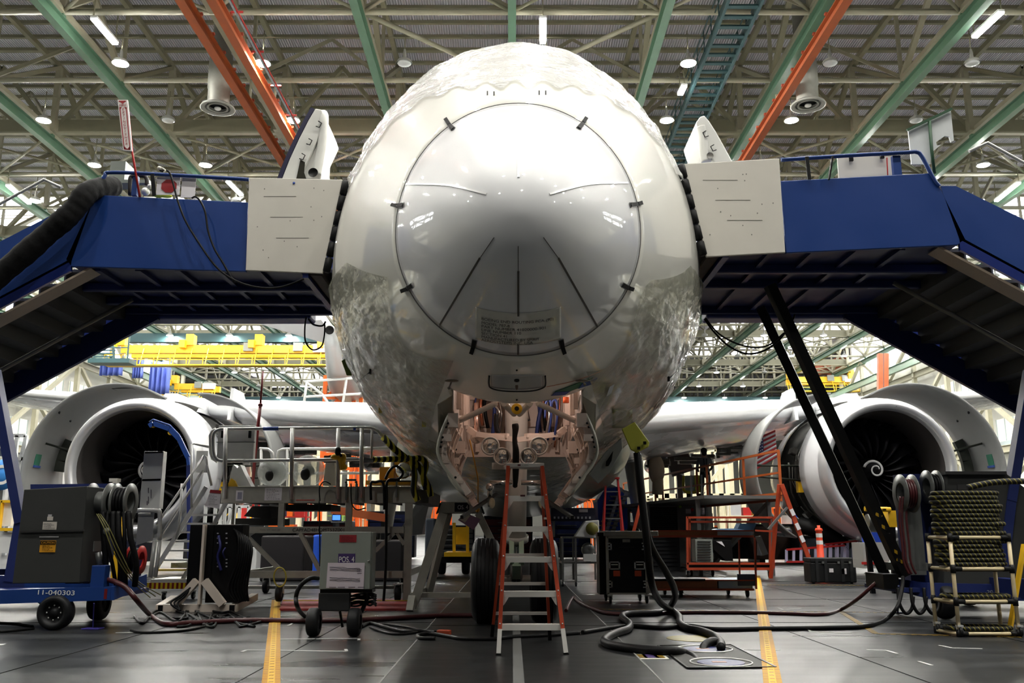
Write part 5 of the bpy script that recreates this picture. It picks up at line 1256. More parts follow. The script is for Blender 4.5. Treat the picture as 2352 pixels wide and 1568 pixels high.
c = P(115,1412,Y-.12); m = MB(); m.lathe((c.x,Y+.1,.195), (0,-1,0), [(0,.1),(0,.175),(.02,.19),(.08,.195),(.15,.19),(.18,.165),(.17,.12),(.13,.115),(.12,.05),(.15,.04),(.15,0)], 40); q = m.build('trailer_wheel', mat('tyre_rubber', (30,31,33), .5), t)
m = MB(); [m.ball((c.x+.08*math.cos(a), Y-.04, .195+.08*math.sin(a)), .009, 6) for a in [k*PI/4 for k in range(8)]]; m.build('wheel_nuts', alu, q)
wheel(P(228,1385,Y+1.2).x, Y+1.2, .22, .17, 'trailer_wheel', t, .55, blackp)
m = MB(); m.beam(P(216,1385,Y-.02), G(213,1444), .012); m.box(G(213,1445)+Vector((0,0,.012)), (.2,.15,.012)); m.build('jack_stand', mat('violet_blue', (70,62,150), .5), t)
def reel(cx, cy, Yc, r, wd, mm, nm, par, wound=None, axis='x'):
    c = P(cx,cy,Yc); m = MB()
    for s_ in (-1,1): m.lathe(c+Vector((s_*wd/2,0,0)), (s_,0,0), [(0,r*.55),(0,r),(.012,r),(.012,r*.55)], 32)
    m.lathe(c-Vector((wd/2,0,0)), (1,0,0), [(0,r*.55),(wd,r*.55)], 28); o = m.build(nm, mm, par)
    if wound:
        m = MB(); n = max(3,int(wd/.035)); 
        for k in range(n): m.pipe([c+Vector((-wd/2+wd*(k+.5)/n, r*.72*math.cos(a*PI/12), r*.72*math.sin(a*PI/12))) for a in range(24)], wd/n*.52, 6, closed=True)
        m.build('wound_hose', wound, o)
    return o
galv = mat('galvanised_reel', (118,120,118), .4, .5, var=.1)
reel(232,1153,Y+.35,.23,.2,galv,'hose_reel',t); reel(284,1152,Y+.35,.22,.16,galv,'hose_reel',t,hose)
reel(312,1285,Y+.7,.17,.12,redp,'red_hose_reel',t,blackr)
rr = random.Random(9)
for k in range(6):
    x = 236+k*12; m = MB(); m.pipe(smooth([P(x,1175,Y+.2),P(x+rr.uniform(-4,10),1230,Y+.15),P(x+rr.uniform(0,18),1290,Y+.2),P(x+rr.uniform(5,20),1345,Y+.3)],6), rr.choice((.024,.03,.036)), 8); m.build('hanging_hose', hose, t)
for k in range(3):
    m = MB(); m.pipe(smooth([P(222+k*4,1180,Y+.1),P(238+k*6,1210,Y+.05),P(262+k*8,1270,Y+.1),P(300+k*6,1330,Y+.3),P(345+k*12,1372-3*k,Y+1.0)],6), .006, 6); m.build('thin_hose', mat('olive_hose', (112,106,56), .5), t)
m = MB(); m.b2(P(213,1266,Y+.1), P(234,1242,Y+.3)); m.cyl(P(226,1268,Y+.2), P(230,1295,Y+.2), .04, 12); m.ball(P(245,1220,Y+.15), .045); m.build('regulator', galv, t)
m = MB(); m.b2(P(184,1340,Y+.1), P(204,1240,Y+.6)); m.build('dark_side_unit', blackp, t)
m = MB(); m.b2(P(303,1332,Y+.6), P(327,1285,Y+.8)); m.build('blue_post_box', nblue, t)
# wheel-chock-like tag on cabinet top
m = MB(); m.b2(P(250,1106,Y+.9), P(278,1099,Y+1.0)); m.b2(P(258,1112,Y+.9), P(274,1106,Y+.95)); o = m.build('top_lamp', offw, t)
# ---- black electrical rack on pale T stand
Y = 13.1; t = thing('power_rack', 'black power distribution rack mounted on a pale aluminium T stand', 'power rack', (P(460,1400,Y).x, Y, 0))
m = MB(); m.fbox(427,1204,492,1345,Y+.08,.35); m.fbox(470,1204,560,1384,Y+.1,.3); m.build('rack_body', blackp, t, bevel=.01)
m = MB(); m.fbox(453,1204,471,1388,Y-.05,.1); m.build('stand_post', mat('pale_aluminium', (206,194,182), .45, .05, var=.05), t)
pal = MATS['pale_aluminium']
m = MB(); m.fbox(362,1388,540,1405,Y,.1); m.beam(P(404,1388,Y-.02), P(452,1333,Y-.02), .1); m.beam(P(512,1388,Y-.02), P(470,1333,Y-.02), .1); m.build('stand_base', pal, t)
m = MB(); m.beam(P(535,1397,Y+.05), P(585,1370,Y+1.1), .1, .1); m.beam(P(366,1397,Y+.05), P(400,1375,Y+1.1), .1, .1); m.build('base_leg', pal, t)
m = MB(); [m.fbox(a,b,c_,d,Y-.01,.012) for a,b,c_,d in ((456,1207,469,1218),(362,1390,374,1404),(526,1389,539,1404))]; m.build('open_tube_end', blackp, t)
m = MB()
for x in (500,520):
    for y in (1225,1236,1247,1285,1293,1301): m.fbox(x-2,y-2,x+2,y+1,Y+.09,.02)
m.build('socket', mat('socket_pale', (150,150,156), .5), t)
m = MB(); m.pipe(smooth([P(502,1230,Y+.06),P(506,1255,Y+.02),P(500,1280,Y+.04),P(508,1310,Y+.06)],6), .02, 6); m.pipe(smooth([P(518,1258,Y+.05),P(512,1268,Y),P(516,1282,Y+.05)],6), .012, 6); m.build('blue_plug_cable', mat('plug_blue', (34,36,96), .5), t)
for k in range(7):
    x = 545+k*5; m = MB(); m.pipe(smooth([P(x-8,1215+k*3,Y+.1),P(x+3,1235+k*4,Y),P(x,1290,Y-.02),P(x-20+k*2,1350,Y+.05),P(x-5,1380,Y+.1)],6), .018, 6); m.build('rack_cable', hose, t)
for k in range(3):
    m = MB(); m.pipe(smooth([P(438+k*3,1345,Y-.05),P(425-k*6,1368,Y-.1),P(408-k*8,1385,Y-.15),P(415,1402,Y-.2)],6), .014, 6); m.build('rack_cable', hose, t)
caster(P(378,1410,Y+.1).x, Y+.1, .045, 'rack_caster', t); caster(P(520,1410,Y+.1).x, Y+.1, .045, 'rack_caster', t)
# ---- aluminium work platform
Y = 14.9; t = thing('work_platform', 'long aluminium work platform with tube guard rails left of the nose gear', 'work platform', (P(720,1400,Y).x, Y+1, 0))
m = MB(); m.fbox(507,1117,955,1155,Y,.08); q = m.build('front_beam', alub, t, bevel=.008)
m = MB(); m.b2(P(507,1117,Y), P(955,1121,Y)+Vector((0,2.4,0))); m.build('platform_deck', alub, t); m = MB(); m.b2(P(955,1155,Y), P(985,1125,Y)+Vector((0,2.4,0))); m.build('end_extension', mat('dull_dark_metal', (70,70,68), .5,.3), t)
m = MB(); m.fbox(507,1117,957,1155,Y+2.35,.08); m.build('rear_beam', alub, t)
m = MB(); [m.b2(P(x,1152,Y+.1), P(x+8,1140,Y+.1)+Vector((0,2.2,0))) for x in range(530,950,50)]; m.build('deck_joists', mat('dull_dark_metal', (70,70,68), .5,.3), t)
for lx in (528,645,800,935):
    m = MB(); m.fbox(lx-8 if lx != 935 else lx-10,1155,lx+8 if lx != 935 else lx+12,1215 if lx in (645,800) else 1385,Y+.0,.1); m.build('platform_leg', alub, t)
    if lx in (528,935): m = MB(); m.fbox(lx-6,1155,lx+8,1375,Y+2.2,.1); m.build('platform_leg', alub, t)
m = MB(); m.fbox(552,1209,928,1224,Y-.02,.08); q = m.build('middle_rail', alub, t); text('CAPFAD48HDMT53Z001', .075, blackp, 'rail_lettering', q, loc=P(732,1217,Y-.024), ext=.001, width=.83); text('TOOL WT. 4465 LBS', .04, mat('faint_print', (110,108,104), .6), 'rail_small_lettering', q, loc=P(620,1217,Y-.024), ext=.001, width=.33)
m = MB(); m.fbox(556,1311,925,1327,Y-.02,.08); m.build('lower_rail', alub, t)
m = MB(); m.beam(P(560,1224,Y+.02), P(646,1311,Y+.02), .1,.06); m.beam(P(735,1311,Y+.02), P(690,1224,Y+.02), .1,.06); m.beam(P(905,1224,Y+.02), P(862,1265,Y+.02), .09,.06); m.beam(P(912,1224,Y+.02), P(928,1250,Y+.02), .05,.05); m.build('diagonal_brace', alub, t)
m = MB(); m.fbox(552,1345,930,1352,Y+2.2,.08); m.fbox(552,1311,560,1327,Y,2.3); m.fbox(925,1311,933,1327,Y,2.3); m.build('base_frame', alub, t)
for px in (638,912): caster(P(px,1360,Y).x, Y+.1, .13, 'platform_caster', t)
for px in (610,925): caster(P(px,1360,Y+2.2).x, Y+2.2, .13, 'platform_caster', t)
def rail(pts, Y_, r=.028, nm='guard_rail', mm=alu, k=1): m = MB(); m.pipe([P(x,y,Y_) for x,y in pts] if k == 1 else smooth([P(x,y,Y_) for x,y in pts], k), r, 8); return m.build(nm, mm, t)
rail([(560,1058),(508,1058),(500,1056),(493,1048),(490,1036),(489,1005),(491,995),(497,988),(507,985),(600,984),(700,983),(800,982),(850,982),(858,984),(868,990),(880,1003)], Y)
rail([(560,1058),(700,1056),(831,1054)], Y)
rail([(500,1060),(488,1052),(484,1040),(483,1000),(487,990),(496,985)], Y+.3)
for px, yb in ((517,1145),(670,1146),(777,1146),(831,1143)): rail([(px+(1 if px < 700 else 0),983),(px-1,yb)], Y-.04, .034, 'rail_post')
rail([(855,984),(853,1052)], Y, .02, 'rail_post'); rail([(630,1065),(626,1040),(616,1031),(596,1030)], Y+2.3, .028); rail([(632,1070),(640,1035),(650,1031),(760,1030),(905,1029)], Y+2.3, .028); rail([(655,1087),(870,1086)], Y+2.3, .025)
for px in (600,660,900): rail([(px,1030),(px,1118)], Y+2.3, .028, 'rail_post')
for a in ((605,640),(812,818)):
    m = MB(); m.pipe([P(a[0],984,Y),P(a[1],984,Y)], .032, 8); m.build('blue_tape', bt, t)
hz2 = tape_mat('black_yellow_wrap', (190,180,60), (26,26,24), 4.2, .42, .9)
m = MB(); m.pipe([P(880,1003,Y),P(905,1030,Y),P(932,1052,Y)], .055, 10); m.build('striped_pad', hz2, t)
m = MB(); m.pipe([P(858,1055,Y),P(900,1054,Y),P(935,1054,Y),P(955,1053,Y)], .05, 10); m.build('striped_pad', hz2, t)
lb = lab(541,1126,559,1150,paper,'safety_notice',t,Y-.008); lab(545,1130,556,1146,mat('notice_print', (150,150,170), .6),'notice_picture',lb,Y-.012)
lb = lab(607,1120,648,1149,paper,'instruction_notice',t,Y-.008); sheet_lines(lb,607,1120,648,1149,Y-.008,7)
lab(680,1147,723,1149,mat('red_stripe', (190,70,60), .5),'red_stripe',t,Y-.008)
m = MB()
for x in (795,818): m.fbox(x-3,1110,x+3,1148,Y-.05,.04); m.ball(P(x,1107,Y-.03), .022)
m.beam(P(795,1102,Y-.03), P(818,1102,Y-.03), .05,.03); m.build('deck_clamp', galv, t)
m = MB(); m.fbox(908,1105,913,1142,Y-.05,.04); m.build('slotted_bar', galv, t)
# under-deck equipment (dark tanks)
m = MB(); m.prism([P(x,y,Y+1.2) for x,y in ((560,1185),(580,1162),(620,1162),(622,1192),(600,1190))], (0,.6,0)); m.fbox(540,1190,640,1206,Y+1.0,.8); m.fbox(640,1158,760,1172,Y+.8,.9); m.build('under_deck_unit', mat('charcoal_unit', (52,52,50), .5), t)
# steps beside the platform
Y = 15.2; t = thing('platform_stairs', 'aluminium stairs with tube handrails leading up to the work platform', 'stairs', (P(400,1350,Y).x, Y, 0))
m = MB(); m.beam(P(346,1326,Y), P(474,1118,Y), .03, .07); m.build('stringer', alu, t); m = MB(); m.beam(P(420,1330,Y+.2), P(530,1135,Y+.2), .03, .07); m.build('stringer', alu, t)
for k, y in enumerate((1222,1243,1264,1286,1309,1202,1182)):
    xx = {1222:408,1243:396,1264:384,1286:371,1309:357,1202:420,1182:432}[y]; m = MB(); m.b2(P(xx,y+2,Y), P(xx+62,y-2,Y)+Vector((0,.25,0))); m.build('stair_step', alu if y != 1309 else mat('yellow_step', (200,170,60), .5), t)
for a in ([(360,1204),(469,1046),(474,1048),(476,1085)], [(372,1226),(466,1080)], [(440,1165),(440,1020),(446,1018),(480,1026)], [(405,1238),(413,1190),(418,1110)], [(470,1046),(486,1115)]): 
    m = MB(); m.pipe([P(x,y,Y-.02) for x,y in a], .022, 8); m.build('stair_handrail', alu, t)
m = MB(); m.fbox(448,1035,478,1085,Y+.1,.02); m.build('stair_panel', mat('pale_panel', (206,206,204), .4), t)
m = MB(); m.fbox(345,1330,440,1338,Y,.9); m.build('stair_base', alu, t); m = MB(); m.fbox(336,1338,432,1352,Y-.02,.03); m.build('hazard_kick_plate', tape_mat('red_yellow_hazard', (210,180,40), (120,40,34), 6, .5, .8), t)
caster(P(372,1360,Y).x, Y+.1, .06, 'stair_caster', t); caster(P(425,1360,Y).x, Y+.4, .06, 'stair_caster', t)
m = MB(); m.b2(P(392,1304,Y+.3), P(432,1292,Y+.31)); q = m.build('riser_plate', lgrey, t); text('INC.', .08, mat('grey_print', (96,96,96), .6), 'riser_lettering', q, loc=P(406,1297,Y+.29), ext=.001)
t = thing('railed_frame', 'aluminium tube frame with clear panel beside the red hose reel', 'guard frame', P(330,1300,14.2))
m = MB(); m.pipe(smooth([P(x,y,14.2) for x,y in ((301,1250),(302,1180),(308,1173),(340,1172),(362,1173),(367,1180),(366,1240))],4), .035, 8); m.pipe([P(318,1180,14.25),P(346,1180,14.25)], .02, 8); m.pipe([P(356,1240,14.2),P(345,1325,14.2)], .035, 8); m.pipe([P(368,1240,14.2),P(357,1325,14.2)], .03, 8); m.build('tube_frame', alu, t)
m = MB(); m.prism([P(x,y,14.25) for x,y in ((318,1178),(354,1178),(350,1240),(312,1252))], (0,.012,0)); m.build('panel', mat('brushed_panel', (170,170,168), .35, .5), t)
t = thing('tall_locker', 'tall narrow white board with black band standing before the left engine', 'board', P(345,1170,14.6))
m = MB(); m.prism([P(x,y,14.6) for x,y in ((320,1168),(331,1036),(376,1036),(366,1168))], (0,.15,0)); m.build('white_board', wht, t, bevel=.005)
m = MB(); m.prism([P(x,y,14.59) for x,y in ((333,1041),(374,1040),(373,1036),(333,1037))], (0,.01,0)); m.prism([P(x,y,14.59) for x,y in ((326,1104),(369,1103),(369,1099),(327,1100))], (0,.01,0)); m.prism([P(x,y,14.59) for x,y in ((327,1104),(369,1103),(369,1100),(327,1101))], (0,.01,0)); m.build('black_band', blackp, t)
m = MB(); [m.beam(P(x,y,14.59), P(x,y+l,14.59), .01,.01) for x,y,l in ((341,1120,12),(347,1124,20),(341,1140,16),(338,1150,10))]; m.build('handwriting', mat('pen_ink', (90,84,96), .7), t)
# things standing on the work platform (deck height)
dz = P(700,1117,15.5).z; 
t = thing('white_case', 'large white panel box hung on the left end of platform guard rail', 'panel box', P(540,1050,15.25))
m = MB(); m.fbox(497,977,586,1054,15.2,.12); m.build('panel_body', mat('panel_white', (206,206,204), .4), t, bevel=.01); m = MB(); m.fbox(507,989,513,1005,15.16,.04); m.fbox(570,989,576,1005,15.16,.04); m.build('hanger_clip', blackp, t); m = MB(); m.fbox(497,1014,586,1016,15.19,.01); m.build('panel_seam', lgrey, t)
t = thing('safety_notice', 'white notice with red header fixed to the stair end of work platform', 'notice', P(490,1150,14.7))
m = MB(); m.prism([P(x,y,14.7) for x,y in ((484,1124),(508,1126),(504,1168),(470,1163))], (0,.006,0)); m.build('notice_sheet', paper, t); m = MB(); m.prism([P(x,y,14.69) for x,y in ((483,1124),(508,1126),(507,1133),(481,1131))], (0,.006,0)); m.build('red_header', mat('header_red', (160,40,50), .6), t); sheet_lines(t, 476,1133,503,1162,14.7,7)
t = thing('plastic_bag', 'translucent plastic bag standing on work platform beside red pole', 'bag', P(550,1117,15.3))
m = MB(); A_ = [P(x,y,15.3) for x,y in ((524,1115),(530,1085),(536,1066),(545,1075),(552,1067),(560,1085),(577,1117))]; m.prism(A_, (0,.25,0)); m.build('bag_film', mat('milky_film', (214,216,216), .25, alpha=.75), t); m = MB(); m.prism([P(x,y,15.25) for x,y in ((524,1110),(531,1098),(540,1104),(545,1117),(524,1117))], (0,.05,0)); m.build('bag_yellow_content', yellow, t)
t = thing('red_pole', 'tall thin dark red pole standing on the work platform', 'pole', P(582,1117,15.6))
m = MB(); m.pipe([P(580,1118,15.6),P(590,1000,15.6),P(598,930,15.6)], .03, 8); m.pipe([P(598,930,15.6),P(604,852,15.6)], .018, 8); m.ball(P(598,930,15.6), .04); m.build('pole', mat('dark_red_pole', (120,26,30), .4), t)
for cx, r, lb in ((625,32,'left'),(707,36,'right')):
    c = P(cx,1117-r,15.8); rad = r/2078*15.8; t = thing('wrapped_fan', 'round unit wrapped in clear plastic on the work platform, %s of two' % lb, 'wrapped unit', (c.x,15.8,dz+.005))
    m = MB(); m.lathe((c.x,15.7,dz+.01+rad), (0,1,0), [(0,0),(.0,rad*.7),(.03,rad*.97),(.12,rad),(.26,rad*.97),(.3,rad*.6),(.3,0)], 28); m.build('plastic_wrap', film_mat('wrap_film', (200,206,204), .5, 5, .9), t)
    m = MB(); m.lathe((c.x,15.72,dz+.01+rad*1.02), (0,1,0), [(0,0),(0,rad*.3),(.2,rad*.34)], 18); 
    m.ball((c.x-.02,15.7,dz+rad*.8), rad*.3, 12, (1,.6,1.3)); m.build('dark_core', blackp, t)
    m = MB(); m.b2((c.x-rad*.8,15.65,dz), (c.x+rad*.8,16.0,dz+.03)); m.build('base_plate', alu, t)
t = thing('yellow_bag', 'yellow bag with black top hanging from middle guard post', 'bag', P(788,1080,14.8)); m = MB(); m.prism([P(x,y,14.8) for x,y in ((757,1052),(760,1044),(772,1040),(792,1040),(794,1052),(790,1062),(797,1070),(794,1078),(780,1080),(776,1056))], (0,.12,0)); m.build('bag_body', yellow, t, bevel=.03); m = MB(); m.ball(P(776,1036,14.8), .06, 10, (.9,.5,1.2)); m.beam(P(776,1036,14.8), P(785,1048,14.8), .04); m.build('black_top', blackp, t)
t = thing('grey_binder', 'pale grey upright box on platform behind second guard post', 'box', P(757,1117,16)); m = MB(); m.prism([P(x,y,16) for x,y in ((741,1115),(748,1062),(768,1062),(770,1115))], (0,.2,0)); m.build('box', mat('warm_grey', (160,156,148), .6), t)
t = thing('yellow_machine', 'yellow machine housing at the right end of the work platform', 'machine', P(905,1117,15.8)); m = MB(); m.fbox(871,1072,905,1103,15.6,.4); m.prism([P(x,y,15.55) for x,y in ((905,1060),(935,1056),(945,1070),(940,1090),(912,1092))], (0,.5,0)); m.fbox(840,1103,946,1113,15.5,.5); m.build('housing', mat('ochre_yellow', (200,142,34), .5, var=.12), t)
m = MB(); m.lathe(P(925,1080,15.45), (0,1,0), [(0,.0),(0,.1),(.05,.14),(.2,.12)], 18); m.build('motor_cap', chrome, t); m = MB(); m.fbox(871,1103,946,1106,15.48,.02); m.build('machine_base', blackp, t)
for k, pts in enumerate(([(885,1100),(895,1080),(910,1070),(925,1085),(915,1100),(890,1105),(888,1150),(886,1300),(880,1390)], [(735,1150),(734,1120),(745,1105),(760,1112)], [(806,1110),(808,1155),(820,1170),(840,1166)], [(852,1148),(852,1110),(862,1107),(880,1110),(883,1170)], [(733,1150),(734,1210),(735,1300)])):
    m = MB(); m.pipe(smooth([P(x,y,14.75) for x,y in pts], 6), .022 if k in (0,3) else .01, 6); o = m.build('draped_hose', hose); tag(o, ('black hose draped from yellow machine down past the platform leg','thin cable looped over the platform edge near its middle','thin cable drooping below the deck clamp','black cable over the deck edge left of the yellow machine','thin cord hanging straight down the platform middle')[k], 'hose')
for k, pts in enumerate(([(935,1050),(950,1060),(965,1075),(975,1100),(985,1120),(990,1140)], [(940,1056),(958,1052),(972,1056),(978,1070),(972,1095),(980,1125)], [(945,1052),(952,1090),(950,1125),(960,1150)])):
    m = MB(); m.pipe(smooth([P(x,y,14.6) for x,y in pts], 6), .05, 8); o = m.build('striped_hose', hz2); tag(o, ('black yellow striped hose hanging off the right platform end, outermost','black yellow striped hose arching over the right platform end','black yellow striped hose hanging nearest the yellow machine')[k], 'hose')
# ---- A frame stand OS. 4
Y = 13.3; t = thing('jack_stand', 'aluminium A frame stand with dark OS. 4 sign left of the nose gear', 'stand', (P(1040,1400,Y).x, Y, 0))
m = MB(); m.prism([P(x,y,Y) for x,y in ((1012,1152),(1102,1152),(1112,1178),(1004,1178))], (0,.5,0)); m.build('top_block', alub, t, bevel=.01)
m = MB(); m.beam(P(1018,1178,Y+.05), P(948,1395,Y+.05), .13,.12); m.beam(P(1098,1178,Y+.05), P(1128,1240,Y+.05), .12,.1); m.beam(P(1030,1178,Y+.4), P(985,1360,Y+1.0), .09,.09); m.build('stand_leg', alub, t)
m = MB(); m.fbox(944,1361,1082,1372,Y+.1,.12); m.beam(P(946,1370,Y+.1), P(978,1352,Y+1.2), .08,.08); m.build('foot_bar', alub, t); m = MB(); m.beam(P(948,1370,Y), G(942,1404), .1,.1); m.build('adjust_foot', alub, t)
lb = lab(1044,1154,1078,1175,mat('near_black_sign', (30,26,34), .5),'position_sign',t,Y-.012); text('OS. 4', .085, mat('sign_grey_letters', (190,188,190), .5), 'sign_lettering', lb, loc=P(1063,1165,Y-.016), ext=.001, width=.15)
m = MB(); c = P(1079,1192,Y-.05); 
m.prism([P(x,y,Y-.05) for x,y in ((1052,1194),(1067,1176),(1104,1192),(1088,1217))], (0,.006,0)); q = m.build('hanging_card', mat('card_mauve', (112,80,104), .6), t); m = MB(); m.prism([P(x,y,Y-.056) for x,y in ((1056,1193),(1068,1179),(1080,1184),(1068,1200))], (0,.004,0)); m.build('card_photo', mat('card_beige', (150,140,128), .6), q)
m = MB(); m.beam(P(1012,1155,Y-.01), P(1003,1180,Y-.01), .03,.02); m.beam(P(1102,1155,Y-.01), P(1112,1180,Y-.01), .03,.02); m.build('black_strap', blackr, t)
m = MB(); m.pipe([P(1079,1010,10.5),P(1090,1060,10.7),P(1098,1100,11),P(1098,1165,11.2)], .008, 6); m.ball(P(1097,1170,11.2), .028, 10, (1,1,1.2)); o = m.build('yellow_lanyard', mat('amber_cord', (200,140,40), .5)); tag(o, 'thin yellow cord with tag hanging from gear bay beside the A frame stand', 'cord')
# red anti-trip mat
t = thing('cable_ramp', 'red patterned cable ramp with yellow edge lying behind the POS. 4 cabinet', 'cable ramp', G(790,1393)); a, b = G(642,1402), G(940,1402); c_, d = G(935,1378), G(650,1380)
m = MB(); m.prism([a,b,c_,d], (0,0,.03)); m.build('red_ramp', mat('red_rubber_mat', (150,50,48), .6, var=.3, scale=18, bump=.4), t); m = MB(); m.beam(G(650,1384)+Vector((0,0,.035)), G(938,1384)+Vector((0,0,.035)), .05,.01); m.build('yellow_edge', mat('yellow_tape', (206,172,58), .35), t)
# ---- flight case
Y = 14.6; t = thing('flight_case', 'black flight case with metal edges and butterfly latches on casters', 'flight case', (P(1437,1380,Y).x, Y, 0))
m = MB(); m.fbox(1396,1228,1486,1362,Y,.7); m.fbox(1378,1225,1396,1365,Y+.25,.5); m.build('case_body', mat('case_black', (22,22,24), .45), t)
m = MB(); m.fbox(1388,1219,1512,1231,Y-.03,.75); m.build('case_lid', alub, t, bevel=.01)
m = MB(); m.fbox(1394,1230,1397,1364,Y-.015,.03); m.fbox(1484,1230,1487,1364,Y-.015,.03); m.fbox(1394,1361,1487,1365,Y-.015,.03); m.fbox(1394,1231,1487,1236,Y-.015,.03); m.fbox(1485,1240,1499,1362,Y+.0,.72); m.build('edge_trim', alub, t)
for x0,y0 in ((1399,1289),(1457,1289)):
    m = MB(); 
    m.fbox(x0,y0,x0+25,y0+2.5,Y-.02,.02); m.fbox(x0,y0+16,x0+25,y0+18.5,Y-.02,.02); m.fbox(x0,y0,x0+3,y0+18,Y-.02,.02); m.fbox(x0+22,y0,x0+25,y0+18,Y-.02,.02); m.fbox(x0+5,y0+6,x0+20,y0+8.5,Y-.025,.02); m.build('handle', chrome, t)
for x0,y0 in ((1394,1246),(1474,1246),(1396,1333),(1477,1333)):
    m = MB(); m.fbox(x0,y0,x0+11,y0+2.5,Y-.02,.02); m.fbox(x0,y0+14,x0+11,y0+16.5,Y-.02,.02); m.fbox(x0+8,y0,x0+11,y0+16,Y-.02,.02); m.fbox(x0+2,y0+6,x0+7,y0+10,Y-.025,.02); m.build('latch', chrome, t)
for x0 in (1409,1458): lab(x0,1310,x0+15,1323,mat('orange_label', (190,72,34), .5),'orange_label',t,Y-.006)
lab(1430,1238,1447,1245,alub,'name_plate',t,Y-.01); text('HANDLE WITH CARE', .025, mat('case_print', (70,70,72), .6), 'case_print', t, loc=P(1439,1257,Y-.004), ext=.0005)
for px, dy in ((1402,.08),(1486,.08),(1392,.6),(1470,.6)): caster(P(px,1380,Y+dy).x, Y+dy, .055, 'case_caster', t)
m = MB(); m.fbox(1372,1222,1394,1231,Y+.1,.3); m.build('case_top_box', blackp, t)
# ---- long low cart behind the case
Y = 15.9; t = thing('panel_cart', 'long low two shelf cart with orange frame and wooden shelves behind flight case', 'cart', (P(1620,1370,Y).x, Y, 0))
for y0,y1 in ((1216,1234),(1330,1356)):
    for x0,x1,mm in ((1500,1648 if y0 < 1300 else 1650,wood),(1648,1728,mat('pale_shelf', (160,176,190), .5))):
        m = MB(); m.fbox(x0,y0+2,x1,y1-3,Y,.9); m.build('shelf', mm, t)
    m = MB(); m.fbox(1500,y0+1,1732,y0+4,Y-.02,.03); m.fbox(1500,y1-5,1732,y1,Y-.02,.03); m.build('orange_rail', cartor, t)
m = MB(); m.beam(P(1733,1234,Y), P(1737,1352,Y), .03); m.beam(P(1697,1240,Y+.02), P(1699,1318,Y+.02), .025); m.build('cart_post', cartor, t)
m = MB(); m.fbox(1695,1318,1735,1345,Y-.01,.04); m.build('blue_end_plate', mat('slate_blue', (42,56,76), .5), t); m = MB(); m.fbox(1500,1329,1620,1334,Y-.03,.6); m.build('black_mat', blackp, t)
for px in (1545,1568,1698,1722): caster(P(px,1365,Y).x, Y+(.15 if px in (1568,1722) else .8), .065, 'cart_caster', t)
m = MB(); m.prism([P(x,y,Y+.2) for x,y in ((1642,1216),(1648,1214),(1690,1213),(1715,1217),(1700,1221),(1650,1221))], (0,.3,0)); o = m.build('folded_sheet', mat('pale_blue_sheet', (160,190,224), .5)); tag(o, 'pale blue folded plastic sheet lying on the long low cart', 'sheet')
m = MB(); m.prism([P(x,y,Y+.2) for x,y in ((1695,1213),(1700,1202),(1738,1202),(1728,1222))], (0,.3,0)); o = m.build('blue_cushion', mat('teal_blue_foam', (62,92,120), .7)); tag(o, 'dark blue foam piece at the right end of the long cart', 'foam piece')
t = thing('paper_strips', 'pale cardboard strips leaning at the right end of long low cart', 'cardboard', P(1745,1275,15.6)); m = MB(); m.prism([P(x,y,15.8) for x,y in ((1735,1232),(1748,1230),(1765,1272),(1752,1276))], (0,.02,0)); m.prism([P(x,y,15.84) for x,y in ((1740,1235),(1746,1234),(1750,1276),(1740,1275))], (0,.02,0)); m.build('strip', mat('pale_card', (150,154,160), .6), t)
# ---- orange frame cart
Y = 22.5; t = thing('frame_cart', 'tall orange tube frame cart with black tray, beyond the long low cart', 'cart', (P(1680,1310,Y).x, Y, 0)); m = MB()
for x in (1578,1776): m.beam(P(x,1186,Y), P(x+1,1305,Y), .05); m.beam(P(x+(6 if x < 1700 else -8),1190,Y+1), P(x+(5 if x < 1700 else -8),1300,Y+1), .05)
m.beam(P(1578,1188,Y), P(1775,1188,Y), .05); m.beam(P(1584,1198,Y+1), P(1768,1198,Y+1), .05); m.beam(P(1578,1188,Y), P(1584,1190,Y+1), .05); m.beam(P(1776,1188,Y), P(1768,1190,Y+1), .05); m.beam(P(1578,1306,Y), P(1776,1306,Y), .06); m.beam(P(1578,1294,Y), P(1776,1294,Y), .05); m.beam(P(1735,1218,Y), P(1776,1220,Y), .04); m.build('tube_frame', cartor, t)
m = MB(); m.fbox(1584,1296,1772,1304,Y+.02,1.0); m.build('tray', blackp, t); 
for px in (1582,1604,1655,1770): caster(P(px,1312,Y).x, Y+(.1 if px in (1582,1770) else .9), .08, 'cart_caster', t)
t = thing('louvre_box', 'pale louvred box stored on the tall orange frame cart', 'box', P(1620,1290,22.8)); m = MB(); m.fbox(1599,1238,1636,1290,22.8,.5); m.build('box', lgrey, t); m = MB(); [m.fbox(1602,y,1633,y+2,22.77,.03) for y in range(1242,1288,6)]; m.build('louvre', mat('seam_dark', (46,46,46), .5), t)
t = thing('dark_crate', 'dark tilted crate stored on the tall orange frame cart', 'crate', P(1655,1290,22.8)); m = MB(); m.prism([P(x,y,22.8) for x,y in ((1638,1240),(1680,1240),(1684,1288),(1668,1288),(1640,1262))], (0,.5,0)); m.build('crate', blackp, t); m = MB(); m.prism([P(x,y,22.78) for x,y in ((1645,1243),(1658,1243),(1665,1255))], (0,.01,0)); m.build('white_label', paper, t)
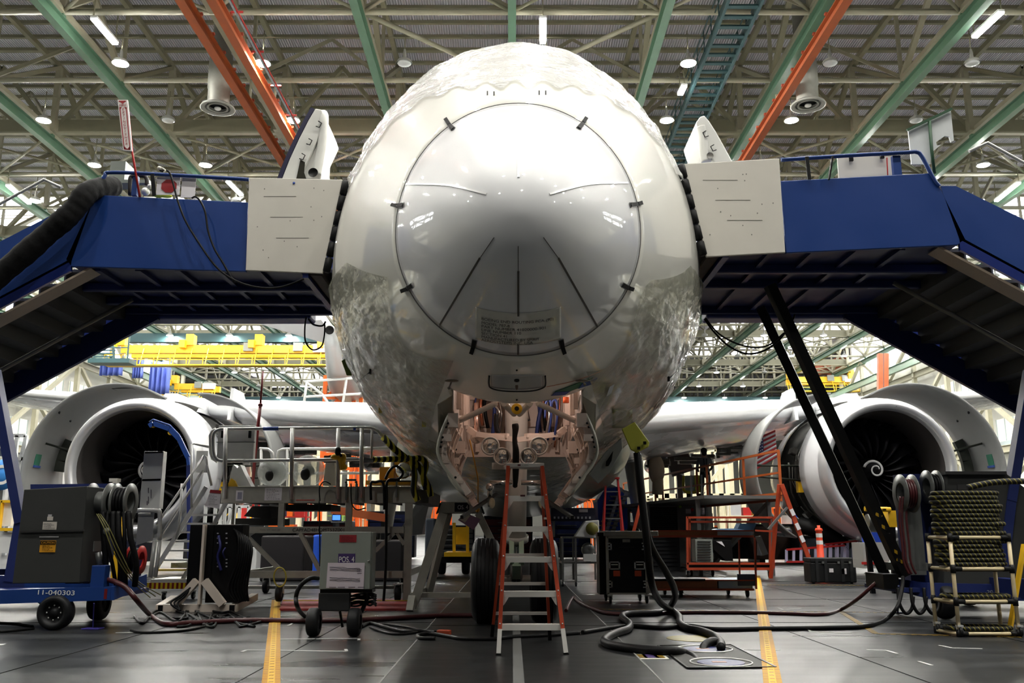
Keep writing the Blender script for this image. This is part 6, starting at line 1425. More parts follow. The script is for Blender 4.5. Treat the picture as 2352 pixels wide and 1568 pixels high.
# ---- air unit
Y = 29; t = thing('cooling_unit', 'grey cooling unit with black louvred grille beyond the flight case', 'machine', (P(1565,1300,Y).x, Y, 0)); m = MB(); m.fbox(1495,1160,1635,1302,Y,1.4); m.build('unit_body', mat('unit_grey', (108,110,106), .45, .2, var=.1), t, bevel=.02)
m = MB(); m.fbox(1497,1164,1555,1298,Y-.03,.03); q = m.build('grille_panel', blackp, t); m = MB(); [m.fbox(1500,y,1552,y+1.2,Y-.06,.03) for y in range(1168,1290,5)]; m.build('louvre', mat('louvre_dark', (54,54,56), .4), q)
m = MB(); m.fbox(1562,1155,1636,1159,Y-.05,1.5); m.build('unit_lid', galv, t); lb = lab(1575,1168,1587,1179,paper,'white_label',t,Y-.02); lb = lab(1602,1166,1620,1181,paper,'instruction_label',t,Y-.02); sheet_lines(lb,1602,1166,1620,1181,Y-.02,4); m = MB(); m.ball(P(1590,1170,Y-.02), .05, 10, (1,.4,1.2)); m.build('red_switch', redp, t); m = MB(); m.ball(P(1562,1163,Y-.02), .05, 10, (1,.4,.8)); m.build('green_lamp', mat('lime_lamp', (170,210,40), .4), t)
t = thing('duct_crate', 'dark grey crate standing below the cooling unit grille side', 'crate', (P(1520,1300,27).x,27,0)); m = MB(); m.fbox(1497,1228,1560,1310,27,.8); m.build('crate', mat('crate_charcoal', (46,48,50), .5), t); m = MB(); [m.fbox(1500,y,1556,y+1,26.97,.03) for y in range(1236,1304,9)]; m.build('crate_rib', blackp, t)
# ---- orange elevated work deck running back toward the main gear
dk = mat('dark_orange_rail', (176,84,30), .5, var=.15)
A0, A1 = Vector((4.75,39,0)), Vector((6.75,23,0)); t = thing('elevated_deck', 'long elevated deck with dark orange guard rails behind the right landing gear', 'work platform', (5.8,31,0))
for z, w_ in ((3.1,.06),(2.55,.05)): m = MB(); m.beam(A0+Vector((0,0,z)), A1+Vector((0,0,z)), w_); m.build('guard_rail', dk, t)
for f in (0,.12,.3,.36,.6,.66,.85,1): m = MB(); p = A0.lerp(A1,f); m.beam(p+Vector((0,0,2)), p+Vector((0,0,3.1)), .06); m.build('rail_post', dk, t)
m = MB(); m.beam(A0+Vector((0,0,1.95)), A1+Vector((0,0,1.95)), .06,.22); m.build('deck_edge', dk, t); m = MB(); d = (A1-A0).normalized(); n_ = Vector((-d.y,d.x,0)); m.prism([A0+Vector((0,0,1.9)),A1+Vector((0,0,1.9)),A1-n_*2.0+Vector((0,0,1.9)),A0-n_*2.0+Vector((0,0,1.9))],(0,0,.08)); m.build('deck_plate', galv, t)
for f in (.05,.35,.65,.95):
    m = MB(); p = A0.lerp(A1,f); m.beam(p, p+Vector((0,0,1.9)), .1); m.beam(p-n_*1.9, p-n_*1.9+Vector((0,0,1.9)), .1); m.build('deck_leg', galv, t)
m = MB(); m.beam(A0.lerp(A1,.65)+Vector((0,0,0)), A0.lerp(A1,.95)+Vector((0,0,1.8)), .12); m.build('deck_brace', galv, t)
t = thing('yellow_gate', 'yellow and green safety gate with clear panel on elevated deck rail', 'gate', P(1590,1130,33)); m = MB(); m.pipe(smooth([P(x,y,31.8) for x,y in ((1570,1092),(1570,1122),(1578,1130),(1605,1130))],4), .05, 8); m.fbox(1597,1091,1608,1130,31.8,.05); m.build('yellow_frame', mat('lime_yellow', (190,186,40), .5), t); m = MB(); m.fbox(1574,1092,1596,1128,31.85,.03); m.build('gate_panel', mat('pale_green_panel', (150,166,158), .4), t)
for k,x in enumerate((1587,1611,1627)):
    m = MB(); m.beam(P(x,1090,28.6), P(x+2,1155,28.6), .05); o = m.build('steel_post', galv); tag(o, 'slim grey post above the cooling unit, %s of three' % ('left','middle','right')[k], 'post')
# person on the elevated deck
def person(base, hgt, yaw, label, shirt, hair):
    t = thing('person', label, 'person', base); k = hgt/1.75
    def w(x,y,z): return Vector(base) + Matrix.Rotation(yaw,3,'Z') @ Vector((x*k,y*k,z*k))
    me = bpy.data.meshes.new('body'); J = [(0,0,.95),(0,0,1.15),(0,.01,1.36),(0,.0,1.47),(0,-.02,1.56),(0,-.03,1.66), (-.1,0,.9),(-.11,-.01,.5),(-.12,.02,.08),(-.12,-.14,.03), (.1,0,.9),(.11,-.01,.5),(.12,.02,.08),(.12,-.14,.03), (-.19,0,1.4),(-.25,.03,1.14),(-.18,-.18,1.05),(-.15,-.26,1.04), (.19,0,1.4),(.25,.03,1.14),(.18,-.18,1.05),(.15,-.26,1.04)]
    E_ = [(0,1),(1,2),(2,3),(3,4),(4,5),(0,6),(6,7),(7,8),(8,9),(0,10),(10,11),(11,12),(12,13),(2,14),(14,15),(15,16),(16,17),(2,18),(18,19),(19,20),(20,21)]
    rad = [.15,.14,.15,.06,.085,.09,.095,.065,.045,.035,.095,.065,.045,.035,.065,.048,.036,.035,.065,.048,.036,.035]
    off = worldloc(t)
    me.from_pydata([w(*j)-off for j in J], E_, []); o = bpy.data.objects.new('body', me); COL.objects.link(o)
    md = o.modifiers.new('s','SKIN'); sv = me.skin_vertices[0].data
    for i, r in enumerate(rad): sv[i].radius = (r*k, r*k*(.75 if i < 3 else 1))
    sv[0].use_root = True; o.modifiers.new('u','SUBSURF').levels = 1
    dg = bpy.context.evaluated_depsgraph_get(); nm = bpy.data.meshes.new_from_object(o.evaluated_get(dg)); o.modifiers.clear(); o.data = nm
    sk = mat('skin_tone', (150,110,90), .6); tr_ = mat('dark_trousers', (34,36,44), .8); nm.materials.clear()
    for x in (sk, shirt, tr_): nm.materials.append(x)
    for p in nm.polygons:
        z = p.center.z/k; p.use_smooth = True; p.material_index = 2 if z < .98 else (1 if z < 1.46 else 0)
    o.parent = t
    m = MB(); m.ball(w(0,-.005,1.69), .108*k, 14, (1,1,.95)); m.ball(w(0,.04,1.6), .085*k, 12); m.build('hair', hair, t)
    m = MB(); m.ball(w(0,-.13,1.62), .018*k, 8); [m.ball(w(s_*.035,-.115,1.65), .012*k, 8) for s_ in (-1,1)]; m.ball(w(0,-.115,1.575), .02*k, 8, (1.2,.5,.4)); m.build('face_features', sk, t)
    for s_ in (-1,1):
        for f in range(4): m = MB(); a = w(s_*(.15-.012*f+.02),-.26,1.04); m.pipe([a, a+Vector((0,-.04*k,-.01)), a+Vector((0,-.06*k,-.03))], [.009*k,.008*k,.006*k], 6); m.build('finger', sk, o)
        m = MB(); a = w(s_*.12,-.25,1.05); m.pipe([a, a+Vector((-s_*.03*k,-.03*k,0))], [.01*k,.008*k], 6); m.build('thumb', sk, o)
    m = MB(); m.beam(w(-.05,.13,1.42), w(-.03,.15,1.02), .04*k,.02*k); m.beam(w(.05,.13,1.42), w(.03,.15,1.02), .04*k,.02*k); m.build('harness_strap', blackp, t)
    return t
pb = A0.lerp(A1,.62)-n_*.55; pxp = P(1618,1100,pb.y+.3); person((pxp.x, pb.y+.2, 1.98), 1.72, PI, 'person in grey shirt with dark hair standing with back turned on elevated deck', mat('grey_shirt', (84,88,90), .8), mat('dark_hair', (24,22,22), .7))
# flag
t = thing('flag', 'striped red and white flag with blue starred corner hanging behind the right cowl', 'flag', P(1758,1040,25.8)); F = [P(x,y,25.8) for x,y in ((1731,1003),(1782,999),(1786,1062),(1734,1075))]
def fq(u,v,o_=0): return F[0].lerp(F[1],u).lerp(F[3].lerp(F[2],u),v)+Vector((0,o_+.03*math.sin(u*7),-.16*u*0))
m = MB(); m.use(mat('flag_red', (178,52,60), .7)); wm_ = mat('flag_white', (228,226,230), .7)
for k in range(13):
    m.use(MATS['flag_red'] if k % 2 == 0 else wm_); m.grid(lambda u,v,k=k: fq(u,(k+v)/13) + Vector((0,0,.22*(u-.3)*(1 if 1 else 0))), 12, 1)
m.build('stripes', None, t, solid=.004)
m = MB(); m.grid(lambda u,v: fq(.42*u,.54*v,-.01)+Vector((0,0,.22*(.42*u-.3))), 6, 4); q = m.build('blue_canton', mat('flag_blue', (52,58,104), .7), t)
m = MB()
for r_ in range(5):
    for c_ in range(5): m.ball(fq(.04+.08*c_,.05+.105*r_,-.02)+Vector((0,0,.22*(.04+.08*c_-.3))), .02, 6)
m.build('stars', wm_, q)
# ladders
def aladder(px0, py0, px1, Yb, topx, topy, mm, label, n=6, hw_=.25, spread=.6):
    b0, b1 = G(px0,py0), G(px1,py0); b0 = P(px0,py0,Yb); b1 = P(px1,py0,Yb); b0.z = b1.z = 0; tp = P(topx,topy,Yb+spread/2)
    t = thing('a_frame_ladder', label, 'ladder', ((b0.x+b1.x)/2,Yb,0))
    for yy in (0, spread):
        m = MB()
        for b, s_ in ((b0,-1),(b1,1)): m.beam(b+Vector((0,yy,0)), tp+Vector((s_*.16,0,0)), .05,.09)
        m.build('ladder_rail', mm, t)
        m = MB()
        for k in range(1,n+1): f = k/(n+1); m.beam((b0+Vector((0,yy,0))).lerp(tp-Vector((.16,0,0)),f), (b1+Vector((0,yy,0))).lerp(tp+Vector((.16,0,0)),f), .04,.03)
        m.build('ladder_rung', galv, t)
    m = MB(); m.box(tp, (.4,.2,.05)); m.build('top_cap', mm, t); return t
aladder(1382,1262,1440,24.5,1405,1098,redp,'red step ladder standing in front of the blue stands',6)
t = thing('a_frame_ladder', 'orange step ladder seen from its side below the right engine', 'ladder', (P(1820,1285,22).x,22,0)); m = MB(); m.beam(P(1795,1112,22), Vector((P(1872,1290,22).x,22,0)), .07,.1); m.build('ladder_rail', lador, t); m = MB(); m.beam(P(1790,1112,22), Vector((P(1768,1290,22.4).x,22.4,0)), .06,.08); m.build('rear_rail', lador, t); m = MB(); [m.box(P(1795,1112,22).lerp(Vector((P(1872,1290,22).x,22,0)),f)+Vector((0,-.06,0)), (.09,.02,.16), Matrix.Rotation(-.4,3,'Y')) for f in (.3,.45,.58)]; m.build('white_label', paper, t); m = MB(); m.beam(P(1765,1215,22), P(1808,1165,22), .09,.05); m.build('spreader', galv, t)
m = MB(); m.beam(P(1443,1270,23.5), P(1470,1160,23.5), .1,.08); t = m.build('leaning_ladder', lador); tag(t, 'folded orange ladder leaning beside the black hanging hose', 'ladder')
# cone, hard case, lying ladders, ducts
Y = 23.5; c = P(1885,1280,Y); t = thing('traffic_cone', 'slim orange delineator post with two white bands behind the black hard case', 'cone', (c.x,Y,0)); H_ = P(1885,1206,Y).z
m = MB(); m.lathe((c.x,Y,0), (0,0,1), [(0,.3),(.04,.3),(.05,.1),(H_*.8,.075),(H_*.88,.075),(H_*.9,.1),(H_*.94,.08),(H_*.95,.035),(H_,.04),(H_*1.0,0)], 20); q = m.build('post', mat('cone_orange', (232,74,40), .5), t)
m = MB(); m.lathe((c.x,Y,0), (0,0,1), [(H_*.62,.083),(H_*.7,.082)], 20); m.lathe((c.x,Y,0), (0,0,1), [(H_*.76,.08),(H_*.84,.08)], 20); m.build('white_band', wht, q)
Y = 20.0; t = thing('hard_case', 'black wheeled hard case with two white labels on the right floor', 'case', (P(1914,1338,Y).x,Y,0)); m = MB(); m.fbox(1864,1291,1966,1338,Y,.5); q = m.build('case_body', mat('case_dark', (30,31,32), .5), t, bevel=.03); m = MB(); m.fbox(1862,1281,1967,1291,Y-.01,.52); m.build('case_lid', mat('case_dark', (30,31,32), .5), t, bevel=.02)
m = MB(); [m.fbox(x,1284,x+3,1336,Y-.02,.03) for x in (1876,1896,1935,1955)]; m.build('case_rib', mat('case_rib', (40,41,42), .5), t); lab(1905,1305,1914,1314,paper,'white_label',t,Y-.02); lab(1934,1305,1944,1318,paper,'white_label',t,Y-.02)
m = MB(); [m.fbox(x,1289,x+5,1294,Y-.03,.03) for x in (1888,1924,1950)]; m.build('case_latch', galv, t)
for px in (1870,1958): wheel(P(px,1335,Y).x, Y+.05, .045, .05, 'case_wheel', t)
for k,(x0,yt0,yb0,x1,yt1,yb1,lb) in enumerate(((1806,1262,1290,1940,1252,1288,'left'),(1895,1250,1282,1998,1238,1288,'right'))):
    Y = 24.6+k*.4; t = thing('lying_ladder', 'red railed ladder lying on its side behind hard case, %s one' % lb, 'ladder', (P((x0+x1)/2,yb0,Y).x,Y,0)); m = MB(); m.beam(P(x0,yt0,Y), P(x1,yt1,Y), .06,.05); m.beam(P(x0,yb0,Y), P(x1,yb1,Y), .06,.05); m.build('ladder_rail', redp, t)
    m = MB(); n = 8
    for j in range(n+1): f = j/n; m.beam(P(x0,yt0,Y).lerp(P(x1,yt1,Y),f), P(x0,yb0,Y).lerp(P(x1,yb1,Y),f), .07,.04)
    m.build('ladder_rung', mat('pale_rung', (186,184,214), .4), t)
t = thing('flexible_duct', 'black ribbed flexible duct curving on the floor under the right engine', 'duct', (P(1870,1240,24.5).x,24.5,0)); pts = smooth([P(1838,1205,25.5),P(1860,1212,25.3),P(1895,1226,25.2),P(1925,1245,25.2),P(1945,1262,25.2)], 16); m = MB(); m.pipe(pts, [.23 if i % 2 else .2 for i in range(len(pts))], 14); m.build('duct_hose', blackr, t)
t = thing('silver_drum', 'silver ribbed drum lying under the right engine cowl', 'drum', P(1795,1220,25.5)); m = MB(); a, b = P(1776,1219,25.5), P(1815,1219,25.5); m.lathe(a, b-a, [(k*.06, .14 if k % 2 else .125) for k in range(9)], 20); m.build('drum', chrome, t)
t = thing('yellow_lift', 'yellow tube machine with box behind the black rams', 'machine', P(2020,1230,17)); m = MB(); m.cyl(P(1986,1168,17), P(2045,1170,17), .045, 12); m.fbox(2043,1172,2064,1210,17,.4); m.beam(P(1978,1180,17.2), P(1988,1210,17.2), .06); m.build('yellow_body', yellow, t); m = MB(); m.cyl(P(1990,1200,17.3), P(2045,1205,17.3), .16, 16); m.build('steel_tank', galv, t); m = MB(); m.beam(P(1990,1215,17), Vector((P(2000,1300,17).x,17,0)), .08); m.beam(P(2050,1210,17), Vector((P(2050,1300,17).x,17,0)), .08); m.build('machine_leg', blackp, t); m = MB(); m.fbox(2030,1168,2035,1172,16.9,.1); m.build('black_band', blackp, t)
m = MB(); m.fbox(1997,1222,2033,1245,19,.4); t = m.build('blue_bin', mat('royal_blue_plastic', (26,64,170), .45)); tag(t, 'bright blue bin seen between the two black rams', 'bin'); 
t = thing('grey_tool_chest', 'pale grey wheeled tool chest behind the black rams', 'tool chest', (P(2010,1310,19).x,19.4,0)); m = MB(); m.fbox(1985,1246,2040,1305,19,.6); m.build('chest_body', mat('chest_grey', (164,162,158), .5), t); m = MB(); m.fbox(1980,1290,2040,1296,18.98,.03); m.build('red_trim', redp, t); caster(P(2000,1315,19).x, 19.1, .12, 'chest_caster', t)
# ---- right trailer behind the pipe rack
Y = 12.0; t = thing('equipment_trailer', 'blue trailer with grey cabinet and reels behind the cream pipe rack at right', 'trailer', (P(2200,1400,Y).x,Y,0))
m = MB(); m.prism([P(x,y,Y) for x,y in ((2130,1338),(2130,1375),(2460,1382),(2460,1345))], (0,.05,0)); m.prism([P(2035,1325,Y+.6),P(2035,1350,Y+.6),P(2130,1374,Y),P(2130,1338,Y)], (0,.05,0)); m.b2(P(2060,1350,Y+.1), P(2460,1345,Y+.1)+Vector((0,1.1,-.08))); q = m.build('trailer_frame', nblue, t); text('308', .085, mat('faded_white', (130,134,150), .5), 'frame_number', q, loc=P(2278,1361,Y-.004), ext=.001)
m = MB(); m.prism([P(x,y,Y+.05) for x,y in ((2168,1345),(2375,1345),(2365,1128),(2308,1084),(2178,1084),(2172,1128))], (0,.7,0)); q = m.build('cabinet', dgrey, t, bevel=.01); m = MB(); m.fbox(2172,1082,2312,1089,Y+.0,.8); m.fbox(2200,1112,2285,1125,Y+.03,.03); m.build('cabinet_top_trim', mat('seam_grey', (58,58,58), .5), q)
reel(2082,1133,Y+.1,.25,.14,galv,'hose_reel',t,redhose); reel(2140,1118,Y+.2,.22,.12,galv,'hose_reel',t,hose); 
m = MB(); m.b2(P(2093,1320,Y+.2), P(2102,1110,Y+.3)); m.b2(P(2060,1310,Y+.2), P(2105,1290,Y+.6)); m.build('reel_post', galv, t); m = MB(); m.fbox(2094,1088,2150,1345,Y+.45,.3); m.build('blue_cabinet', nblue, t)
for k,(x,mm) in enumerate(((2068,redhose),(2074,redhose),(2084,redhose))): m = MB(); m.pipe(smooth([P(x,1140,Y),P(x-2,1190,Y),P(x+4,1250,Y),P(x+8,1290,Y),P(x+20,1318,Y)],6), .015, 8); m.build('hanging_hose', mm, t)
wheel(P(2170,1400,Y+.1).x, Y+.1, .22, .17, 'trailer_wheel', t, .55, blackp); wheel(P(2420,1400,Y+.1).x, Y+.1, .22, .17, 'trailer_wheel', t, .55, blackp)
m = MB(); m.beam(P(2064,1345,Y), G(2062,1408), .02); m.box(G(2062,1408)+Vector((0,0,.012)), (.16,.1,.012)); m.build('jack_stand', nblue, t)
for k in range(3): m = MB(); x0 = 2062+k*30; m.pipe(smooth([P(x0,1350,Y-.05),P(x0+4,1385,Y-.1),P(x0+18,1408,Y-.1),P(x0+32,1398,Y-.05),P(x0+36,1370,Y)],6), .022, 8); m.build('drooping_hose', hose, t)
# ---- cream pipe rack with striped hoses
cream = mat('cream_pipe', (222,204,164), .35, var=.04); jn = mat('black_joint', (24,24,25), .5)
a1 = G(2204,1462); a0 = Vector((P(2150,1440,10.45).x, 10.45, 0)); a2 = Vector((P(2342,1470,a1.y).x, a1.y, 0)); 
t = thing('pipe_rack', 'cream pipe rack on casters stacked with black yellow striped hoses at lower right', 'rack', ((a1.x+a2.x)/2,9.8,0))
ztop = P(2183,1237,a1.y).z; post = [a1, a2, Vector((a1.x-.0,a0.y,0)), Vector((a2.x,a0.y,0))]; post[2].x = a0.x
LV = [P(2206,y,a1.y).z for y in (1234,1306,1381,1455)]
for p in post: m = MB(); m.cyl(p+Vector((0,0,LV[3]-.02)), p+Vector((0,0,ztop)), .021, 12); m.build('upright_pipe', cream, t)
ax = a2.x+.55
for i, z in enumerate(LV):
    for pa, pb in ((post[0],post[1]),(post[0],post[2]),(post[2],post[3]),(post[1],post[3])):
        m = MB(); m.cyl(pa+Vector((0,0,z)), pb+Vector((0,0,z)), .019, 10); m.build('shelf_pipe', cream, t)
    for p in post: m = MB(); m.cyl(p+Vector((0,0,z-.045)), p+Vector((0,0,z+.045)), .028, 12); d = Vector((.09 if p.x < a2.x-.1 else -.09,0,0)); m.cyl(p+Vector((0,0,z)), p+d+Vector((0,0,z)), .027, 12); m.build('pipe_joint', jn, t)
    m = MB(); m.b2((post[2].x+.03,post[0].y+.03,z-.03), (a2.x-.02,a0.y-.03,z-.018)); m.build('shelf_board', mat('shelf_brown', (92,74,58), .6), t)
for p, yy in ((post[0],1),(post[1],1),(post[2],0)): caster(p.x+.01, p.y, .052, 'rack_caster', t)
m = MB(); m.beam(post[3]+Vector((.1,0,.05)), P(2352,1250,10.6), .05,.03); m.build('yellow_prop', yellow, t)
def striped(name):
    m = bpy.data.materials.new(name); m.use_nodes = True; nt = m.node_tree; Lk = nt.links.new; b = nt.nodes['Principled BSDF']; tc = nt.nodes.new('ShaderNodeTexCoord'); mp = nt.nodes.new('ShaderNodeMapping'); mp.inputs['Rotation'].default_value = (0,.5,0); Lk(tc.outputs['Object'], mp.inputs[0])
    w = nt.nodes.new('ShaderNodeTexWave'); w.bands_direction = 'X'; w.inputs['Scale'].default_value = 7; Lk(mp.outputs[0], w.inputs[0]); rp = nt.nodes.new('ShaderNodeValToRGB'); rp.color_ramp.interpolation = 'CONSTANT'; Lk(w.outputs['Fac'], rp.inputs[0]); rp.color_ramp.elements[0].color = (*lin((12,13,12)),1); rp.color_ramp.elements[1].position = .86; rp.color_ramp.elements[1].color = (*lin((124,114,40)),1); Lk(rp.outputs[0], b.inputs['Base Color']); b.inputs['Roughness'].default_value = .75; return m
hs = striped('black_yellow_hose')
def flat_coil(z, x0, x1, y0, y1, r):
    pts = []; R_ = (y1-y0)/2; 
    for k in range(9): a = -PI/2 - PI*k/8; pts.append(Vector((x0+R_+R_*math.cos(a)*1.0, (y0+y1)/2+R_*math.sin(a), z)))
    for k in range(9): a = PI/2 - PI*k/8; pts.append(Vector((x1-R_+R_*math.cos(a), (y0+y1)/2+R_*math.sin(a), z)))
    m = MB(); m.pipe(pts, r, 8, closed=True); return m
gy0, gy1 = post[0].y+.04, post[2].y-.04; k = 0
for base, n, lb in ((LV[0]+.05,10,'top shelf'),(LV[1]+.05,6,'middle shelf'),(LV[3]+.05,1,'bottom shelf'),(LV[2]+.05,1,'third shelf')):
    for j in range(n):
        z = base + j*.048; rr = random.Random(k); m = flat_coil(z, post[0].x+(-.02 if j % 3 else .0)-.06, a2.x+.02+rr.uniform(-.06,.02), gy0-.03, gy1, .023); o = m.build('hose_coil', hs); k += 1
        tag(o, 'coiled black yellow striped hose stacked on the %s of the cream rack' % lb if n > 1 else 'single striped hose coil on the %s of the cream rack' % lb, 'hose', 'striped hoses on the %s of the cream rack' % lb)
ztp = LV[0]+.05+10*.048
m = MB(); m.pipe(smooth([Vector((post[0].x-.15,9.3,ztp-.03)), Vector((post[0].x+.1,9.25,ztp+.02)), Vector((a2.x-.2,9.25,ztp+.03)), Vector((a2.x+.05,9.25,ztp)), Vector((a2.x+.25,9.25,ztp-.12)), Vector((a2.x+.6,9.3,ztp-.3))],8), .03, 8); o = m.build('loose_hose', hs); tag(o, 'loose striped hose arched over the top of the hose stack toward the frame edge', 'hose')
# ---- floor hoses and cables
def floor_cable(name, label, pts, r, mm, cat='hose'):
    pp = [ (G(p[0],p[1],r) if len(p) == 2 else P(*p)) for p in pts]; m = MB(); m.pipe(smooth(pp, 8), r, 10); o = m.build(name, mm); return tag(o, label, cat)
floor_cable('thick_hose', 'thick black hose dropping from yellow green cover down to floor and into grated lid', [(1463,1040,10.55),(1470,1110,10.5),(1478,1180,10.5),(1486,1250,10.55),(1492,1310,10.7),(1500,1350,11.0),(1518,1384,12.0),(1545,1402),(1560,1415),(1563,1432),(1580,1442),(1610,1448),(1640,1460),(1655,1475),(1656,1486),(1654,1479,9.3),(1643,1473,9.25),(1629,1475,9.2),(1618,1484,9.12),(1613,1499,9.0)], .042, hose)
floor_cable('thick_hose', 'second thick black hose looping right then forward into the nearer grated lid', [(1465,1042,10.66),(1474,1130,10.66),(1484,1215,10.7),(1499,1262,10.95),(1528,1310,11.3),(1548,1350,11.7),(1549,1375,12.2),(1535,1396),(1510,1406),(1460,1408),(1433,1411),(1431,1419),(1446,1432),(1442,1444),(1410,1455),(1389,1468),(1396,1478),(1440,1487),(1500,1493),(1550,1494),(1572,1500,8.8),(1588,1507,8.65),(1599,1518,8.45),(1605,1531,8.25)], .042, hose)
floor_cable('long_hose', 'long black hose running right across the floor toward the right trailer', [(1338,1452),(1400,1442),(1450,1437),(1520,1441),(1580,1436),(1640,1444),(1750,1443),(1900,1441),(1985,1438),(2030,1425),(2060,1395,11.6),(2072,1350,11.8),(2074,1325,11.95)], .024, hose)
floor_cable('long_hose', 'dark red hose running from ladder to the right trailer across the floor', [(1300,1402),(1316,1372),(1330,1382),(1360,1396),(1400,1408),(1480,1410),(1560,1406),(1700,1406),(1800,1408),(1890,1410),(1930,1400),(1970,1375,12.6),(2010,1340,12.4),(2030,1325,12.5)], .024, redhose)
floor_cable('long_hose', 'dark red hose curving off the left trailer and along floor to ladder', [(242,1330,10.9),(262,1335,10.85),(290,1350,10.8),(320,1385,10.9),(345,1412),(380,1432),(440,1430),(560,1424),(700,1425),(850,1422),(1000,1414),(1120,1413)], .03, redhose)
floor_cable('power_cable', 'black cable snaking on the floor from POS. 4 cabinet to orange connector', [(830,1438),(850,1430),(880,1438),(930,1450),(970,1449),(1000,1452)], .02, hose, 'cable')
floor_cable('power_cable', 'black cable from orange connector running behind the ladder feet', [(1000,1466),(965,1465),(962,1458),(990,1455),(1035,1462),(1060,1466),(1130,1467),(1180,1462),(1260,1458),(1330,1453)], .022, hose, 'cable')
floor_cable('power_cable', 'black cable loop hanging left of the POS. 4 cabinet', [(731,1328,10.3),(712,1328,10.2),(690,1345,10.2),(680,1370,10.2),(684,1395,10.3),(700,1415),(720,1425)], .024, hose, 'cable')
m = MB(); a = G(1020,1452,.03); m.box(a, (.15,.07,.055), Matrix.Rotation(-.3,3,'Z')); o = m.build('cable_connector', mat('connector_orange', (196,80,46), .5), bevel=.01); tag(o, 'orange cable connector lying on floor left of the ladder', 'connector')
m = MB(); m.pipe([G(695+22*math.cos(a*PI/12)*.4+0,1325,0)*0 + P(643+14*math.cos(a*PI/12),1325+22*math.sin(a*PI/12),14.6) for a in range(24)], .012, 6, closed=True); o = m.build('yellow_hose_loop', mat('dull_yellow_hose', (170,160,60), .5)); tag(o, 'thin yellow hose loop hung on lower rail of the work platform', 'hose')
rr = random.Random(21)
for k in range(9):
    x = 300+rr.uniform(0,260); pts = []
    for j in range(5): pts.append((x+j*rr.uniform(18,34), 1410+rr.uniform(-4,30) - (8 if k < 4 else 0)))
    floor_cable('floor_cable', 'black cable in the tangle under the power rack stand', pts, .015, hose, 'cable')['group'] = 'tangled cables below the power rack'
for k, (pts, lb) in enumerate(([[(850,1440),(900,1455),(955,1452),(958,1446),(935,1440),(880,1432)], 'black cable loop on the floor right of POS. 4 cabinet wheels'], [[(0,1430),(40,1432),(75,1438)], 'black cable on the floor left of the trailer wheel, upper'], [[(0,1450),(40,1447),(78,1443)], 'black cable on the floor left of the trailer wheel, lower'], [[(300,1447),(330,1452),(420,1448),(470,1438)], 'thin black cable curving on floor in front of power rack'])): floor_cable('floor_cable', lb, pts, .013, hose, 'cable')
# ================================================================ THINGS FARTHER BACK
def bscaf(x0, y0, x1, y1, Y, mm, label, name='work_stand', nx=4, nz=3, w=.12, dep=2.0, cat='work stand'):
    a, b = P(x0,y1,Y), P(x1,y0,Y); t = thing(name, label, cat, ((a.x+b.x)/2,Y,0)); zt = b.z
    for k in range(nx+1):
        x = a.x+(b.x-a.x)*k/nx; m = MB(); m.beam((x,Y,0), (x,Y,zt), w); m.beam((x,Y+dep,0), (x,Y+dep,zt), w); m.build('post', mm, t)
    for j in range(1,nz+1):
        z = zt*j/nz; m = MB(); m.beam((a.x,Y,z), (b.x,Y,z), w); m.beam((a.x,Y+dep,z), (b.x,Y+dep,z), w)
        if j < nz: m.b2((a.x,Y,z-.06), (b.x,Y+dep,z))
        m.build('shelf_level', mm, t)
    m = MB(); m.beam((a.x,Y,0), (b.x,Y,zt), w*.7); m.build('brace', mm, t); return t
borange = mat('bright_orange', (240,110,30), .45)
bblue = mat('bright_blue', (40,90,210), .45); silver = mat('pale_steel', (196,200,204), .4, .3)
bscaf(1335,1148,1372,1230,48,borange,'bright orange rack frame seen right under the belly',nx=4,nz=2)
bscaf(992,1140,1030,1230,46,borange,'bright orange rack frame seen left under the belly',nx=3,nz=2)
bscaf(1290,1150,1338,1195,40,wht,'white tube frame seen beneath the belly right of ladder',nx=3,nz=3,w=.07)
# blue stairs unit
t = thing('blue_stand', 'bright blue access stairs beyond the red step ladder', 'access stairs', (P(1405,1260,32).x,32,0)); m = MB(); m.prism([P(x,y,32) for x,y in ((1372,1150),(1390,1122),(1418,1118),(1440,1140),(1442,1215),(1376,1225))], (0,1.6,0)); m.build('blue_body', bblue, t)
m = MB(); m.beam(P(1385,1240,31.8), P(1425,1120,31.8), .5,.1); m.beam(P(1398,1245,31.8), P(1440,1130,31.8), .12,.12); m.build('pale_stringer', silver, t); m = MB(); [m.box(P(1388+3.3*k,1235-9.5*k,31.7), (.6,.3,.05)) for k in range(11)]; m.build('step', galv, t)
m = MB(); m.beam(P(1376,1225,32), Vector((P(1376,1225,32).x,32,0)), .15); m.beam(P(1440,1215,32.8), Vector((P(1440,1215,32.8).x,32.8,0)), .15); m.build('stand_leg', bblue, t)
bscaf(1445,1170,1492,1260,34,galv,'grey shelving rack behind the hanging black hose',nx=2,nz=3,dep=1)
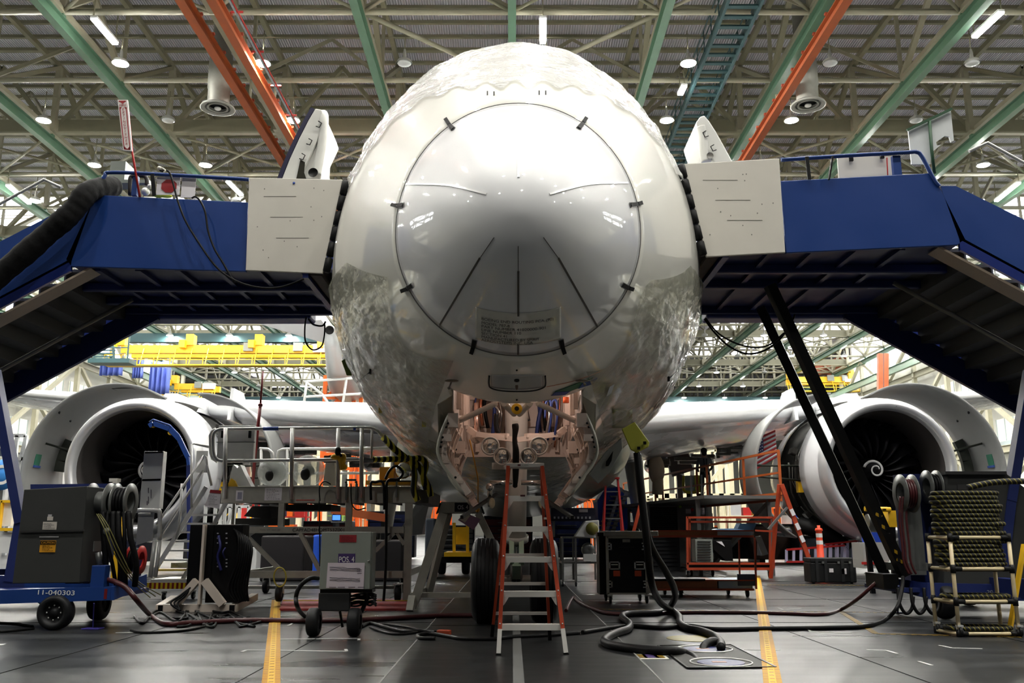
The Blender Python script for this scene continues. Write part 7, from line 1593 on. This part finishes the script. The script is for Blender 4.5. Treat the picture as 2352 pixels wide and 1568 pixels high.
# workbench with fan left of flight case
Y = 19; t = thing('work_bench', 'steel work bench with shelf between nose wheel and flight case', 'bench', (P(1345,1300,Y).x,Y,0)); m = MB(); m.fbox(1292,1232,1376,1236,Y,.8); m.fbox(1290,1290,1376,1294,Y,.8); m.build('bench_shelf', galv, t)
for x in (1292,1322,1374):
    m = MB(); p = P(x,1236,Y); m.beam((p.x,Y,.1), (p.x,Y,p.z), .04); m.beam((p.x,Y+.8,.1), (p.x,Y+.8,p.z), .04); m.build('bench_leg', galv, t); caster(p.x, Y+.05, .05, 'bench_caster', t)
t = thing('dark_console', 'long dark equipment console above the steel work bench', 'console', P(1330,1190,19.2)); m = MB(); m.fbox(1265,1166,1367,1196,19.2,.7); m.build('console', mat('console_dark', (34,34,46), .45), t); m = MB(); [m.fbox(x,1186,x+4,1191,19.17,.03) for x in range(1272,1362,9)]; m.build('console_key', mat('key_grey', (130,130,136), .5), t); lab(1330,1169,1350,1176,mat('label_grey', (120,116,120), .6),'console_label',t,19.18); m = MB(); [m.beam(P(x,1196,19.3), P(x,1233,19.3), .05) for x in (1272,1360)]; m.build('console_leg', galv, t)
t = thing('white_hood', 'white angular machine hood standing on the steel work bench', 'machine', P(1350,1230,18.9)); m = MB(); m.prism([P(x,y,18.95) for x,y in ((1320,1233),(1345,1196),(1376,1194),(1376,1236))], (0,.5,0)); m.build('hood', wht, t, bevel=.02); m = MB(); m.lathe(P(1360,1214,18.9), (0,1,0), [(0,.0),(0,.12),(.03,.13)], 18); m.build('olive_disc', mat('olive_disc', (120,116,50), .5), t)
t = thing('desk_fan', 'round wire fan standing on the lower bench shelf', 'fan', P(1350,1290,19.1)); c = P(1351,1262,19.05); m = MB(); m.lathe(c, (0,1,0), [(0,0),(-.02,.06),(0,.13),(.06,.14),(.1,.1)], 22); m.build('fan_cage', galv, t); m = MB(); m.box(P(1351,1283,19.1), (.1,.1,.12)); m.build('fan_base', blackp, t)
m = MB(); m.fbox(1341,1272,1374,1289,18.98,.2); o = m.build('white_crate', wht); tag(o, 'small white crate with holes beside the round wire fan', 'crate')
# yellow tugs seen behind the A frame
t = thing('yellow_tug', 'yellow low vehicle seen through the A frame stand', 'vehicle', (P(1055,1290,24).x,24,0)); m = MB(); m.fbox(1020,1268,1082,1278,24,1.5); m.fbox(1042,1210,1074,1250,24.5,.8); m.build('yellow_body', yellow, t); m = MB(); m.fbox(1000,1278,1082,1292,24.1,1.4); m.build('dark_chassis', blackp, t)
m = MB(); [m.beam(P(x,1200,24.2), P(x,1268,24.2), .08) for x in (1043,1074)]; m.build('mast', yellow, t)
for px in (1015,1070): wheel(P(px,1290,24.5).x, 24.5, .28, .2, 'tug_wheel', t)
# orange beam bench under the work platform
t = thing('orange_beam_trestle', 'orange beam trestle seen below the aluminium platform deck', 'trestle', (P(830,1290,24).x,24,0)); m = MB(); m.beam(P(762,1170,24), P(890,1190,24), .12,.2); m.build('orange_beam', orangep, t); m = MB(); m.beam(P(770,1172,24), Vector((P(770,1300,24).x,24,0)), .1); m.beam(P(880,1190,24), Vector((P(880,1300,24).x,24,0)), .1); m.build('trestle_leg', blackp, t)
t = thing('monitor', 'small lit blue computer monitor seen under the work platform', 'monitor', P(772,1190,22)); m = MB(); m.fbox(762,1181,783,1196,22,.05); m.build('monitor_case', blackp, t); m = MB(); m.fbox(763.5,1182.5,781.5,1194,21.98,.02); m.build('screen', mat('screen_blue', (60,110,230), .3, emit=1.6), t); m = MB(); m.b2(P(760,1200,22), P(790,1197,22)+Vector((0,.5,0))); m.beam(P(775,1200,22.2), Vector((P(775,1300,22.2).x,22.2,0)), .08); m.build('monitor_stand', galv, t)
for k,(x0,y0,x1,y1,Y,mm,lb) in enumerate(((595,1230,700,1330,21,mat('dark_machine', (44,42,44), .5),'dark machine block behind the platform diagonal brace'),(716,1228,735,1290,23,bblue,'blue cabinet seen just left of the POS. 4 cabinet'),(572,1256,590,1300,25,wht,'white cabinet seen right of the black power rack'),(850,1240,925,1310,21,mat('dark_machine', (44,42,44), .5),'dark machine block behind the right platform leg'),(975,1190,1000,1290,22,mat('blue_grey_cab', (70,78,90), .5),'blue grey locker between platform leg and A frame stand'))):
    m = MB(); a, b = P(x0,y1,Y), P(x1,y0,Y); m.b2((a.x,Y,0), (b.x,Y+1,b.z)); o = m.build('machine_block' if 'machine' in lb else 'cabinet', mm, bevel=.04); tag(o, lb, 'machine' if 'machine' in lb else 'cabinet')
# left background: white benches, yellow carts
t = thing('yellow_cart', 'yellow topped white parts cart at far left behind blue leg', 'cart', (P(20,1250,22).x,22,0)); m = MB(); m.fbox(0,1148,34,1154,22,1); m.fbox(0,1212,40,1219,21.5,1); m.fbox(-2,1150,2,1215,22,.1); m.build('yellow_shelf', yellow, t); m = MB(); m.fbox(2,1155,30,1208,22.1,.8); m.fbox(-20,1222,45,1270,21.6,.9); m.build('white_body', wht, t); m = MB(); [m.beam(P(x,1270,21.6), Vector((P(x,1270,21.6).x,21.6,0)), .06) for x in (-10,38)]; m.build('cart_leg', galv, t)
t = thing('blue_sign_stand', 'round blue sign board at the far left edge', 'sign', (P(6,1180,24).x,24,0)); m = MB(); c = P(4,1090,24); m.lathe(c, (0,1,0), [(0,0),(0,.4),(.03,.4)], 28); m.build('blue_disc', mat('sky_blue', (60,140,220), .5), t); m = MB(); m.lathe(c-Vector((0,.01,0)), (0,1,0), [(0,.18),(0,.26)], 24); m.build('white_ring', wht, t); m = MB(); m.beam(c+Vector((0,.05,-.3)), Vector((c.x,24.05,0)), .06); m.build('sign_post', galv, t)
t = thing('screen_wall', 'long low glazed office partition seen at far left behind engine cowl', 'partition', (P(90,1150,52).x,52,0)); a, b = P(-60,1180,52), P(160,1062,52); m = MB(); m.b2((a.x,52,0), (b.x,52.3,b.z)); m.build('partition', wht, t); m = MB(); k = a.x
while k < b.x-1.2: m.b2((k+.1,51.96,a.z+2.2), (k+1.0,51.98,b.z-.4)); k += 1.2
m.build('green_glass', mat('teal_glass', (96,142,138), .2), t)
t = thing('yellow_column', 'yellow striped column post seen through hoses left of stairs', 'post', (P(285,1280,18).x,18,0)); a = P(282,1180,18); m = MB(); m.prism([(a.x-.05,18,a.z+.2),(a.x+.12,18,.1),(a.x-.14,18,.1)], (0,.1,0)); m.build('post', yellow, t)
# white trussed stands left and right of the platform foot
bscaf(470,1160,540,1205,19,wht,'white tube frame trolley behind the stair and work platform',nx=3,nz=2,w=.06,dep=1.0)
bscaf(2060,1000,2100,1200,48,silver,'tall pale scaffold behind right engine',nx=1,nz=5)
bscaf(0,1000,60,1180,44,silver,'tall pale scaffold at far left behind the blue leg',nx=2,nz=5,w=.16)
bscaf(90,960,150,1180,70,mat('cream_frame', (214,206,176), .5),'cream tower frame behind the left outer cowl',nx=2,nz=6,w=.3)
bscaf(1505,1020,1700,1110,60,mat('cream_frame', (214,206,176), .5),'wide cream truss frame seen under the right wing',nx=8,nz=2,w=.3,dep=4)
bscaf(660,1040,900,1100,62,mat('cream_frame', (214,206,176), .5),'wide cream truss frame seen under the left wing',nx=8,nz=2,w=.3,dep=4)
m = MB(); m.prism([P(x,y,36) for x,y in ((1522,1034),(1580,1030),(1592,1080),(1545,1095))], (0,.2,0)); m.beam(P(1560,1090,36), Vector((P(1560,1090,36).x,36,0)), .2); o = m.build('grey_screen', mat('screen_grey', (84,78,76), .6)); tag(o, 'large dark grey board under the right wing near landing gear', 'board')
t = thing('beige_bag', 'beige canvas cover hanging beside the right main landing gear', 'cover', P(1508,1090,30.5)); m = MB(); m.ball(P(1508,1078,30.5), .34, 14, (.8,.5,1.5)); m.cyl(P(1511,1100,30.5), P(1510,1135,30.5), .18, 12); m.build('canvas', mat('beige_canvas', (196,178,152), .8), t)
# clutter of coloured parts racks far below the wings
rr = random.Random(33); cols = [borange, bblue, yellow, wht, silver, redp, mat('cream_frame', (214,206,176), .5), mat('leaf_green', (110,150,60), .5)]
nm = ['orange','blue','yellow','white','pale steel','red','cream','green']
spots = [(60,46),(150,60),(235,72),(500,50),(560,64),(640,44),(700,58),(760,70),(840,50),(900,64),(1460,58),(1520,70),(1600,52),(1660,64),(1720,46),(1780,58),(1850,40),(1960,60),(2080,44),(2200,56),(2330,40)]
for k,(px,Y) in enumerate(spots):
    c = G(px, 1240, 0); X = (px-1176)/FP*(Y*CT); i = k % len(cols); h = rr.uniform(1.4,3.2); w_ = rr.uniform(1.0,2.6); side = 'left' if px < 1176 else 'right'
    t = thing('parts_rack', '%s parts rack far back on the %s, %s from left of the coloured racks' % (nm[i], side, ('first','second','third','fourth','fifth','sixth','seventh','eighth','ninth','tenth','eleventh','twelfth','thirteenth','fourteenth','fifteenth','sixteenth','seventeenth','eighteenth','nineteenth','twentieth','last')[k]), 'rack', (X,Y,0), 'coloured parts racks far behind')
    for s_ in (-1,1): m = MB(); m.beam((X+s_*w_/2,Y,0), (X+s_*w_/2,Y,h), .09); m.beam((X+s_*w_/2,Y+1,0), (X+s_*w_/2,Y+1,h), .09); m.build('upright', cols[i], t)
    for z in (h*.3,h*.65,h): m = MB(); m.b2((X-w_/2,Y,z-.05), (X+w_/2,Y+1,z)); m.build('shelf', cols[i], t)
    for z in (h*.3,h*.65):
        x = X-w_/2+.1
        while x < X+w_/2-.5: ww = rr.uniform(.25,.6); m = MB(); m.b2((x,Y+.1,z), (x+ww,Y+.8,z+rr.uniform(.2,h*.3))); m.build('stored_box', rr.choice(cols), t); x += ww+.1

for k in range(7):
    X = -7.2+2.35*k; Y = 36+1.1*(k % 3); h = (1.5,1.9,1.35,1.7,2.0,1.5,1.8)[k]; t = thing('tool_cabinet', 'dark tool cabinet on the floor under the belly, %s from left of seven' % ('first','second','third','fourth','fifth','sixth','last')[k], 'cabinet', (X,Y,0), 'tool cabinets under the belly')
    m = MB(); m.b2((X-.95,Y,.08), (X+.95,Y+.8,h)); m.build('cabinet_body', mat('tool_cabinet_dark', (44,48,58), .5, var=.2), t, bevel=.02)
    for j in range(5): m = MB(); z = .2+j*(h-.3)/5; m.b2((X-.88,Y-.02,z), (X+.88,Y,z+(h-.3)/5-.04)); q = m.build('drawer', mat(('drawer_red','drawer_navy','drawer_grey')[k % 3], ((96,34,32),(34,44,92),(88,90,92))[k % 3], .45), t); m = MB(); m.b2((X-.4,Y-.05,z+.1), (X+.4,Y-.02,z+.13)); m.build('drawer_handle', galv, q)

for k,(px,Y,w_,h,cc) in enumerate(((1530,42,2.4,1.6,(40,42,46)),(1600,36,1.6,1.2,(70,72,74)),(1690,34,2.2,1.1,(32,34,36)),(1790,33,1.8,1.3,(54,40,34)),(1920,32,2.6,.9,(40,44,52)),(2060,34,2.2,1.6,(60,62,60)),(610,33,2.2,1.1,(40,42,46)),(480,34,1.8,1.5,(66,68,70)),(250,30,2.0,1.4,(38,40,60)),(120,31,1.6,1.2,(60,56,50)))):
    X = (px-1176)/FP*Y*CT; t = thing('storage_crate', 'dark storage crate on the floor behind the %s engine side, %s from photo centre' % (('right','first second third fourth fifth sixth'.split()[k]) if k < 6 else ('left','first second third fourth'.split()[k-6])), 'crate', (X,Y,0))
    m = MB(); m.b2((X-w_/2,Y,.12), (X+w_/2,Y+1.2,h)); m.build('crate_body', mat('crate_%d_%d_%d' % cc, cc, .55, var=.2), t, bevel=.03)
    m = MB(); m.b2((X-w_/2-.03,Y-.03,h), (X+w_/2+.03,Y+1.23,h+.06)); m.build('crate_lid', blackp, t)
    for s_ in (-1,1): m = MB(); m.b2((X+s_*w_*.35-.1,Y+.1,0), (X+s_*w_*.35+.1,Y+1.1,.12)); m.build('skid', blackp, t)
# ---------------------------------------------------------------- world, render look
w = bpy.data.worlds.new('world'); sc.world = w; w.use_nodes = True; nt = w.node_tree
bg = nt.nodes['Background']; tx = nt.nodes.new('ShaderNodeTexSky'); tx.sky_type = 'HOSEK_WILKIE'; tx.turbidity = 8; tx.sun_direction = (0,-.4,.6)
nt.links.new(tx.outputs[0], bg.inputs['Color']); bg.inputs['Strength'].default_value = WORLD
l = bpy.data.lights.new('bay_fill_light', 'POINT'); l.energy = 8; l.color = (1,.85,.76); l.shadow_soft_size = .05  # warm fill light added to brighten the gear bay
lo = bpy.data.objects.new('bay_fill_light', l); COL.objects.link(lo); lo.parent = plane; lo.location = Vector((XC+.1,10.2,2.75))-worldloc(plane)
vs = sc.view_settings; vs.view_transform = 'Standard'; vs.look = 'None'; vs.gamma = 1; vs.use_curve_mapping = False; vs.exposure = EXPO
m = MB(); m.ball((XC+.1,10.2,2.84), .035, 12); m.build('added_bulb', mat('added_bulb_glow', (255,214,190), .4, emit=30, var=0), bay)  # glowing bulb added just above the fill light as its body
m = MB(); m.pipe([(XC+.1,10.2,2.87), (XC+.1,10.2,3.5)], .008, 6); m.build('added_bulb_cord', hose, bay)  # cord for the added bulb
